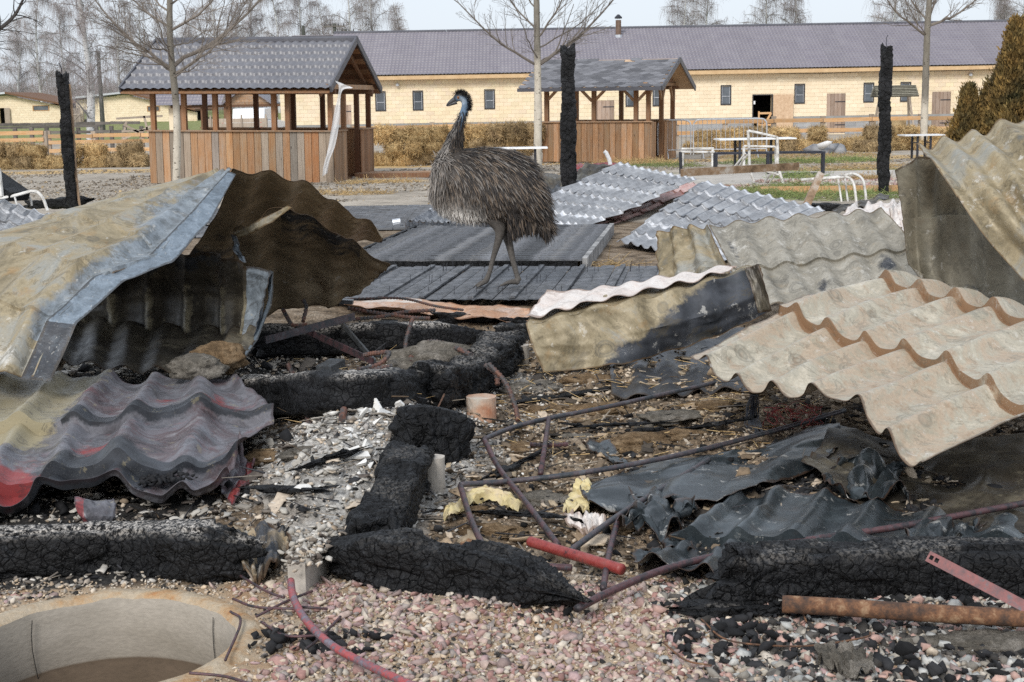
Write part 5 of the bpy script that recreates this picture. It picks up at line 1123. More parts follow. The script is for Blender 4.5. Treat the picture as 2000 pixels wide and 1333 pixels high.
def sheet(name, lab, cat, rows, m, waves=6, amp=.02, steps=0, sh_=.02, nu=None, crump=.01, thick=.002, parent=None, seed=0, vlin=False, mask=None, flip=False, wdir='u', group=None, sharp=1.0, vres=18, edge=.01, disp=None, cr_sc=2.2, clr=.03, blue=None, rev=False, ulin=False):
    K = np.array([[(PC(*c, c=clr) if c[2] < 11 else P(*c)) for c in r] for r in rows]); nr_, nc = K.shape[:2]
    nu = nu or max(int(waves*14), 40)
    U = np.array([(np.stack([np.interp(np.linspace(0, nc-1, nu), np.arange(nc), K[i][:, q]) for q in range(3)], 1) if ulin else catmull(K[i], nu)) for i in range(nr_)])        # rows x nu x 3
    vs = []
    ns = max(1, steps) if steps else 1
    base = np.linspace(0, 1, vres*max(nr_-1, 1)+1).tolist()
    if steps:
        for i in range(1, int(steps)+1): base += [min(i/steps-.0005, 1), min(i/steps+.0015, 1)]
    if vlin:
        for i in range(1, nr_-1): base += [i/(nr_-1)-.012, i/(nr_-1)+.012]
    vs = np.array(sorted(set(round(b, 5) for b in base))); nv = len(vs)
    S = np.zeros((nv, nu, 3))
    if vlin:
        t_ = vs*(nr_-1); i0 = np.minimum(t_.astype(int), nr_-2); f = (t_-i0)[:, None, None]; S = U[i0]*(1-f)+U[i0+1]*f
    else:
        full = catmull(np.concatenate([U.reshape(nr_, -1)], 1), 4001) if nr_ > 2 else None
        if full is None: S = U[0]*(1-vs[:, None, None])+U[1]*vs[:, None, None]
        else: S = full[(vs*4000).astype(int)].reshape(nv, nu, 3)
    du = np.gradient(S, axis=1); dv = np.gradient(S, axis=0)
    N = np.cross(du, dv); N /= np.linalg.norm(N, axis=2, keepdims=True)+1e-9
    if N[..., 2].mean() < 0: N = -N
    if flip: N = -N
    # smooth normals a little along v to stop folds twisting
    u = np.linspace(0, 1, nu)[None, :]*np.ones((nv, 1)); v = vs[:, None]*np.ones((1, nu))
    ww = (u if wdir == 'u' else v)*waves
    prof = (1-2.6*np.abs(((ww+.35) % 1)-.5)**.85) if sharp < 0 else 1.9*np.exp(-(((ww % 1)-.5)/.20)**2)-.8 if sharp != 1.0 else np.cos(2*np.pi*ww)
    h = amp*prof
    if steps:
        sv = u if wdir == 'v' else v; fr = (sv*steps+1e-4) % 1.0; fr = np.where(sv >= .99999, 1, fr); h = h+sh_*(fr if rev else 1-fr)
    p3 = np.stack([u*3+seed*7.1, v*3, 0*u], -1)
    h = h+crump*1.3*(fbm(p3*cr_sc, 4, seed)-.5)+crump*1.6*(.25-np.abs(fbm(p3*cr_sc*.9+5, 2, seed+31)-.5)*2)
    if disp is not None: h = h+disp(u, v)
    S = S+N*h[..., None]
    e_ = edge*(fbm(np.stack([u*14, v*14, 0*u+seed], -1), 3, seed+4)-.5)*2
    bw_ = np.maximum(np.maximum(1-u*22, 1-(1-u)*22), np.maximum(1-v*22, 1-(1-v)*22)).clip(0, 1)
    S = S+N*(e_*bw_)[..., None]
    ed = np.exp(-np.minimum(np.minimum(u, 1-u)*np.linalg.norm(K[0, -1]-K[0, 0]), np.minimum(v, 1-v)*np.linalg.norm(K[-1, 0]-K[0, 0]))/.02); bl = blue(u, v) if blue else 0*u
    ccol = np.stack([ed, np.broadcast_to(bl, (nv, nu)), 0*u], -1).reshape(-1, 3)
    V = S.reshape(-1, 3); F = gridF(nu, nv)
    mm = np.zeros((nv*nu, 3))
    if mask is not None: mm = np.stack([np.broadcast_to(q, (nv, nu)) for q in mask(u, v)], -1).reshape(-1, 3)
    o = mk(name, V, F, m, parent, msk=mm, smooth=True, solid=thick, col=ccol)
    es = o.modifiers.new('edge_split', 'EDGE_SPLIT'); es.split_angle = math.radians(38)
    if parent is None: tag(o, lab, cat, group)
    return o
def flange(parent, pts, w_, m, name='folded_edge', hint=(0, 0, 1), t_=.003, seed=0, mk_=(0, 0, 0)):
    c_ = catmull([P(*p) for p in pts], 60); n = len(c_); T = np.gradient(c_, axis=0); T /= np.linalg.norm(T, axis=1, keepdims=True)
    W = np.cross(T, A(*hint)); W /= np.linalg.norm(W, axis=1, keepdims=True); W = W*.35+A(*hint)*-.94 if False else A(*hint)*np.ones((n, 1))
    V = np.stack([c_, c_+W*w_*.5+.004*np.sin(np.arange(n)*.9)[:, None], c_+W*w_], 1).reshape(-1, 3)
    return mk(name, V, gridF(3, n), m, parent, smooth=True, solid=t_, msk=np.tile(A(*mk_), (len(V), 1)))
Z3 = lambda u, v: (0*u, 0*u, 0*u)
g2 = lambda u, v, a, b, s, t: np.exp(-((u-a)/s)**2-((v-b)/t)**2)
# 1 big arched tan sheet at left (outer face)
ARC = sheet('arched_roof_sheet', 'large tan scorched metal sheet arching up with a blue grey edge at left', 'metal sheet',
    [[(66, 742, 6.75), (122, 628, 6.95), (216, 545, 7.15), (318, 508, 7.5), (398, 420, 7.9), (456, 333, 8.3)],
     [(10, 735, 6.7), (60, 610, 6.95), (150, 520, 7.2), (262, 470, 7.6), (352, 402, 8.1), (440, 338, 8.5)],
     [(-60, 735, 6.8), (-20, 600, 7.1), (70, 500, 7.5), (185, 440, 7.9), (300, 390, 8.3), (425, 341, 8.7)],
     [(-150, 730, 7.0), (-120, 600, 7.4), (-20, 485, 7.9), (110, 432, 8.3), (235, 392, 8.7), (405, 347, 9.0)],
     [(-260, 730, 7.3), (-230, 610, 7.8), (-120, 490, 8.4), (30, 455, 8.7), (180, 410, 9.0), (380, 358, 9.3)]],
    TAN, waves=5, amp=.034, steps=4.9, sh_=.016, crump=.006, seed=1, nu=240, sharp=-1, wdir='v', ulin=True,
    blue=lambda u, v: .95*np.exp(-(v/.22)**2)*(u > .12)+.5*g2(u, v, .8, .35, .25, .3)+.35*g2(u, v, .3, .55, .15, .2), mask=lambda u, v: (.55*g2(u, v, .0, .05, .12, .05), .55*g2(u, v, .05, .35, .12, .25)+.25*(v < .02), .42*g2(u, v, .45, .55, .2, .2)))
BLU = metal_mat('heat_blued_edge', [(.10, .12, .14), (.20, .245, .29), (.34, .40, .46)], rust=(.12, .10, .08), spots=.25, speck=.2, rough=(.3, .45), metal=.35, sc_=9)
sheet('folded_edge', '', '', [[(40, 742, 6.70), (92, 626, 6.90), (184, 540, 7.10), (292, 498, 7.45), (374, 414, 7.84), (446, 334, 8.24)],
    [(100, 745, 6.70), (150, 632, 6.88), (245, 548, 7.08), (338, 512, 7.42), (412, 430, 7.82), (461, 340, 8.24)]], BLU, waves=5.5, amp=.002, crump=.004, ulin=True, nu=90, parent=ARC, seed=4, vres=6, edge=.004, mask=lambda u, v: (.7*(u < .2), 0*u, 0*u))
sheet('far_half', '', '', [[(455, 332, 8.3), (510, 336, 8.45), (565, 345, 8.6), (615, 368, 8.9), (660, 398, 9.2), (705, 425, 9.5), (752, 458, 9.8)],
    [(420, 430, 9.0), (480, 425, 9.1), (545, 425, 9.2), (600, 430, 9.4), (650, 440, 9.6), (700, 452, 9.8), (748, 462, 9.95)],
    [(330, 560, 9.7), (430, 545, 9.8), (500, 520, 9.9), (570, 500, 10.0), (630, 490, 10.05), (690, 478, 10.1), (742, 468, 10.1)]],
    UND, waves=4.5, amp=.02, steps=0, crump=.015, nu=90, parent=ARC, seed=2, mask=lambda u, v: (.5*sstep(.35, .8, v)*(u < .6), .12+0*u, .3*g2(u, v, .6, .05, .5, .12)))
# 2 second sheet leaning below it
S2 = sheet('leaning_roof_sheet', 'brown sooty sheet seen from beneath under the arched sheet', 'metal sheet',
    [[(455, 452, 8.5), (505, 428, 8.35), (560, 403, 8.2), (612, 430, 8.4), (668, 462, 8.6), (715, 488, 8.8), (762, 522, 9.0)],
     [(460, 530, 9.0), (510, 505, 9.0), (560, 490, 9.0), (612, 500, 9.1), (665, 520, 9.2), (705, 532, 9.2), (735, 548, 9.25)],
     [(480, 640, 9.5), (525, 618, 9.5), (570, 602, 9.5), (620, 600, 9.5), (655, 595, 9.45), (690, 578, 9.4), (718, 562, 9.35)]],
    UND, waves=4, amp=.02, crump=.02, nu=90, seed=3, edge=.02, mask=lambda u, v: (.6*(1-v)*(u > .3)*(u < .8), 0*u, .35*g2(u, v, .4, 1, .4, .3)))
sheet('folded_edge', '', '', [[(455, 455, 8.48), (505, 430, 8.32), (562, 402, 8.16)], [(470, 466, 8.44), (515, 444, 8.28), (572, 406, 8.12)]], TAN, waves=2, amp=.004, nu=40, parent=S2, seed=6, vres=4, edge=.004)
sheet('torn_edge_strip', '', '', [[(452, 458, 8.3), (458, 490, 8.25), (470, 513, 8.2)], [(463, 462, 8.27), (470, 490, 8.22), (482, 514, 8.2)]], BLU, waves=2, amp=.006, nu=30, parent=S2, seed=7, vres=5, edge=.004)
# 3 box-like dark sheet standing inside
S3 = sheet('upright_roof_sheet', 'dark corrugated sheet standing upright beneath the arched sheet', 'metal sheet',
    [[(120, 560, 8.9), (190, 545, 8.7), (270, 515, 8.5), (350, 497, 8.3), (430, 500, 8.1), (480, 517, 8.0), (535, 534, 7.8)],
     [(130, 610, 8.9), (190, 600, 8.75), (270, 585, 8.6), (350, 580, 8.4), (430, 582, 8.2), (480, 592, 8.05), (520, 600, 7.8)],
     [(150, 642, 8.8), (200, 648, 8.7), (270, 655, 8.5), (350, 660, 8.3), (430, 662, 8.1), (475, 660, 7.95), (505, 660, 7.75)]],
    BOXM, waves=6.5, amp=.024, crump=.008, nu=110, seed=8, sharp=.8, mask=lambda u, v: (.6*g2(u, v, .5, 0, .6, .3), .62*np.exp(-((((u*6.5) % 1)-.5)/.2)**2)*sstep(.15, .4, v), 0*u), blue=lambda u, v: .9*(u > .86))
sheet('lower_slope', '', '', [[(140, 618, 8.84), (200, 626, 8.74), (270, 634, 8.54), (350, 640, 8.34), (430, 642, 8.14), (475, 640, 7.99), (507, 640, 7.79)],
    [(110, 702, 7.7), (180, 712, 7.6), (250, 720, 7.5), (320, 722, 7.45), (390, 722, 7.4), (430, 722, 7.38), (458, 726, 7.35)]], BOXM, waves=6.5, amp=.02, crump=.012, nu=100, parent=S3, seed=9)
sheet('folded_edge', '', '', [[(536, 532, 7.79), (528, 590, 7.77), (507, 655, 7.72), (480, 695, 7.5), (458, 730, 7.33)], [(528, 528, 7.86), (520, 590, 7.84), (498, 650, 7.79), (472, 690, 7.57), (450, 725, 7.4)]], BLU, waves=2, amp=.004, crump=.006, nu=50, parent=S3, seed=10, vres=4, edge=.003)
sheet('side_fold', '', '', [[(120, 640, 8.2), (112, 670, 7.8), (100, 705, 7.5), (80, 742, 6.9)], [(152, 642, 8.6), (150, 670, 8.3), (130, 705, 7.9), (110, 738, 7.4)]], BOXM, waves=1, amp=.004, nu=30, parent=S3, seed=11, vres=8)
# 4 red grey crumpled sheet in the lower left
def crease(u, v): return .035*np.abs(np.sin(9*u+2.2*v))*sstep(.5, .9, u+.35*v)*(.6+.6*v)+.05*g2(u, v, .72, .75, .09, .12)-.05*g2(u, v, .35, .88, .12, .08)
RS = sheet('crumpled_roof_sheet', 'crumpled red and purple grey tile sheet in the lower left', 'metal sheet',
    [[(-150, 735, 7.25), (-60, 735, 7.25), (30, 728, 7.25), (110, 735, 7.25), (190, 728, 7.25), (265, 745, 7.2), (340, 737, 7.2), (400, 735, 7.2), (462, 752, 7.1)],
     [(-200, 800, 6.7), (-110, 800, 6.7), (-20, 800, 6.7), (65, 798, 6.7), (150, 795, 6.7), (235, 795, 6.7), (320, 790, 6.75), (415, 783, 6.8), (505, 800, 6.75)],
     [(-260, 865, 6.15), (-165, 862, 6.15), (-70, 862, 6.15), (20, 860, 6.15), (110, 863, 6.15), (200, 860, 6.15), (300, 852, 6.2), (415, 842, 6.3), (534, 846, 6.35)],
     [(-300, 945, 5.65), (-205, 942, 5.65), (-110, 940, 5.65), (-10, 932, 5.7), (85, 925, 5.75), (180, 922, 5.8), (285, 922, 5.8), (390, 908, 5.9), (478, 900, 6.0)],
     [(-340, 1030, 5.2), (-240, 1025, 5.2), (-140, 1020, 5.2), (-40, 1015, 5.25), (60, 1000, 5.35), (165, 975, 5.4), (270, 985, 5.4), (370, 990, 5.45), (452, 968, 5.6)]],
    RED, waves=6.5, amp=.030, rev=True, steps=2.35, sh_=.055, crump=.018, nu=200, seed=12, vres=14, disp=crease, sharp=.75, edge=.02, cr_sc=3.2,
    mask=lambda u, v: (.75*g2(u, v, .62, .85, .12, .15)+.6*g2(u, v, .4, 1, .15, .1)+.42*(np.abs((v*2.35) % 1) > .88)+.3*(u > .5), .95*sstep(.66, .44, u+.15*v)*sstep(.75, .5, v), .75*g2(u, v, .42, .85, .13, .14)+.6*g2(u, v, .62, .62, .1, .1)+.6*g2(u, v, .9, .35, .08, .12)+.45*g2(u, v, .75, .3, .06, .1)))
sheet('torn_flap', '', '', [[(468, 842, 6.1), (455, 890, 6.0), (430, 940, 5.85)], [(478, 905, 6.0), (470, 930, 5.9), (440, 965, 5.7)], [(500, 900, 6.2), (478, 950, 6.0), (452, 985, 5.8)]], RED, waves=1.5, amp=.01, crump=.012, nu=40, parent=RS, seed=13, vres=10, mask=lambda u, v: (0*u, 0*u, .75*(v > .6)))
sheet('torn_flap', '', '', [[(150, 985, 5.25), (185, 982, 5.3), (215, 990, 5.3)], [(148, 1005, 5.1), (180, 1005, 5.1), (212, 1010, 5.15)], [(160, 1022, 5.05), (185, 1028, 5.05), (205, 1026, 5.1)]], RED, waves=1, amp=.01, crump=.01, nu=40, parent=RS, seed=15, vres=10, disp=lambda u, v: .05*np.sin(np.pi*v), mask=lambda u, v: (0*u, 0*u, .6*(u < .3)))
# 5 gutter-like bent panel in the middle
GB = sheet('bent_roof_sheet', 'bent trough shaped sheet with white top strip and soot streaked face', 'metal sheet',
    [[(1068, 580, 8.55), (1140, 575, 8.55), (1210, 565, 8.5), (1280, 553, 8.5), (1350, 543, 8.5), (1420, 530, 8.55), (1480, 518, 8.6)],
     [(1027, 634, 8.15), (1100, 618, 8.15), (1175, 598, 8.15), (1255, 582, 8.2), (1335, 562, 8.25), (1410, 542, 8.35), (1487, 521, 8.5)],
     [(1040, 680, 8.1), (1110, 672, 8.1), (1185, 658, 8.1), (1265, 645, 8.12), (1345, 625, 8.15), (1420, 602, 8.25), (1497, 565, 8.4)],
     [(1062, 728, 8.15), (1130, 722, 8.15), (1205, 712, 8.15), (1285, 695, 8.17), (1360, 670, 8.2), (1430, 645, 8.3), (1506, 608, 8.4)]],
    TAN, waves=6.5, amp=.011, crump=.014, nu=120, seed=16, vlin=True, vres=14,
    mask=lambda u, v: (.95*sstep(.25, .75, u+.75*(v-.66))*(v > .34), .0*u, .25*(v > .34)*(u < .3)))
sheet('white_top_strip', '', '', [[(1069, 577, 8.54), (1140, 572, 8.54), (1210, 562, 8.49), (1280, 550, 8.49), (1350, 540, 8.49), (1440, 524, 8.55)], [(1030, 628, 8.17), (1102, 612, 8.17), (1178, 593, 8.17), (1258, 577, 8.22), (1338, 557, 8.27), (1415, 538, 8.37)]], WHI, waves=6.5, amp=.012, crump=.008, nu=100, parent=GB, seed=17, vres=8, disp=lambda u, v: .022+0*u)
sheet('end_flap', '', '', [[(1455, 524, 8.4), (1482, 516, 8.35)], [(1470, 565, 8.35), (1496, 560, 8.3)], [(1480, 612, 8.3), (1507, 608, 8.3)]], BOXM, waves=1, amp=.01, nu=20, parent=GB, seed=18, vres=8)
GRT = metal_mat('grey_speckled_sheet', [(.13, .125, .11), (.27, .25, .205), (.37, .345, .29), (.45, .43, .375)], rust=(.30, .21, .11), spots=.3, sc_=4, speck=.8)
# panel behind
PB = sheet('folded_roof_sheet', 'grey tan sheet with black blisters behind the trough shaped sheet', 'metal sheet',
    [[(1384, 444, 10.2), (1440, 435, 10.2), (1500, 428, 10.2), (1560, 423, 10.15), (1625, 418, 10.15), (1675, 414, 10.15), (1722, 410, 10.1)],
     [(1425, 528, 9.7), (1480, 525, 9.7), (1535, 520, 9.7), (1600, 512, 9.7), (1665, 503, 9.7), (1725, 495, 9.7), (1784, 488, 9.7)],
     [(1465, 600, 9.3), (1520, 600, 9.3), (1575, 595, 9.3), (1640, 590, 9.3), (1700, 585, 9.3), (1755, 580, 9.3), (1802, 575, 9.3)]],
    GRT, rev=True, waves=6, amp=.022, steps=2, sh_=.02, crump=.006, nu=110, seed=19,
    mask=lambda u, v: (.65*g2(u, v, .83, .65, .08, .25)+.6*g2(u, v, .45, .8, .06, .12)+.55*g2(u, v, .08, .3, .05, .2), .32+.1*np.sin(u*20)+0*u, 0*u))
sheet('shaded_side', '', '', [[(1287, 455, 10.6), (1320, 446, 10.5), (1350, 443, 10.35), (1386, 443, 10.22)], [(1289, 500, 10.5), (1325, 495, 10.3), (1368, 492, 10.1), (1405, 488, 10.0)], [(1290, 548, 10.3), (1330, 548, 10.1), (1380, 545, 9.9), (1432, 540, 9.75)]], TAN, waves=3, amp=.03, crump=.02, nu=60, parent=PB, seed=20, mask=lambda u, v: (.35*(u > .5), 0*u, .2+0*u))
# 6 tall right sheet
TR = sheet('tall_roof_sheet', 'tall tan sheet folded over at the right edge of the picture', 'metal sheet',
    [[(1792, 300, 8.55), (1835, 285, 8.6), (1880, 272, 8.6), (1925, 262, 8.65), (1975, 245, 8.7), (2040, 228, 8.75), (2120, 205, 8.8)],
     [(1836, 346, 8.2), (1885, 335, 8.2), (1935, 322, 8.2), (1985, 308, 8.2), (2040, 290, 8.2), (2100, 275, 8.2), (2160, 262, 8.2)],
     [(1912, 446, 7.95), (1960, 432, 7.9), (2005, 418, 7.9), (2055, 402, 7.85), (2105, 390, 7.8), (2160, 378, 7.8), (2220, 365, 7.8)],
     [(2008, 556, 7.85), (2055, 540, 7.8), (2100, 525, 7.75), (2150, 510, 7.7), (2200, 495, 7.7), (2250, 480, 7.7), (2310, 470, 7.7)]],
    TAN, waves=5, amp=.028, steps=2, sh_=.025, crump=.012, nu=110, seed=21, mask=lambda u, v: (0*u, .36*g2(u, v, .5, .5, .5, .3)+.1, .15*g2(u, v, .1, .8, .3, .4)))
OLV = metal_mat('olive_scorched_sheet', [(.13, .12, .09), (.24, .215, .16), (.36, .33, .25)], rust=(.2, .12, .06), spots=.25, speck=.2)
sheet('inner_face', '', '', [[(1766, 332, 8.95), (1800, 300, 8.75), (1850, 300, 8.9), (1920, 300, 9.1), (1990, 300, 9.2), (2080, 300, 9.3)],
    [(1766, 430, 8.95), (1805, 425, 8.9), (1860, 420, 8.95), (1925, 430, 9.0), (1990, 440, 9.1), (2080, 440, 9.2)], [(1775, 520, 8.9), (1812, 540, 8.85), (1868, 560, 8.85), (1930, 580, 8.85), (1995, 590, 8.9), (2080, 590, 9.0)],
    [(1800, 560, 8.8), (1830, 590, 8.75), (1880, 608, 8.7), (1940, 622, 8.7), (2000, 625, 8.7), (2080, 625, 8.8)]], OLV, waves=4.2, amp=.035, steps=3, sh_=.03, crump=.01, nu=110, parent=TR, seed=22, mask=lambda u, v: (.45*g2(u, v, .3, .33, .3, .05)+.5*g2(u, v, .5, .66, .4, .05)+.3*(v < .25), 0*u, 0*u))
# 7 big tan tile sheet in front at right
def ring(u, v): return 0*u
TT = sheet('tile_roof_sheet', 'broad tan and pink metal tile sheet lying tilted in the right foreground', 'metal sheet',
    [[(1347, 705, 6.62), (1395, 738, 6.45), (1450, 765, 6.25), (1510, 780, 6.05), (1572, 784, 5.9), (1640, 790, 5.7), (1700, 838, 5.45), (1745, 890, 5.2), (1797, 938, 5.05)],
     [(1420, 662, 6.9), (1475, 694, 6.7), (1530, 716, 6.5), (1590, 728, 6.3), (1655, 738, 6.1), (1722, 752, 5.9), (1790, 788, 5.65), (1845, 830, 5.4), (1910, 880, 5.2)],
     [(1525, 600, 7.2), (1578, 632, 7.0), (1632, 655, 6.75), (1692, 678, 6.55), (1755, 690, 6.35), (1820, 705, 6.1), (1885, 735, 5.85), (1950, 775, 5.6), (2025, 815, 5.4)],
     [(1612, 568, 7.5), (1665, 592, 7.25), (1715, 610, 7.0), (1775, 630, 6.8), (1840, 645, 6.55), (1905, 662, 6.3), (1975, 690, 6.05), (2045, 725, 5.8), (2120, 765, 5.6)],
     [(1705, 550, 7.75), (1755, 562, 7.5), (1808, 578, 7.25), (1865, 592, 7.0), (1925, 608, 6.8), (1990, 628, 6.5), (2060, 655, 6.25), (2130, 685, 6.0), (2210, 725, 5.8)],
     [(1770, 560, 8.0), (1820, 572, 7.75), (1870, 588, 7.5), (1925, 606, 7.25), (1985, 622, 7.0), (2050, 642, 6.7), (2120, 668, 6.4), (2190, 700, 6.15), (2270, 740, 5.9)]],
    TANP, waves=6.5, amp=.036, steps=2.55, sh_=.045, crump=.008, nu=180, seed=23, vres=14, sharp=.8, edge=.012,
    mask=lambda u, v: (0*u, .42*g2(u, v, .95, .05, .2, .2)+.3*g2(u, v, 0, 0, .08, .2), .62*((((v*2.55) % 1) > .96)|(((v*2.55) % 1) < .012))+.35*g2(u, v, .2, .33, .12, .1)))
# 8 black sheets beneath
D1 = sheet('black_sheet', 'slate black folded sheet with a pointed end in the middle right', 'metal sheet',
    [[(1132, 955, 6.3), (1190, 925, 6.4), (1260, 898, 6.5), (1330, 890, 6.55), (1400, 882, 6.6), (1470, 872, 6.6), (1550, 850, 6.6), (1640, 832, 6.6)],
     [(1140, 980, 6.1), (1200, 955, 6.15), (1270, 940, 6.2), (1340, 928, 6.25), (1410, 915, 6.3), (1480, 905, 6.3), (1555, 885, 6.3), (1645, 865, 6.4)],
     [(1150, 1000, 5.9), (1215, 995, 5.9), (1285, 985, 5.95), (1350, 985, 5.95), (1415, 985, 5.9), (1480, 960, 5.9), (1550, 930, 5.95), (1620, 900, 6.1)]],
    DRK, waves=2, amp=.006, crump=.022, nu=140, seed=24, vres=20, edge=.02, cr_sc=1.3, disp=lambda u, v: .09*(.5-np.abs(((2.6*u+v*.6) % 1)-.5))*v, mask=Z3)
sheet('pointed_flap', '', '', [[(1135, 870, 6.6), (1165, 880, 6.6), (1195, 905, 6.5)], [(1190, 865, 6.7), (1215, 890, 6.6), (1235, 915, 6.5)]], DRK, waves=1, amp=.01, crump=.02, nu=30, parent=D1, seed=25, vres=8)
sheet('black_sheet', 'wide sooty sheet hanging beneath the tan tile sheet at right', 'metal sheet',
    [[(1625, 832, 6.6), (1700, 850, 6.5), (1780, 862, 6.4), (1860, 860, 6.4), (1940, 855, 6.4), (2040, 850, 6.4), (2140, 850, 6.4)],
     [(1600, 880, 6.45), (1680, 912, 6.3), (1770, 940, 6.2), (1850, 950, 6.15), (1940, 960, 6.1), (2040, 960, 6.1), (2140, 960, 6.1)],
     [(1565, 912, 6.35), (1655, 965, 6.15), (1740, 1005, 6.0), (1840, 1028, 5.9), (1940, 1045, 5.85), (2040, 1055, 5.8), (2140, 1060, 5.8)]],
    BOXM, waves=1.3, amp=.02, crump=.03, nu=120, seed=26, vres=18, edge=.012, cr_sc=1.6, mask=lambda u, v: (.35+0*u, .0*u, .0*u))
sheet('black_tile_sheet', 'black wave tile sheet lying low beneath the steel tubes at right', 'metal sheet',
    [[(1400, 980, 6.0), (1460, 965, 6.0), (1520, 955, 6.0), (1590, 962, 6.0), (1660, 968, 5.95), (1740, 985, 5.9), (1830, 1000, 5.85), (1930, 1010, 5.8), (2050, 1020, 5.8)],
     [(1340, 1035, 5.55), (1405, 1028, 5.55), (1470, 1030, 5.5), (1540, 1035, 5.45), (1620, 1042, 5.45), (1700, 1050, 5.4), (1800, 1055, 5.4), (1910, 1055, 5.4), (2040, 1060, 5.4)],
     [(1275, 1085, 5.2), (1345, 1085, 5.15), (1415, 1085, 5.15), (1490, 1092, 5.1), (1570, 1095, 5.1), (1660, 1095, 5.1), (1770, 1090, 5.15), (1890, 1085, 5.2), (2030, 1085, 5.2)],
     [(1225, 1118, 5.0), (1300, 1120, 4.95), (1375, 1135, 4.9), (1440, 1150, 4.85), (1510, 1150, 4.85), (1600, 1140, 4.9), (1720, 1130, 4.95), (1850, 1120, 5.0), (2000, 1115, 5.0)]],
    DRK, rev=True, waves=6, amp=.022, steps=2, sh_=.04, crump=.018, nu=170, seed=27, vres=12, sharp=.8, edge=.015, mask=lambda u, v: (0*u, .15*g2(u, v, .2, .9, .2, .2)+.2*g2(u, v, .45, .4, .1, .1), .25*(v > .93)*(u < .35)))
for i, q in enumerate(([(1290, 1060, 5.3), (1350, 1035, 5.3), (1400, 1025, 5.35)], [(1235, 1085, 5.15), (1290, 1065, 5.2), (1345, 1050, 5.2)])):
    o = sheet('metal_scrap', 'small black metal strip on the debris '+('upper of two by the diagonal tube' if i else 'lower of two by the diagonal tube'), 'scrap', [q, [(a+12, b+22, c-.08) for a, b, c in q]], DRK, waves=1, amp=.008, crump=.02, nu=40, seed=30+i, vres=8)
sheet('blackened_panel', 'soot black upright panel under the trough shaped sheet', 'metal sheet', [[(1190, 690, 9.0), (1260, 690, 9.0), (1330, 680, 9.0), (1420, 650, 9.0), (1520, 630, 9.0)], [(1195, 775, 8.4), (1265, 772, 8.4), (1335, 768, 8.4), (1400, 765, 8.4), (1500, 760, 8.4)]], BOXM, waves=5, amp=.015, crump=.01, nu=60, seed=33, mask=lambda u, v: (.8+0*u, 0*u, 0*u))
# 9 orange strip before the deck
sheet('orange_sheet_strip', 'orange heat stained sheet strip along the front of the deck', 'metal sheet',
    [[(664, 582, 11.4), (730, 583, 11.3), (800, 584, 11.2), (860, 592, 11.0), (910, 597, 10.9), (970, 600, 10.9), (1036, 602, 10.9)], [(668, 592, 11.0), (730, 596, 10.9), (800, 600, 10.8), (860, 605, 10.7), (910, 608, 10.6), (970, 612, 10.5), (1036, 615, 10.5)], [(672, 600, 10.8), (730, 602, 10.75), (800, 606, 10.6), (860, 614, 10.4), (910, 624, 10.3), (970, 626, 10.25), (1032, 624, 10.3)]],
    ORG_, waves=2.5, amp=.01, crump=.035, nu=110, seed=34, vres=8, cr_sc=2, edge=.015, mask=lambda u, v: (0*u, .6*(v < .3)*(u < .4), .2+0*u))
# 10 silver sheets lying behind
def silver(name, lab, q, waves, steps, seed, m=SIL, amp=.02, msk=None, cr=.02, sh_=.028):
    (a, b, c_, d) = q   # far-left, far-right, near-right, near-left
    L = lambda p, q_, f: tuple(p[i]*(1-f)+q_[i]*f for i in range(3))
    rows = [[L(L(d, c_, u), L(a, b, u), v) for u in (0, .25, .5, .75, 1)] for v in (0, .33, .66, 1)]
    return sheet(name, lab, 'metal sheet', rows, m, waves=waves, amp=amp, steps=steps, sh_=sh_, crump=cr, nu=int(waves*12), seed=seed, vres=12, sharp=.8, edge=.01, mask=msk or (lambda u, v: (.85*sstep(.15, .8, v+.2*np.sin(u*7))*(.55+.45*np.sin(u*waves*6.283)), .6*(np.abs((v*steps) % 1) > .84)+.45*(v > .95)+.3*(v < .35), 0*u)))  # default mask paints wave shading: dark streak on one flank, pale step rows
silver('silver_roof_sheet', 'silver grey tile sheet fanned out right behind the emu', ((1206, 318, 23.6), (1362, 350, 21.0), (1112, 460, 16.9), (940, 445, 18.0)), 11, 7, 40)
silver('pink_roof_sheet', 'pinkish sheet lying under the first silver sheet', ((1240, 350, 25.5), (1375, 360, 23.0), (1145, 470, 17.0), (950, 458, 18.4)), 10, 6, 41, PNK, msk=Z3)
silver('silver_roof_sheet', 'silver wavy tile sheet nearest the pale tube chair frame', ((1372, 352, 19.5), (1612, 408, 16.8), (1400, 520, 13.6), (1203, 474, 15.6)), 10, 6, 42)
silver('pink_roof_sheet', 'narrow pink sheet edge beneath the wavy silver sheet', ((1330, 420, 19), (1500, 470, 16.4), (1400, 500, 15), (1228, 488, 15.9)), 8, 2, 43, PNK, msk=Z3)
silver('silver_roof_sheet', 'streaked silver tile sheet at the left edge of the picture', ((-120, 352, 19.5), (140, 432, 16.2), (60, 520, 13.5), (-150, 480, 14.5)), 9, 6, 44)
silver('silver_roof_sheet', 'flat bright silver sheet piece behind the arched sheet', ((95, 428, 17.6), (235, 428, 17.6), (225, 452, 16.2), (105, 458, 16.0)), 6, 2, 45, cr=.01, msk=lambda u, v: (0*u, .6+0*u, 0*u))
silver('bleached_sheet', 'bleached white sheet with a brown rim below the right post', ((1660, 398, 17.5), (1757, 392, 17.5), (1762, 445, 15.5), (1640, 430, 15.8)), 4, 0.001, 46, WHI, cr=.05, msk=Z3, sh_=0)
silver('bleached_sheet', 'small bleached sheet piece beside the tall tan sheet', ((1735, 405, 14.5), (1775, 385, 14.5), (1790, 470, 13.5), (1745, 440, 13.5)), 2, 0.001, 47, WHI, cr=.05, msk=Z3, sh_=0)
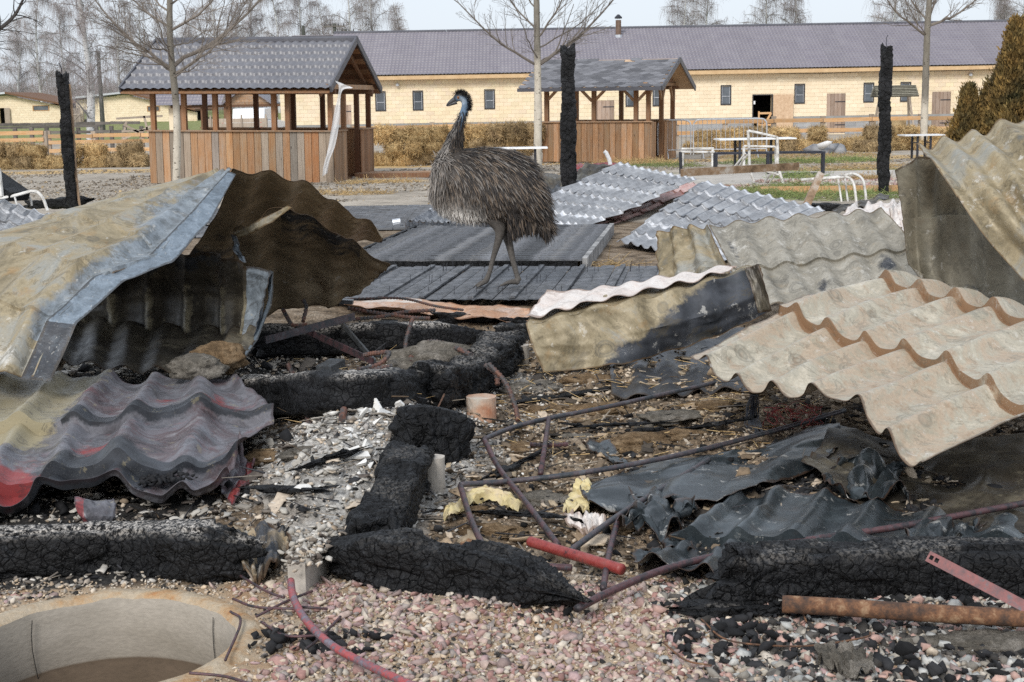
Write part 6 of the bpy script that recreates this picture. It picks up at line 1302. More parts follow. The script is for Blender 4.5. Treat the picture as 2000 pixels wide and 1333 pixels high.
silver('rusty_strip', 'dark rusty sheet edge lying below the right post', ((1625, 408, 17.3), (1737, 378, 18.2), (1735, 388, 17.6), (1630, 420, 16.8)), 3, 0.001, 48, BOXM, cr=.03, msk=lambda u, v: (0*u, 0*u, .3+0*u), sh_=0)
silver('standing_strip', 'black wavy edged sheet standing on its side left of the emu legs', ((790, 432, 17.8), (960, 438, 17.2), (955, 446, 17.15), (792, 446, 17.6)), 14, 0.001, 49, BOXM, cr=.01, msk=lambda u, v: (.8+0*u, 0*u, 0*u), sh_=0)
silver('wavy_sheet', 'dark corrugated sheet rising behind the emu breast', ((835, 410, 18.8), (975, 412, 18.8), (960, 440, 17.3), (792, 434, 17.8)), 9, 0.001, 50, SIL, cr=.02, msk=lambda u, v: (.55+0*u, .5*(v > .9)+.4*(u < .06), 0*u), sh_=0)
silver('sooty_sheet', 'sooty black sheet with reddish edge leaning around the middle charred post', ((1045, 345, 24.5), (1200, 316, 24.5), (1190, 380, 22.6), (1050, 400, 22.2)), 4, 0.001, 51, BOXM, cr=.12, msk=lambda u, v: (.75*(v < .6), 0*u, .25*(v > .7)), sh_=0)
silver('red_sheet', 'dull red sheet strip lying behind the silver sheet', ((1120, 322, 25.2), (1205, 318, 25.0), (1200, 332, 24.2), (1115, 340, 24.3)), 3, 0.001, 52, RED, cr=.05, msk=lambda u, v: (0*u, 0*u, .8+0*u), sh_=0)
o = mk('pipe_stub', *tube([P(1192, 322, 23.8), P(1190, 312, 23.8), P(1184, 299, 23.8), P(1180, 296, 23.8)], .035, 8), WHITEP); tag(o, 'short white elbow pipe sticking up behind the silver sheet', 'pipe')
o = charbeam('charred_pole', 'thin charred pole lying across the deck behind the emu legs', [P(800, 473, 16.3), P(860, 463, 16.8), P(930, 455, 17.2), P(985, 448, 17.6)], .09, .07, 70, CHAR, .05, .01, .02, 'pole', taper=((0, .5), (.3, 1), (1, .8)))
o = mk('metal_can', *tube([P(768, 437, 18.6), P(783, 434, 18.6)], [.06, .055], 12), GALV); tag(o, 'dented metal can lying on the paving left of the standing strip', 'can')

# ============================================================ CHARRED BEAMS IN FRONT
def gpt(px, py, up_): g_ = GG(px, py); return g_+A(0, 0, up_)
charbeam('charred_beam', 'long charred beam with white ash on top across the middle', [P(370, 772, 7.25), P(520, 772, 7.3), P(680, 766, 7.4), P(840, 755, 7.5)], .2, .2, 80, CHAR, .035, .006, .012, 'beam', ash=1, knob=.02)
charbeam('charred_beam', 'knobbly charred beam end running back towards the trough sheet', [P(838, 762, 7.15), P(905, 742, 7.4), P(955, 712, 7.9), P(985, 678, 8.7)], .25, .22, 81, CHARF, .05, .03, .012, 'beam', ash=.35, knob=.09)
charbeam('charred_beam', 'second charred beam behind the first below the orange strip', [P(500, 668, 8.9), P(640, 664, 9.0), P(800, 658, 9.1), P(950, 655, 9.25)], .2, .2, 82, CHAR, .04, .008, .014, 'beam', ash=1, knob=.03, taper=((0, 1), (.8, 1), (1, .4)))
charbeam('charred_beam', 'thin charred batten just under the orange strip', [P(860, 622, 10.3), P(960, 624, 10.2), P(1030, 626, 10.1)], .08, .07, 83, CHAR, .04, .008, .014, 'beam')
charbeam('charred_beam', 'short charred stub behind the left end of the trough sheet', [P(985, 652, 9.6), P(1040, 650, 9.5)], .14, .14, 84, CHAR, .04, .01, .014, 'beam', ash=.8)
charbeam('charred_block', 'black charred block resting on the pale concrete cylinder', [P(780, 842, 6.35), P(840, 850, 6.3), P(900, 862, 6.3)], .21, .21, 85, CHARF, .06, .02, .009, 'block', knob=.05, taper=((0, .75), (.3, 1), (.75, 1.05), (1, .75)), endrough=.03)
charbeam('charred_beam', 'short charred beam pointing at the camera between the ash heaps', [P(800, 912, 5.95), P(775, 965, 5.55), P(745, 1030, 5.2), P(725, 1060, 5.05)], .2, .19, 86, CHARF, .024, .011, .007, 'beam', ash=.15, knob=.03)
charbeam('charred_beam', 'tapered charred beam lying beside the pink gravel', [P(660, 1092, 4.86), P(780, 1098, 4.8), P(900, 1112, 4.72), P(1020, 1135, 4.62), P(1118, 1168, 4.52)], .2, .19, 87, CHAR, .025, .011, .006, 'beam', ash=.1, knob=.016, taper=((0, .75), (.15, 1.05), (.6, 1), (.85, .75), (1, .3)))
charbeam('charred_beam', 'thick charred beam with ash crust behind the concrete well', [P(-120, 1085, 4.75), P(80, 1078, 4.8), P(260, 1075, 4.85), P(390, 1078, 4.9), P(480, 1085, 4.95)], .21, .19, 88, CHAR, .022, .010, .006, 'beam', ash=.9, knob=.016, taper=((0, 1), (.8, 1), (.93, .9), (1, .7)))
charbeam('charred_beam', 'thick crackled charred beam along the right foreground', [P(1395, 1135, 4.62), P(1500, 1128, 4.66), P(1660, 1122, 4.7), P(1850, 1118, 4.72), P(2120, 1118, 4.75)], .2, .2, 89, CHAR, .026, .012, .0065, 'beam', ash=.25, knob=.016, taper=((0, .85), (.1, 1), (1, 1)))
charbeam('charred_beam', 'low flaky charred board before the right crackled beam', [P(1350, 1190, 4.5), P(1480, 1188, 4.5), P(1600, 1190, 4.48)], .13, .06, 90, CHARF, .04, .012, .008, 'beam', ash=.25)
# hollow charred end with felt lining
sheet('curled_felt', 'curled sooty lining sheet at the right end of the ash crusted beam', 'felt', [[(450, 1048, 5.15), (475, 1030, 5.25), (510, 1026, 5.3), (540, 1036, 5.3), (570, 1050, 5.2)], [(465, 1080, 5.0), (485, 1065, 5.05), (510, 1060, 5.1), (535, 1068, 5.15), (560, 1080, 5.1)], [(470, 1112, 4.8), (490, 1118, 4.85), (510, 1120, 4.9), (530, 1115, 4.95), (550, 1100, 5.0)]], UND, waves=1.4, amp=.02, crump=.05, nu=60, seed=60, thick=.006, vres=10, edge=.03, mask=lambda u, v: (.5*(u > .4), .4*(u < .3), 0*u))

# ============================================================ TUBES, RODS, HOSE
def tubem(nm, pal, rough=.5, metal=.3):
    t = NT(nm); n = t.noise(16, 8, .75); c = t.ramp(n, [(.35+.3*i/(len(pal)-1), p) for i, p in enumerate(pal)]); f = t.noise(80, 3, .7); c = t.mix(.4, c, t.ramp(f, [(.3, .5), (.7, 1.1)]), 'MULTIPLY')
    return t.out(c, rough, metal, f, .3, .003)
TUB = tubem('sooty_tube', [(.03, .034, .04), (.06, .066, .075), (.10, .075, .08), (.12, .128, .14)])
TUBR = tubem('purple_red_tube', [(.022, .021, .024), (.055, .045, .05), (.12, .055, .058), (.09, .085, .095)])
REDP = tubem('red_painted_tube', [(.05, .02, .02), (.26, .035, .03), (.30, .06, .05), (.10, .06, .06)], .45, 0)
RUST = tubem('rusty_steel', [(.035, .028, .025), (.09, .05, .032), (.19, .09, .045), (.34, .22, .13)], .9, .05)
RUSTD = tubem('dark_rusty_steel', [(.025, .018, .015), (.07, .035, .025), (.13, .07, .045)], .8, .2)
REB = tubem('burnt_rebar', [(.045, .05, .055), (.09, .085, .085), (.16, .08, .06), (.2, .1, .07)], .7, .3)
def px_tube(name, lab, cat, pts, r, m=TUB, sides=8, curve=True, parent=None, n=None, part=None, square=False):
    q = [PC(*p, c=.06 if 'frame' not in str(part) and r > .01 else .03) for p in pts]
    c_ = catmull(q, n or max(2, 10*len(q))) if curve and len(q) > 2 else np.array(q)
    o = mk(part or name, *tube(c_, r*(1.25 if square else 1), 4 if square else sides), m, parent, smooth=not square)
    if parent is None: tag(o, lab, cat)
    return o
def frame_multi(name, lab, cat, segs, r, m=TUB):
    c0 = P(*segs[0][1][0]); e = empty(name, (c0[0], c0[1], 0), lab, cat)
    for part, pts, mm in segs: px_tube(part, None, None, pts, r, mm, 10, True, e, square=False)
    return e
frame_multi('tube_frame', 'bent dark tube frame with one rung reaching from the trough sheet', 'tube frame', [
    ('long_tube', [(945, 858, 6.6), (1000, 836, 6.75), (1070, 818, 6.9), (1200, 792, 7.3), (1395, 748, 8.0)], TUB), ('short_tube', [(946, 860, 6.6), (975, 915, 6.2), (1030, 985, 5.7), (1090, 1065, 5.25)], TUBR), ('rung', [(1072, 818, 6.88), (1056, 925, 6.25)], TUBR)], .0118)
frame_multi('tube_frame', 'straight sooty tube frame crossing in front of the black sheet', 'tube frame', [
    ('long_tube', [(898, 947, 5.7), (1000, 940, 5.8), (1150, 922, 6.0), (1330, 888, 6.3), (1500, 845, 6.6), (1650, 802, 7.0)], TUB), ('short_tube', [(899, 949, 5.7), (920, 1015, 5.35), (957, 1096, 4.98)], TUBR)], .0118)
frame_multi('tube_frame', 'thin dark tube running diagonally with a short leg', 'tube frame', [
    ('long_tube', [(1115, 1075, 5.2), (1210, 1006, 5.5), (1300, 950, 5.8), (1385, 898, 6.15)], TUB), ('short_tube', [(1209, 1008, 5.5), (1190, 1080, 5.1), (1178, 1150, 4.8)], TUBR)], .0112)
px_tube('steel_tube', 'long purple black tube sweeping up to the right frame edge', 'tube', [(1126, 1190, 4.58), (1200, 1152, 4.75), (1300, 1112, 4.9), (1420, 1082, 4.95), (1560, 1058, 5.0), (1750, 1030, 5.1), (1900, 1002, 5.25), (2060, 972, 5.4)], .0125, TUBR)
o = px_tube('red_pipe', 'short red pipe lying near the centre debris', 'pipe', [(1035, 1058, 5.2), (1090, 1075, 5.1), (1150, 1093, 5.0), (1215, 1113, 4.88)], .019, REDP, 14)
mk('pipe_bore', *tube([P(1214, 1112.8, 4.882), P(1217, 1113.6, 4.874)], .0145, 12), INTER, o)
px_tube('steel_tube', 'short dull tube lying beside the tapered charred beam', 'tube', [(988, 1103, 5.0), (1116, 1109, 4.95)], .011, TUBR, curve=False)
px_tube('rusty_pipe', 'thick orange rusty pipe at the lower right', 'pipe', [(1528, 1180, 4.42), (1650, 1187, 4.42), (1800, 1197, 4.42), (2080, 1212, 4.42)], .027, RUST, 16)
o = mk('rusty_angle', *bar(P(1366, 1214, 4.4), P(1740, 1222, 4.4), .005, .045), RUSTD); tag(o, 'dark rusty angle bar under the rusty pipe', 'angle bar')
mk('flange_plate', *bar(P(1366, 1222, 4.38), P(1740, 1230, 4.38), .05, .005), RUSTD, o)
o = mk('red_flat_bar', *bar(P(1260, 1170, 4.7), P(1395, 1176, 4.7), .04, .008), TUBR); tag(o, 'flat purple bar under the wave tile sheet', 'flat bar')
# perforated strip
pa, pb = P(1812, 1086, 4.12), P(2040, 1205, 3.95); d_, s_, t_ = frame_of(pb-pa, (0, -1, .3)); L_ = np.linalg.norm(pb-pa)
st = empty('perforated_strip', tuple(pa), 'flat red steel strip with slots leaning on the right beam', 'strip')
mb = MB(); W_ = .017
mb.add(bar(pa+d_*.035, pb, W_*2, .003, (0, -1, .3)))
mb.add(bar(pa, pa+d_*.006, W_*2, .003, (0, -1, .3)))
for s in (-1, 1): mb.add(bar(pa+d_*.006+s_*s*W_*.7, pa+d_*.035+s_*s*W_*.7, W_*.6, .003, (0, -1, .3)))
mb.add(bar(pa+d_*.018, pa+d_*.023, W_*.8, .003, (0, -1, .3)))
mb.build('strip_body', tubem('red_grey_strip', [(.07, .07, .08), (.17, .075, .075), (.24, .085, .08), (.12, .11, .12)], .6, .1), st)
# flat bars by the upright sheet
for i, (a, b, w_, lab) in enumerate((((518, 665, 8.4), (692, 618, 9.0), .045, 'dark flat bar sloping from the upright sheet corner'), ((600, 647, 8.8), (728, 706, 8.1), .04, 'dull flat bar crossing under the sloping bar'), ((666, 630, 9.0), (733, 708, 8.1), .035, 'grey blue flat bar end leaning on the ash beam'))):
    o = mk('flat_bar', *bar(P(*a), P(*b), .012, w_), (TUB, TUBR, BLU)[i]); tag(o, lab, 'flat bar')
o = mk('channel_piece', *bar(P(632, 722, 7.45), P(660, 707, 7.6), .09, .035), BLU); tag(o, 'small grey channel piece on the ash topped beam', 'channel')
for k in range(3): pass
o = mk('metal_angle', *bar(P(655, 588, 10.2), P(690, 590, 10.2), .08, .03), BLU); tag(o, 'small grey metal plate under the leaning sheet', 'plate')
# ribbed bars
def rebar(lab, pts, r=.012, m=REB):
    c_ = catmull([PC(*p, c=.01) for p in pts], 24*len(pts)); L = np.linalg.norm(np.diff(c_, axis=0), axis=1).sum(); n = int(L/.0055); c_ = catmull([PC(*p, c=.01) for p in pts], n)
    rad = r*(1+.2*np.where((np.arange(n)//2) % 2 == 0, 1, -.6)); o = mk('rebar', *tube(c_, rad, 7), m); tag(o, lab, 'rebar', 'ribbed reinforcing bars'); return o
rebar('ribbed bar hanging down over the ash topped beam at left', [(563, 712, 7.2), (575, 740, 7.15), (592, 780, 7.1), (604, 828, 7.05)])
rebar('bowed ribbed bar over the pale insulation lump', [(802, 708, 7.8), (808, 685, 7.9), (840, 668, 8.0), (880, 676, 7.9), (920, 694, 7.7)], .013)
rebar('ribbed bar falling from the knobbly beam to the concrete stub', [(955, 712, 7.2), (985, 745, 7.1), (1005, 790, 7.0), (1012, 822, 6.9)])
rebar('short second ribbed bar beside the knobbly beam', [(948, 714, 7.25), (968, 730, 7.2), (972, 752, 7.15)])
rebar('ribbed bar curled around the ash on the first beam', [(712, 760, 7.2), (714, 738, 7.3), (735, 722, 7.4), (765, 715, 7.45)])
rebar('ribbed bar loop between the two long beams', [(700, 722, 7.5), (740, 712, 7.6), (760, 690, 7.7), (735, 690, 7.75), (712, 694, 7.8)])
rebar('vertical rusty ribbed bar on the second beam', [(806, 622, 9.0), (800, 640, 8.9), (793, 665, 8.8), (791, 688, 8.7)])
rebar('ribbed bar lying over the second beam leftwards', [(680, 602, 9.4), (740, 612, 9.35), (800, 620, 9.3), (840, 622, 9.3)])
rebar('ribbed bar crossing under the orange strip', [(690, 624, 9.3), (750, 618, 9.3), (790, 610, 9.4), (850, 606, 9.5)])
rebar('smooth long ribbed bar along the orange strip', [(672, 585, 10.3), (780, 583, 10.4), (850, 598, 10.1), (905, 606, 10.0)], .009)
rebar('short ribbed bar standing beside the leaning sheet', [(592, 585, 9.1), (598, 600, 9.1), (592, 628, 9.0)])
rebar('ribbed bar hooked below the leaning sheet', [(553, 605, 9.1), (562, 622, 9.0), (573, 636, 8.9), (600, 634, 8.9)])
rebar('ribbed bar end sticking up in the ash heap', [(678, 785, 6.9), (672, 800, 6.85), (668, 818, 6.8)], .014)
rebar('rusty ribbed bar loop near the short charred beam', [(895, 1090, 5.0), (905, 1065, 5.1), (918, 1060, 5.1), (925, 1085, 5.0)], .012, RUST)
rebar('dull ribbed bar lying across the brown debris', [(1035, 868, 6.35), (1070, 870, 6.35), (1110, 868, 6.35)], .010, TUBR)
# hose and thin rods
HOSE = tubem('red_grey_hose', [(.20, .20, .24), (.16, .11, .13), (.40, .07, .07), (.18, .13, .15)], .45, .1)
px_tube('curved_hose', 'grey red curved tube rising from the gravel at the bottom', 'tube', [(568, 1135, 4.8), (574, 1170, 4.62), (600, 1215, 4.4), (650, 1262, 4.15), (720, 1300, 3.98), (810, 1342, 3.82)], .012, HOSE, 12, n=60)
for i, (pts, lab) in enumerate((([(470, 1125, 4.7), (520, 1155, 4.6), (555, 1168, 4.5)], 'upper thin rod left of the curved tube'), ([(455, 1170, 4.5), (500, 1186, 4.45), (580, 1190, 4.4)], 'long thin rod lying flat on the sand'), ([(500, 1205, 4.35), (560, 1175, 4.5), (610, 1155, 4.6)], 'thin rod crossing behind the curved tube'), ([(510, 1215, 4.3), (560, 1242, 4.2), (640, 1240, 4.2)], 'thin rod below the others near the charcoal'),
        ([(597, 1268, 4.1), (620, 1250, 4.15), (665, 1205, 4.3)], 'thin reddish rod right of the curved tube'), ([(575, 1185, 4.45), (640, 1190, 4.4)], 'short thin rod behind the curved tube'), ([(370, 1315, 3.85), (440, 1322, 3.83), (500, 1340, 3.78)], 'thin rod at the bottom beside the well'), ([(440, 1290, 4.0), (470, 1215, 4.3), (450, 1195, 4.35)], 'bent wire on the sandy rim of the well'))):
    px_tube('thin_rod', lab, 'rod', pts, .0045, TUBR, 5)
for i, (pts, lab) in enumerate((([(1370, 1210, 4.35), (1420, 1250, 4.2), (1520, 1262, 4.15), (1600, 1260, 4.15), (1690, 1245, 4.2), (1700, 1235, 4.25)], 'rusty wire curled over the lower right rubble'), ([(1565, 1190, 4.3), (1575, 1215, 4.25)], 'short nail sticking up by the rusty pipe'), ([(1295, 1255, 4.15), (1340, 1290, 4.0), (1390, 1300, 3.95)], 'thin rusty wire on the pink gravel'))):
    px_tube('rusty_wire', lab, 'wire', pts, .003, RUST, 5)
o = px_tube('nail', 'long rusty nail standing in the ash by the charred block', 'nail', [(848, 812, 6.5), (868, 770, 6.55)], .004, RUST, 6, False)
# cable bundle hanging below the tile sheet
R = np.random.RandomState(2); mb = MB()
for k in range(26):
    x = R.uniform(-14, 14); q = [P(1472+x*.6, 772, 6.9+R.uniform(-.05, .05)), P(1470+x+R.normal()*3, 800, 6.85), P(1468+x*.9+R.normal()*4, 825, 6.75), P(1478+x*1.3, 850, 6.6)]
    mb.add(tube(catmull(q, 8), .0025, 4))
tag(mb.build('cable_bundle', DARKM), 'bundle of thin black burnt cables hanging below the tile sheet tip', 'cables')
mb = MB()
for k in range(40):
    c_ = P(R.uniform(1500, 1600), R.uniform(795, 835), R.uniform(6.6, 6.9)); r_ = R.uniform(.02, .05); a = np.linspace(0, 6.28, 14); n1 = R.normal(size=3); n1 /= np.linalg.norm(n1); _, s1, t1 = frame_of(n1*A(.4, .4, 1))
    mb.add(tube([c_+s1*r_*math.cos(q)+t1*r_*math.sin(q) for q in a], .0018, 3, False))
tag(mb.build('red_wire_coil', simple('red_wire', [(.22, .03, .03), (.3, .06, .05)], 9, .6)), 'tangle of thin red wire under the tile sheet edge', 'wire coil')
mb = MB()
for (a, b, c_), (d, e_, f) in (((1935, 612, 7.6), (1955, 600, 7.7)), ((1955, 600, 7.7), (2020, 640, 7.5))): mb.add(bar(P(a, b, c_), P(d, e_, f), .03, .03))
tag(mb.build('bracket', TUBR), 'bent steel bracket behind the tile sheet at the right edge', 'bracket')
o = px_tube('white_tube', 'pale tube end poking out at the right edge', 'tube', [(1965, 617, 7.8), (2040, 605, 7.9)], .012, PALEM, 8, False)

# ============================================================ CONCRETE
wl = empty('well_ring', (WELL[0], WELL[1], -1.4), 'open round concrete well ring in the lower left corner', 'well')
n = 96; a = 2*np.pi*np.arange(n)/n; prof = [(WELL_R+.10, -.01), (WELL_R+.06, .018), (WELL_R+.015, .018), (WELL_R, .004), (WELL_R-.006, -.03), (WELL_R-.008, -.19), (WELL_R-.004, -.20), (WELL_R-.02, -.215), (WELL_R-.022, -1.3)]
V = []
for r_, z_ in prof:
    for t0 in a:
        j = .018*(fbm(np.array([[math.cos(t0)*5, math.sin(t0)*5, z_*6]]), 3, 3)[0]-.5)*(1.4 if z_ > -.04 else .25)
        V.append((WELL[0]+(r_+j)*math.cos(t0), WELL[1]+(r_+j)*math.sin(t0), z_+j*.8))
F = gridF(n, len(prof), True)
mk('ring', V[3*n:], gridF(n, len(prof)-3, True), CONCW, wl, smooth=True, col=[(1, 1, 1)]*(3*n)+[(.30, .24, .19)]*(3*n))  # lower band: damp, and shading down the well painted into the colour
t = NT('orange_sandy_rim'); c = t.ramp(t.noise(8, 7, .7), [(.28, (.40, .18, .07)), (.4, (.45, .30, .17)), (.52, (.47, .38, .27)), (.75, (.50, .44, .35))]); f = t.noise(70, 5, .7); c = t.mix(.5, c, t.ramp(f, [(.3, .5), (.65, 1.05)]), 'MULTIPLY'); RIM = t.out(c, .95, 0, f, .6, .01, .2)
mk('sandy_rim', V[:4*n], gridF(n, 4, True), RIM, wl, smooth=True)
mk('well_bottom', [(WELL[0]+.42*math.cos(q), WELL[1]+.42*math.sin(q), -.80+.02*math.sin(5*q)) for q in a[::2]]+[(WELL[0], WELL[1], -.77)], [(i, (i+1) % 48, 48) for i in range(48)], simple('damp_shaded_sand', [(.10, .075, .055), (.26, .14, .08), (.2, .17, .13)], 5, .9), wl)  # floor sand coloured dark for damp and for the shade inside the well
for q0 in (2.42, .72):
    p = [(WELL[0]+(WELL_R-.014)*math.cos(q0+.02*math.sin(k)), WELL[1]+(WELL_R-.014)*math.sin(q0+.02*math.sin(k)), -.01-.05*k) for k in range(11)]
    mk('crack', *tube(p, .0016, 4), INTER, wl)
def concrete(name, lab, px, py, Y, r_, h_, m, seed):
    b_ = PC(px, py, Y, -.02); V, F = tube([b_+A(0, 0, z) for z in np.linspace(0, h_, 6)]+[b_+A(0, 0, h_+.001)], [r_*1.03]*6+[r_*.96], 28); V = np.array(V); V = V+(fbm(V*40, 3, seed)[:, None]-.5)*.008
    o = mk(name, V, F, m, smooth=False); tag(o, lab, 'concrete stub'); return o
concrete('concrete_stub', 'fire reddened concrete cylinder under the knobbly beam', 941, 828, 6.95, .073, .14, CONCO, 1)
concrete('concrete_stub', 'pale concrete cylinder under the black charred block', 848, 962, 5.95, .045, .15, CONC, 2)
concrete('concrete_stub', 'small grey concrete stub behind the trough sheet end', 1017, 712, 8.5, .05, .12, CONC, 3)
pa = PC(570, 1118, 4.6, .07); pb = PC(632, 1058, 5.0, .07); o = mk('concrete_kerb', *bar(pa+A(.015, 0, -.03), pb+A(.015, 0, -.03), .06, .12), CONC)
tag(o, 'narrow concrete kerb piece with rubble on its top beside the hose', 'kerb'); KERB = (pa, pb)

# ============================================================ RUBBLE
cols_ash = [(.42, .39, .34), (.50, .47, .42), (.30, .27, .23), (.55, .46, .36), (.20, .17, .14), (.12, .10, .085), (.62, .58, .52), (.36, .28, .20), (.07, .065, .06)]
cols_br = [(.25, .18, .115), (.36, .27, .18), (.44, .35, .24), (.17, .13, .09), (.10, .08, .06), (.54, .44, .33), (.05, .042, .035), (.60, .52, .42)]
inb = lambda x, y: (np.abs(x) < .40*y+.3)
def den_ash(x, y): return inb(x, y)*np.clip(1.1-1.1*sstep(-.35, .25, x-.15*(y-5)), .12, 1)
gravel('ash_chips', 'grey and cream ash chips covering the burnt floor', 26000, (-3.2, 1.2), (4.6, 9.5), (.0035, .013), cols_ash, 101, den_ash)
gravel('brown_debris', 'brown crumbled debris covering the burnt floor at right', 24000, (-.6, 3.4), (4.6, 9.8), (.0035, .013), cols_br, 102, lambda x, y: inb(x, y)*np.clip(sstep(-.5, .2, x-.12*(y-5)), .1, 1))
gravel('cream_chips', 'small cream chips scattered over the debris', 5000, (-2.8, 3.2), (4.5, 9.5), (.004, .010), [(.62, .50, .38), (.68, .58, .47), (.55, .52, .48)], 103, lambda x, y: inb(x, y)*(fbm(np.stack([x*2.5, y*2.5, 0*x], 1), 3, 8) > .5))
gravel('char_crumbs', 'black charcoal crumbs scattered over the debris', 7000, (-3.2, 3.4), (4.35, 10.5), (.004, .016), [(.012, .012, .012), (.02, .02, .022), (.03, .03, .03)], 104, lambda x, y: inb(x, y)*(fbm(np.stack([x*1.7, y*1.7, 0*x], 1), 3, 18) > .47)*(np.hypot(x-WELL[0], y-WELL[1]) > WELL_R+.13))
edge_y = lambda x: 4.52-.02*x+.12*(fbm(np.stack([x*1.5, 0*x, 0*x], 1), 3, 5)-.5)
def dgr(x, y):
    d = np.hypot(x-WELL[0], y-WELL[1]); return inb(x, y)*(y < edge_y(x))*(d > WELL_R+.12)*np.clip(sstep(-.95, -.5, x)+.35*(y > 4.3)+.03, 0, 1)*np.clip(1.15-sstep(.45, .85, x+.25*(fbm(np.stack([x*3, y*3, 0*x], 1), 3, 6)-.5)), .22, 1)
gravel('pink_gravel', 'coarse pink and cream crushed stone in the foreground', 17000, (-2.2, 2.2), (3.3, 4.75), (.007, .0185), PINK, 105, dgr, flat=(.4, .85))
gravel('fine_gravel', 'fine tan grit between the foreground stones', 16000, (-2.2, 2.2), (3.3, 4.75), (.004, .009), [(.58, .46, .33), (.52, .40, .28), (.60, .52, .42), (.4, .34, .28)], 106, lambda x, y: inb(x, y)*(y < edge_y(x)+.1)*(np.hypot(x-WELL[0], y-WELL[1]) > WELL_R+.02))
def drt(x, y): return inb(x, y)*sstep(.35, .8, x)*(y < 4.5)
gravel('mixed_rubble', 'white and black rubble in the lower right corner', 8500, (.35, 2.0), (3.5, 4.55), (.006, .022), [(.02, .02, .02), (.03, .03, .032), (.40, .40, .38), (.50, .49, .46), (.24, .22, .19), (.12, .11, .10), (.06, .055, .05), (.42, .38, .32), (.55, .36, .3)], 107, drt)
def clump(name, lab, px, py, r_, n, size, cols, seed, cat, h=.05, flat=(.5, .9), kind='stuff', m=None):
    g_ = GG(px, py); R = np.random.RandomState(seed); a = R.uniform(0, 6.28, n); q = np.sqrt(R.uniform(0, 1, n))*r_; x = g_[0]+q*np.cos(a); y = g_[1]+q*np.sin(a)*.7; z = hgt(x, y)+h*(1-(q/r_)**2)*R.uniform(.3, 1, n)
    V, F, i = rocks(np.stack([x, y, z], 1), R.uniform(*size, n), seed, flat); cc = A(*cols).reshape(-1, 3); c = cc[R.randint(0, len(cc), n)]*R.uniform(.7, 1.2, (n, 1))
    o = mk(name, V, F, m or GRAV, col=c[i]); tag(o, lab, cat, kind=kind); return o
BK = [(.012, .012, .013), (.022, .022, .024), (.035, .035, .037)]
clump('charcoal_pieces', 'charcoal lumps on the gravel right of the well', 560, 1262, .14, 34, (.008, .03), BK, 1, 'charcoal')
clump('charcoal_pieces', 'charcoal lumps beside the curved hose', 690, 1262, .12, 26, (.007, .026), BK, 2, 'charcoal')
clump('charcoal_pieces', 'charcoal lumps on the gravel at lower right', 1430, 1262, .2, 46, (.008, .032), BK, 3, 'charcoal')
clump('charcoal_pieces', 'charcoal lumps at the bottom right corner', 1840, 1300, .24, 40, (.008, .03), BK, 4, 'charcoal')
clump('charcoal_pieces', 'few charcoal lumps at the tapered beam tip', 1110, 1190, .08, 22, (.014, .03), BK, 5, 'charcoal')
clump('charcoal_pieces', 'charcoal bits in front of the right beam', 1560, 1235, .3, 44, (.007, .026), BK, 6, 'charcoal')
g_ = P(305, 935, 5.62); R = np.random.RandomState(6); n = 130; q = np.stack([R.normal(0, .06, n), R.normal(0, .045, n), np.abs(R.normal(0, .012, n))], 1)+g_+A(0, 0, -.01)
V, F, i = rocks(q, R.uniform(.008, .02, n), 7); o = mk('charcoal_pieces', V, F, GRAV, col=np.tile(A(.02, .02, .022), (len(V), 1))); tag(o, 'charcoal crumbs lying in a fold of the red grey sheet', 'charcoal', kind='stuff')
# rubble on the kerb piece
n = 420; t0 = R.uniform(0, 1, n)[:, None]; q = KERB[0]*(1-t0)+KERB[1]*t0+A(.01, 0, .03)+R.normal(size=(n, 3))*A(.03, .02, .012)
V, F, i = rocks(q, R.uniform(.006, .018, n), 8); o = mk('kerb_rubble', V, F, GRAV, col=(A(*cols_ash).reshape(-1, 3)[R.randint(0, 7, n)])[i]); tag(o, 'ash rubble heaped on the narrow concrete kerb', 'rubble', kind='stuff')
# white tile shards
R = np.random.RandomState(12); WT = simple('white_ceramic', [(.66, .65, .62), (.74, .73, .70)], 8, .3)
k = 0
for cxp, cyp, n in ((705, 872, 8), (760, 805, 6), (740, 835, 5), (585, 935, 1), (800, 812, 3), (885, 890, 2)):
    for _ in range(n):
        px, py = cxp+R.normal()*20, cyp+R.normal()*16; g_ = GG(px, py); s = R.uniform(.025, .05); m_ = R.randint(4, 6); a = np.sort(R.uniform(0, 6.28, m_)); pl = np.stack([np.cos(a)*s, np.sin(a)*s*.75, .25*s*np.cos(a*1.0)], 1)
        d1, s1, t1 = frame_of(A(*R.normal(size=3))*A(.6, .6, .6)+A(0, -.5, .8)); V0 = pl[:, :1]*s1+pl[:, 1:2]*t1; nn = d1*.006
        V = np.concatenate([V0-nn, V0+nn])+g_+A(0, 0, s*.55); F = [tuple(range(m_-1, -1, -1)), tuple(range(m_, 2*m_))]+[(i, (i+1) % m_, m_+(i+1) % m_, m_+i) for i in range(m_)]
        o = mk('tile_shard', V, F, WT); tag(o, {705: 'broken white ceramic shard lying in the middle of the ash heap', 760: 'white ceramic shard at the foot of the ash topped beam', 740: 'white ceramic shard just left of the charred block', 585: 'lone white shard beside the crumpled sheet', 800: 'white shard close behind the charred block', 885: 'white shard right of the pale concrete cylinder'}[cxp], 'shard', 'white ceramic shards'); k += 1
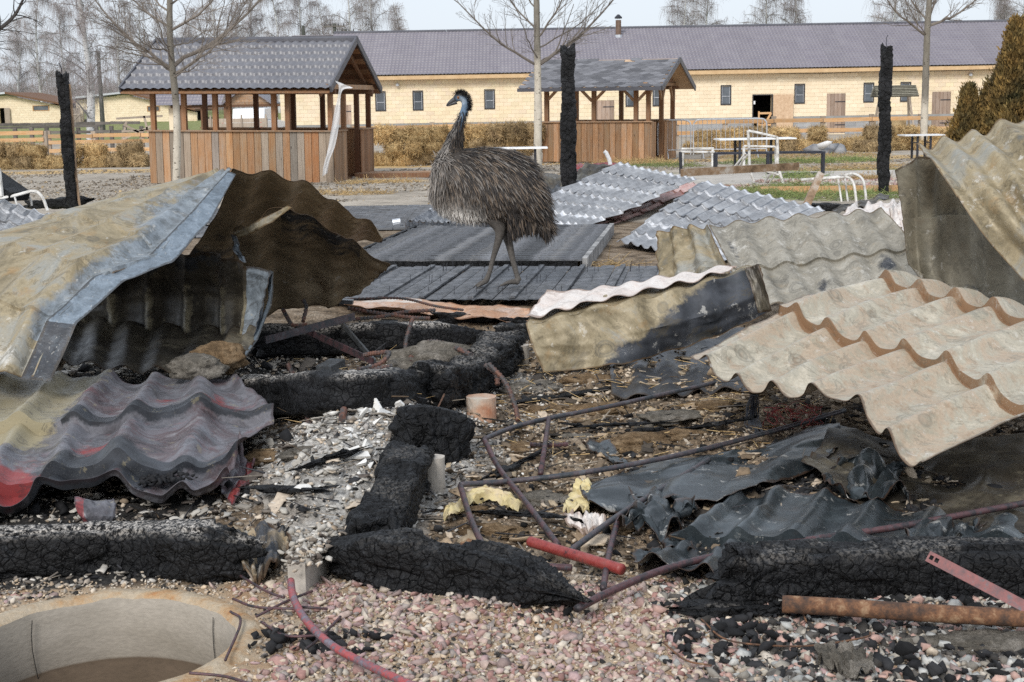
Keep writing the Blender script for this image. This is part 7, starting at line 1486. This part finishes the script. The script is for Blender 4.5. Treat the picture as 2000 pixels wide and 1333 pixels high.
# lumps of wool, felt and bark-like debris
def lump(name, lab, cat, px, py, r_, m, seed, sq=(1, .8, .5), Yd=None, rough=.5, res=40, lift=.0):
    c_ = GG(px, py) if Yd is None else P(px, py, Yd); th = np.linspace(0, np.pi, res//2+2); ph = np.linspace(0, 2*np.pi, res, endpoint=False); T_, Q_ = np.meshgrid(th, ph, indexing='ij')
    d = np.stack([np.sin(T_)*np.cos(Q_), np.sin(T_)*np.sin(Q_), np.cos(T_)], -1).reshape(-1, 3)
    rr = 1+rough*(fbm(d*1.7+seed*5, 4, seed)-.5)*2+rough*.35*(fbm(d*6+seed, 4, seed+3)-.5)*2
    V = d*rr[:, None]*r_*A(*sq)+c_+A(0, 0, lift); o = mk(name, V, gridF(res, len(th), True)[:, ::-1], m); tag(o, lab, cat); return o
t = NT('brown_wool'); c = t.ramp(t.noise(9, 8, .72), [(.3, (.09, .06, .035)), (.48, (.24, .16, .09)), (.62, (.40, .29, .18)), (.78, (.5, .4, .28))]); f = t.noise(60, 6, .75); c = t.mix(.7, c, t.ramp(f, [(.34, .3), (.62, 1.05)]), 'MULTIPLY'); WOOL = t.out(c, 1, 0, f, 1.0, .02, .1)
t = NT('grey_wool'); c = t.ramp(t.noise(9, 8, .72), [(.3, (.08, .075, .065)), (.48, (.20, .18, .15)), (.62, (.33, .30, .26)), (.78, (.46, .42, .37))]); f = t.noise(60, 6, .75); c = t.mix(.7, c, t.ramp(f, [(.34, .3), (.62, 1.05)]), 'MULTIPLY'); WOOLG = t.out(c, 1, 0, f, 1.0, .02, .1)
lump('insulation_lump', 'light brown wool lump lying in the upright sheet corner', 'insulation', 425, 700, .14, WOOL, 1, (1.1, .7, .55), 7.25)
lump('insulation_lump', 'grey brown wool slab in front of the light brown lump', 'insulation', 385, 718, .13, WOOLG, 2, (1.2, .7, .45), 7.1)
lump('insulation_lump', 'grey insulation lump under the bowed ribbed bar', 'insulation', 850, 705, .19, WOOLG, 3, (1.5, .7, .5), 7.9)
lump('insulation_lump', 'grey ashen lump beside the crumpled sheet corner', 'insulation', 640, 1000, .12, WOOLG, 4, (1, .8, .9), 5.55)
lump('insulation_lump', 'dark wrapped lump under the crumpled sheet corner', 'insulation', 560, 985, .10, WOOLG, 5, (1.3, .8, .55), 5.6)
for i, (px, py, r_, s, lab) in enumerate(((1040, 760, .13, 11, 'by the trough sheet lower corner'), (1085, 800, .12, 12, 'left of the cable bundle, upper of the brown row'), (1180, 800, .14, 13, 'under the long bent tube'), (1300, 820, .13, 14, 'right of the tube rung'), (1380, 800, .11, 15, 'just below the black panel'), (1240, 870, .15, 16, 'above the straight tube'), (1120, 850, .10, 17, 'beside the tube rung'), (1010, 880, .10, 18, 'inside the bent tube corner'),
        (1330, 850, .10, 19, 'above the pointed black flap'), (1060, 980, .10, 20, 'right of the yellow scrap'), (960, 1040, .09, 21, 'below the yellow scrap'), (1180, 1040, .08, 22, 'near the red pipe'), (1000, 830, .09, 23, 'right of the reddened concrete cylinder'), (1150, 745, .12, 24, 'below the soot streaked face'), (520, 900, .09, 25, 'right of the crumpled sheet'), (600, 860, .10, 26, 'on the left ash heap'), (900, 1000, .08, 27, 'left of the straight tube end'))):
    lump('wool_clod', 'crumbly brown clod '+lab, 'clod', px, py, r_, WOOL if i % 3 else WOOLG, s, (1.25, .9, .28), None, .8, 44)
# bark-like flakes
R = np.random.RandomState(33); vv = []; ff = []; cc = []; nb = 0
for k in range(2600):
    y = R.uniform(4.7, 9.2); x = R.uniform(-.32*y, .38*y); z = gr(x, y); s = R.uniform(.008, .03)*(2.2 if k % 14 == 0 else 1); gx, gy = np.meshgrid(np.linspace(-1, 1, 5), np.linspace(-1, 1, 4)); pz_ = .3*(fbm(np.stack([gx*1.2+k, gy*1.2, 0*gx], -1), 2, 3)-.5)*2; o_ = (1+.5*(vnoise(np.stack([gx*2+k, gy*2, 0*gx], -1), 9)-.5))
    q = np.stack([gx*s*o_, gy*s*.5*o_, pz_*s+s*.15], -1).reshape(-1, 3); a = R.uniform(0, 6.28); ca, sa = math.cos(a), math.sin(a); tl = R.normal()*.4
    q = q@np.array([[ca, sa, 0], [-sa, ca, 0], [0, 0, 1]])@np.array([[1, 0, 0], [0, math.cos(tl), math.sin(tl)], [0, -math.sin(tl), math.cos(tl)]])+A(x, y, z+.012)
    vv.append(q); ff.append(gridF(5, 4)+nb); nb += 20; c0 = (A(*cols_br).reshape(-1, 3) if x > -.3 else A(*cols_ash).reshape(-1, 3))[R.randint(0, 7)]; cc.append(np.tile(c0*R.uniform(.7, 1.2), (20, 1)))
o = mk('debris_flakes', np.concatenate(vv), np.concatenate(ff), GRAV, col=np.concatenate(cc), solid=.005); tag(o, 'curled flakes of burnt board and felt on the debris', 'debris', kind='stuff')
# straws in the debris
R = np.random.RandomState(44); n = 420; y = R.uniform(6.2, 9.2, n); x = R.uniform(-.2, 1.5, n)+.05*(y-6); x[:120] = R.uniform(-1.6, .2, 120); z = hgt(x, y)+.02; a = R.uniform(0, 6.28, n); l_ = R.uniform(.04, .16, n)
p0 = np.stack([x, y, z], 1); V, F, i = ribbons(p0, p0+np.stack([np.cos(a)*l_, np.sin(a)*l_, R.normal(0, .02, n)], 1), .0022, seed=3); o = mk('straw_bits', V, F, STRAW, col=np.full((len(V), 3), 1.3)); tag(o, 'single straws scattered on the burnt debris', 'straw', kind='stuff')
strawheap(1175, 520, .45, .01, 130, 'straws beside the right edge of the deck', seed=66)
# yellow foam scraps
YEL = simple('yellow_foam', [(.42, .31, .12), (.56, .47, .25), (.50, .41, .28)], 14, .8)
sheet('yellow_scrap', 'curved yellow foam scrap below the straight tube', 'foam', [[(868, 1000, 5.45), (890, 985, 5.5), (915, 960, 5.6), (950, 955, 5.65), (985, 968, 5.6), (1020, 985, 5.55)], [(872, 1010, 5.4), (898, 1000, 5.45), (925, 975, 5.5), (950, 968, 5.55), (980, 985, 5.5), (1010, 996, 5.5)]], YEL, waves=1, amp=.006, crump=.03, nu=60, seed=70, thick=.012, vres=8, edge=.02)
sheet('yellow_scrap', 'ochre foam scrap at the tip of the black folded sheet', 'foam', [[(1100, 1000, 5.6), (1112, 970, 5.75), (1135, 942, 5.9)], [(1145, 1000, 5.6), (1150, 975, 5.7), (1155, 945, 5.85)]], YEL, waves=1, amp=.006, crump=.03, nu=30, seed=71, thick=.01, vres=8, edge=.02)
sheet('yellow_scrap', 'pale crumpled scrap below the ochre foam', 'foam', [[(1100, 1005, 5.45), (1140, 1002, 5.5), (1180, 1010, 5.5)], [(1115, 1030, 5.3), (1150, 1035, 5.3), (1185, 1025, 5.35)]], WHI, waves=1, amp=.006, crump=.04, nu=30, seed=72, thick=.008, vres=8, edge=.02)
sheet('paper_flake', 'pale grey flake lying in the lower right rubble', 'flake', [[(1590, 1265, 4.1), (1640, 1262, 4.12), (1690, 1275, 4.08)], [(1610, 1300, 3.95), (1660, 1305, 3.95), (1710, 1310, 3.95)]], WOOLG, waves=1, amp=.006, crump=.03, nu=30, seed=73, thick=.006, vres=8, edge=.03)
lump('rope_lump', 'rope like grey brown lump in the lower right corner', 'lump', 1920, 1262, .12, WOOLG, 31, (1.9, .6, .35), None, .7)
for i, (px, py) in enumerate(((700, 1010), (690, 975))): pass

def yardm(x, y): return (np.abs(x) < .38*y+1)*(fbm(np.stack([x*.5, y*1.0, 0*x], 1), 4, 55) > .46)*((y > 22.5) | (x < 0))
gravel('dirt_clods', 'small dry dirt clods and hoof marks over the yard', 30000, (-15, 14), (20.5, 38), (.012, .04), [(.16, .13, .10), (.24, .20, .155), (.38, .33, .27), (.30, .25, .19), (.45, .40, .33)], 131, yardm, flat=(.2, .5))
gravel('dead_leaves', 'scattered straw coloured scraps over the yard', 2500, (-15, 14), (21, 37), (.015, .035), [(.5, .36, .18), (.3, .2, .1), (.6, .45, .25)], 132, yardm, flat=(.1, .3))

# splinters, sticks and slats in the debris
R = np.random.RandomState(88); n = 1700; y = R.uniform(4.7, 9.6, n); x = R.uniform(-.36, .40, n)*y; l_ = R.uniform(.03, .16, n)*np.where(R.uniform(0, 1, n) < .08, 2, 1); a = R.uniform(0, 6.28, n)
p0 = np.stack([x, y, hgt(x, y)+R.uniform(.0, .035, n)], 1); p1 = p0+np.stack([np.cos(a)*l_, np.sin(a)*l_, R.normal(0, .18, n)*l_], 1); p1[:, 2] = np.maximum(p1[:, 2], hgt(p1[:, 0], p1[:, 1])+.004)
V, F, i = ribbons(p0, p1, R.uniform(.0015, .006, n), seed=6); cc = A((.015, .015, .015), (.03, .028, .026), (.10, .07, .045), (.22, .19, .16), (.34, .29, .23), (.05, .05, .055)).reshape(-1, 3)[R.randint(0, 6, n)]
o = mk('wood_splinters', V, F, GRAV, col=cc[i]); tag(o, 'charred splinters and sticks strewn through the debris', 'splinters', kind='stuff')
gravel('charcoal_chunks', 'larger charcoal chunks lying in the debris field', 600, (-3.2, 3.4), (4.7, 9.8), (.015, .045), BK, 140, lambda x, y: inb(x, y)*(fbm(np.stack([x*1.3, y*1.3, 0*x], 1), 3, 28) > .48), flat=(.4, .8))
gravel('black_cinders', 'black cinders darkening the shaded gaps under the sheets at right', 7000, (.5, 2.6), (4.55, 6.0), (.004, .02), BK+[(.08, .07, .06)], 141, lambda x, y: inb(x, y))  # cinders that also stand in for the shadow between the sheets
for i, (px, py, L_, ang_, w_, lab) in enumerate(((1110, 770, .5, .3, .06, 'under the soot streaked face'), (1210, 830, .45, -.2, .05, 'between the two bent tube frames'), (1000, 905, .35, .9, .045, 'inside the corner of the bent tube frame'), (1350, 835, .5, .1, .05, 'near the cable bundle'), (560, 955, .3, -.4, .05, 'right of the crumpled sheet'), (640, 900, .3, .7, .04, 'on the ash heap'), (1020, 1010, .35, -.6, .05, 'below the yellow foam scrap'), (700, 640, .5, .2, .06, 'behind the second charred beam'), (560, 800, .3, .1, .05, 'beneath the first ash topped beam'))):
    c_ = GG(px, py, .03); d = A(math.cos(ang_), math.sin(ang_), .08); charbeam('charred_board', 'broken charred board piece '+lab, [c_-d*L_/2, c_, c_+d*L_/2], w_*1.6, w_*.5, 150+i, CHARF, .03, .006, .012, 'board', taper=((0, .6), (.2, 1), (.8, .9), (1, .3)), knob=.015, ash=.4*(i % 2))
for i, (px, py, r_, lab) in enumerate(((1290, 1000, .16, 'in front of the pointed black flap'), (1700, 930, .2, 'deep under the tile sheet'), (1850, 1060, .17, 'above the right crackled beam'))):
    rows = []
    for j in range(4): rows.append([(px+(k-2)*r_*190+17*math.sin(j*2+i), py+(j-1.5)*r_*130+14*math.sin(k*2.3+j+i), 6.2-j*.12-.0*k) for k in range(5)])
    sheet('black_scrap', 'crumpled black sheet scrap '+lab, 'scrap', rows, DRK, waves=2.5, amp=.02, crump=.035, nu=70, seed=160+i, vres=16, edge=.01, cr_sc=2.0, clr=.06)

gravel('sooty_grit', 'sooty grit and ash lying between the foreground stones', 9000, (-2.2, 2.2), (3.3, 4.8), (.003, .012), [(.03, .028, .026), (.10, .09, .08), (.22, .19, .16), (.05, .045, .04), (.30, .27, .24)], 145, lambda x, y: inb(x, y)*(y < edge_y(x)+.2)*(np.hypot(x-WELL[0], y-WELL[1]) > WELL_R+.04)*(fbm(np.stack([x*2.4, y*2.4, 0*x], 1), 4, 66) > .45))
gravel('ash_chips', 'pale ash flakes heaped left of the centre', 12000, (-1.5, .1), (5.0, 8.4), (.004, .02), [(.62, .60, .56), (.50, .48, .44), (.70, .68, .64), (.38, .35, .32), (.55, .46, .36), (.22, .2, .18)], 146, lambda x, y: np.exp(-((x+.62)/.42)**2-((y-6.4)/1.0)**2), flat=(.2, .5))
# ============================================================ EMU
EY = 11.85
emu = empty('emu', tuple(GG(972, 556)), 'shaggy dark emu with a blue neck standing on the burnt deck', 'bird')
ex = lambda px: P(px, 400, EY)[0]
def ez(py, px=960): return P(px, py, EY)[2]
def E(px, py, dy=0): q = P(px, py, EY); return A(q[0], q[1]+dy, q[2])
# loft: px, top py, bottom py, half depth
st = [(842, 352, 378, .03), (846, 330, 396, .10), (856, 312, 410, .16), (872, 300, 420, .20), (895, 292, 426, .235), (925, 289, 428, .26), (955, 289, 428, .275), (985, 293, 430, .275), (1010, 303, 434, .255), (1028, 318, 434, .22), (1042, 338, 438, .17), (1052, 362, 442, .11), (1059, 388, 446, .05), (1062, 412, 440, .02)]
k = 28; V = []
for px, t_, b_, hd in st:
    c_ = (E(px, t_)+E(px, b_))/2; hz = (E(px, t_)-E(px, b_))[2]/2
    for j in range(k):
        a = 2*math.pi*j/k; V.append(c_+A(0, hd*math.cos(a), hz*math.sin(a)))
SKIN = NT('emu_skin'); c = SKIN.mix(1, SKIN.attr('col'), SKIN.ramp(SKIN.noise(60, 4, .6), [(.3, .6), (.7, 1.1)]), 'MULTIPLY'); SKIN = SKIN.out(c, .7, 0, SKIN.vor(140, 'F1') if False else None)
t = NT('emu_hide'); c = t.mix(1, t.attr('col'), t.ramp(t.noise(50, 4, .6), [(.3, .65), (.7, 1.1)]), 'MULTIPLY'); HIDE = t.out(c, .75, 0, t.vor(160, 'F1'), .5, .003, .3)
bodyparts = [(np.array(V), np.concatenate([gridF(k, len(st), True)]))]
def loft(pts, radii, kk=16, oval=1.0):
    n = len(pts); c_ = catmull(pts, n*6); r_ = np.interp(np.linspace(0, n-1, n*6), np.arange(n), radii); V, F = tube(c_, r_, kk, True, oval, (0, 1, 0)); return np.array(V), F
neck = [E(872, 345), E(876, 318), E(884, 292), E(891, 265), E(897, 245), E(904, 225), E(909, 208), E(908, 196), E(901, 190), E(894, 191), E(888, 196)]
nr = [.13, .105, .08, .055, .036, .031, .031, .034, .037, .034, .024]
legs = [([E(968, 425, -.08), E(975, 440, -.09), E(977, 452, -.1), E(973, 470, -.1), E(964, 500, -.1), E(957, 528, -.1), E(950, 546, -.1)], [.085, .06, .044, .032, .022, .020, .026]),
        ([E(975, 425, .06), E(984, 442, .06), E(988, 455, .05), E(995, 480, .03), E(1002, 510, .0), E(1009, 535, -.02), E(1013, 548, -.03)], [.085, .062, .046, .033, .024, .022, .028])]
def toe(a, b, c_, r0_, r1): return loft([a, b, c_], [r0_, r0_*.85, r1], 10)
toes = []
for (hx, hy, dy), tl in (((950, 547, -.1), ((932, 555, -.18), (928, 551, -.09), (937, 548, -.02))), ((1013, 551, -.03), ((976, 563, -.12), (988, 560, -.03), (990, 556, .06)))):
    h = E(hx, hy, dy)
    for (tx, ty, td) in tl:
        q = E(tx, ty, td); q[2] = .085+.010; m_ = (h+q)/2; m_[2] = .085+.034; toes.append((h, m_, q))
mb = MB()
mb.add((np.array(V), gridF(k, len(st), True).tolist()+[tuple(range(k-1, -1, -1)), tuple((len(st)-1)*k+i for i in range(k))]))
mb.add(loft(neck, nr)); 
for p_, r_ in legs: mb.add(loft(p_, r_, 14))
for a, b, c_ in toes: mb.add(toe(a, b, c_, .022, .008))
body = mb.build('body', HIDE, emu)
bm_ = body.modifiers.new('remesh', 'REMESH'); bm_.mode = 'VOXEL'; bm_.voxel_size = .009; bm_.use_smooth_shade = True
dg = bpy.context.evaluated_depsgraph_get(); me2 = bpy.data.meshes.new_from_object(body.evaluated_get(dg)); body.modifiers.clear(); body.data = me2
me2.materials.clear(); me2.materials.append(HIDE)
co = np.zeros(len(me2.vertices)*3, np.float32); me2.vertices.foreach_get('co', co); co = co.reshape(-1, 3)+ORG['emu']
zz = co[:, 2]; xx = co[:, 0]
col = np.tile(A(.05, .042, .036), (len(co), 1))
leg = sstep(ez(425), ez(440), zz); legc = A(.105, .095, .085)*(.8+.5*fbm(co*16, 3, 2)[:, None]); col = np.where((zz < ez(428))[:, None], legc, col)
nk = (zz > ez(262))
blue = sstep(ez(262), ez(240), zz)*(1-sstep(ez(192), ez(184), zz)); fr = sstep(ex(893), ex(902), xx)
bl = A(.13, .20, .29)*(.85+.5*fbm(co*30, 3, 7)[:, None]); pale = A(.42, .50, .58)
col = np.where(nk[:, None], col*(1-blue[:, None])+bl*blue[:, None], col)
ear = np.exp(-((xx-ex(907))/.035)**2-((zz-ez(197))/.03)**2)[:, None]*nk[:, None]; col = col*(1-ear)+pale*ear
face = (1-sstep(ex(893), ex(901), xx))[:, None]*nk[:, None]; col = col*(1-face)+A(.05, .06, .075)*face
if 'col' in me2.color_attributes: me2.color_attributes.remove(me2.color_attributes['col'])
a_ = me2.color_attributes.new('col', 'FLOAT_COLOR', 'POINT'); d4 = np.ones((len(co), 4), np.float32); d4[:, :3] = col; a_.data.foreach_set('color', d4.ravel())
# beak, eye, claws
BEAK = simple('dark_horn_beak', [(.035, .035, .04), (.08, .08, .085)], 20, .4)
def loft_m(name, pts, rad, m, oval=1.0, kk=12): return mk(name, *tube(catmull(pts, 20), np.interp(np.linspace(0, 1, 20), np.linspace(0, 1, len(rad)), rad), kk, True, oval, (0, 1, 0)), m, emu, smooth=True)
loft_m('upper_beak', [E(892, 193), E(884, 197), E(877, 202), E(871.5, 207)], [.022, .016, .011, .003], BEAK, 1.2); loft_m('lower_beak', [E(892, 200), E(884, 203), E(877, 206), E(873, 208)], [.014, .011, .007, .002], BEAK, 1.2)
for s in (-1, 1):
    ey = loft_m('eye', [E(895.5, 191, s*.027), E(895.5, 191, s*.034), E(895.5, 191, s*.038)], [.0125, .010, .003], simple('orange_brown_iris', [(.30, .11, .02), (.4, .16, .03)], 9, .15))
    mk('pupil', *tube([E(895.5, 191, s*.036), E(895.5, 191, s*.0395)], [.006, .004], 10), BLACKF, ey)
for a, b, c_ in toes: loft_m('claw', [c_+A(0, 0, .0), c_+(c_-b)*.16+A(0, 0, -.004), c_+(c_-b)*.3+A(0, 0, -.012)], [.008, .006, .002], BEAK)
# feathers
R = np.random.RandomState(21)
sx = np.array([s[0] for s in st]); top = np.array([s[1] for s in st]); bot = np.array([s[2] for s in st]); hd_ = np.array([s[3] for s in st])
n = 26000; px = R.uniform(842, 1061, n); a = R.uniform(-math.pi*.5, math.pi*1.5, n)
cz = (np.interp(px, sx, top)+np.interp(px, sx, bot))/2; hz = (np.interp(px, sx, bot)-np.interp(px, sx, top))/2; hh = np.interp(px, sx, hd_)
kpm = EY/FPX
ca, sa = np.cos(a), np.sin(a)
base = np.array([E(p, c0) for p, c0 in zip(px, cz)]); base = base+np.stack([0*ca, hh*ca*.96, hz*kpm*sa*.96], 1)
f = (px-842)/230.0
nrm = np.stack([np.where(f < .15, -.8, np.where(f > .85, .6, 0)), ca, sa], 1); nrm /= np.linalg.norm(nrm, axis=1, keepdims=True)
down = np.stack([.15+.85*f+.0*f, 0*f, -1.0+.35*f-.0*f], 1); down[:, 0] = np.where(f < .12, -.05, down[:, 0])
topz = np.clip(sa, 0, 1)[:, None]
d = down*(1-.55*topz)+np.stack([0.9*np.ones(n), .45*ca, -.25*np.ones(n)], 1)*topz
d = d-nrm*(d*nrm).sum(1, keepdims=True)*.85+nrm*.10+R.normal(size=(n, 3))*.17+.35*(np.stack([fbm(base*9, 2, 41), fbm(base*9, 2, 42), fbm(base*9, 2, 43)], 1)-.5); d[:, 2] -= .15; d /= np.linalg.norm(d, axis=1, keepdims=True)
Lf = R.uniform(.07, .17, n)*(.8+.2*f)*(1-.45*np.clip(-sa, 0, 1)*(f < .75)); wdt = R.uniform(.0022, .0045, n)
pale_ = (1-sstep(.03, .26, f+.12*(fbm(base*5, 3, 5)-.5)*2)); belly = np.exp(-((px-890)/38)**2-((cz+(-sa)*hz-424)/26)**2)
def blades(base, d, L, w_, nrm, cols, seed, curl=.25):
    n = len(base); s = np.cross(d, nrm); s /= np.linalg.norm(s, axis=1, keepdims=True)+1e-9; g_ = A(0, 0, -1.0)
    P0 = base; P1 = base+d*L[:, None]*.5+nrm*.008; d2 = d+g_*curl; d2 /= np.linalg.norm(d2, axis=1, keepdims=True); P2 = P1+d2*L[:, None]*.3; P3 = P2+(d2+g_*curl)*L[:, None]*.22
    w_ = w_[:, None]; V = np.stack([P0-s*w_*.6, P0+s*w_*.6, P1-s*w_, P1+s*w_, P2-s*w_*.8, P2+s*w_*.8, P3], 1)
    Fq = (np.array([(0, 1, 3, 2), (2, 3, 5, 4), (4, 5, 6, 6)])[None]+7*np.arange(n)[:, None, None])
    F = [tuple(q) for q in Fq[:, :2].reshape(-1, 4).tolist()]+[tuple(q[:3]) for q in Fq[:, 2].tolist()]
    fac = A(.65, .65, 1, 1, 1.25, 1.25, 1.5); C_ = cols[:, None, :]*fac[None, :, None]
    return V.reshape(-1, 3), F, C_.reshape(-1, 3)
dark = A(.028, .024, .022); brown = A(.125, .095, .07); grey = A(.22, .20, .18); whitec = A(.62, .60, .56)
rr = R.uniform(0, 1, n); patch = fbm(base*A(11, 3, 4), 3, 9); cols = np.where((rr+.9*(patch-.5) < .52)[:, None], dark, np.where((rr < .86)[:, None], brown*R.uniform(.6, 1.3, (n, 1)), grey*.75))
q = (pale_*R.uniform(.35, 1, n))[:, None]; cols = cols*(1-q)+grey*R.uniform(.6, 1.5, (n, 1))*q
q = np.clip(belly*2.6*R.uniform(.7, 1, n), 0, 1)[:, None]; cols = cols*(1-q)+whitec*q
t = NT('emu_feather'); FEA = t.out(t.attr('col'), .65, 0, None, spec=.3)
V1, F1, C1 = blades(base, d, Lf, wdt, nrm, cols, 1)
# rear skirt: long hanging plumes
m_ = 4200; px2 = R.uniform(990, 1068, m_); tz = np.interp(px2, [990, 1020, 1050, 1070, 1078], [400, 380, 370, 385, 410]); z2 = tz+R.uniform(0, 55, m_); b2 = np.array([E(p, z) for p, z in zip(px2, z2)]); b2[:, 1] += R.uniform(-1, 1, m_)*np.interp(px2, [990, 1078], [.25, .06])
d2 = np.stack([R.normal(.07, .09, m_), R.normal(0, .1, m_), -np.ones(m_)], 1); d2[:, 0] += np.interp(px2, [990, 1078], [.12, .0]); d2 /= np.linalg.norm(d2, axis=1, keepdims=True); n2 = np.tile(A(.3, -1, 0), (m_, 1)); L2 = R.uniform(.07, .20, m_)*np.interp(px2, [990, 1040, 1060, 1078], [.6, .9, 1.15, 1.0])
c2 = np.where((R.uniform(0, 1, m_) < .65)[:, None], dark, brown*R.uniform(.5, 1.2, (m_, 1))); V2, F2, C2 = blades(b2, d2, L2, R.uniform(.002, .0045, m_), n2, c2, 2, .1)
# neck ruff
m_ = 7000; t0 = R.uniform(0, 1, m_); nk_pts = catmull(neck, 200); i0 = (t0*118).astype(int); rr_ = np.interp(i0/199*(len(neck)-1), np.arange(len(neck)), nr); T_ = np.gradient(nk_pts, axis=0); T_ /= np.linalg.norm(T_, axis=1, keepdims=True)
a = R.uniform(0, 6.28, m_); tt = T_[i0]; ss = np.cross(tt, A(0, 1, 0)); uu = np.tile(A(0, 1, 0), (m_, 1)); n3 = ss*np.cos(a)[:, None]+uu*np.sin(a)[:, None]; b3 = nk_pts[i0]+n3*rr_[:, None]*.9
keep = (i0 < 70) | (R.uniform(0, 1, m_) < .25*(1-(i0-70)/50.0)); 
d3 = -tt*.8+n3*.30+R.normal(size=(m_, 3))*.2+A(0, 0, -.2); d3 /= np.linalg.norm(d3, axis=1, keepdims=True); L3 = R.uniform(.04, .11, m_)*(1-.55*t0)
fr_ = (n3[:, 0] < -.2); c3 = np.where((R.uniform(0, 1, m_) < np.where(fr_, .2, .62))[:, None], dark, np.where(fr_[:, None], grey*R.uniform(.7, 1.5, (m_, 1)), brown)); c3 = c3*np.where(t0 > .45, .5, 1)[:, None]
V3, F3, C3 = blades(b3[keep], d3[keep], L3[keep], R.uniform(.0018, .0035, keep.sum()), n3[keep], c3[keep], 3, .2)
# head and nape bristles
m_ = 1500; i1 = R.randint(112, 186, m_); tt = T_[i1]; a = R.uniform(-1.2, 1.2, m_); ss = -np.cross(tt, A(0, 1, 0)); n4 = ss*np.cos(a)[:, None]+A(0, 1, 0)*np.sin(a)[:, None]
if (n4[:, 0].mean() < 0): n4[:, 0] *= -1; n4[:, 2] *= np.where(i1 > 165, 1, -1)
n4[i1 > 160] = np.stack([R.normal(.3, .5, (i1 > 160).sum()), R.normal(0, .5, (i1 > 160).sum()), np.abs(R.normal(1, .3, (i1 > 160).sum()))], 1); n4 /= np.linalg.norm(n4, axis=1, keepdims=True)
r4 = np.interp(i1/199*(len(neck)-1), np.arange(len(neck)), nr); b4 = nk_pts[i1]+n4*r4[:, None]*.92; d4_ = n4*.8+R.normal(size=(m_, 3))*.4; d4_ /= np.linalg.norm(d4_, axis=1, keepdims=True)
V4, F4, C4 = blades(b4, d4_, R.uniform(.012, .035, m_), np.full(m_, .0011), n4, np.tile(A(.012, .011, .011), (m_, 1)), 4, .0)
Vs = [V1, V2, V3, V4]; Fs = []; off = 0
for v_, f_ in zip(Vs, (F1, F2, F3, F4)): Fs += [tuple(i+off for i in q) for q in f_]; off += len(v_)
o = mk('feathers', np.concatenate(Vs), Fs, FEA, emu, col=np.concatenate([C1, C2, C3, C4])); o['kind'] = 'stuff'
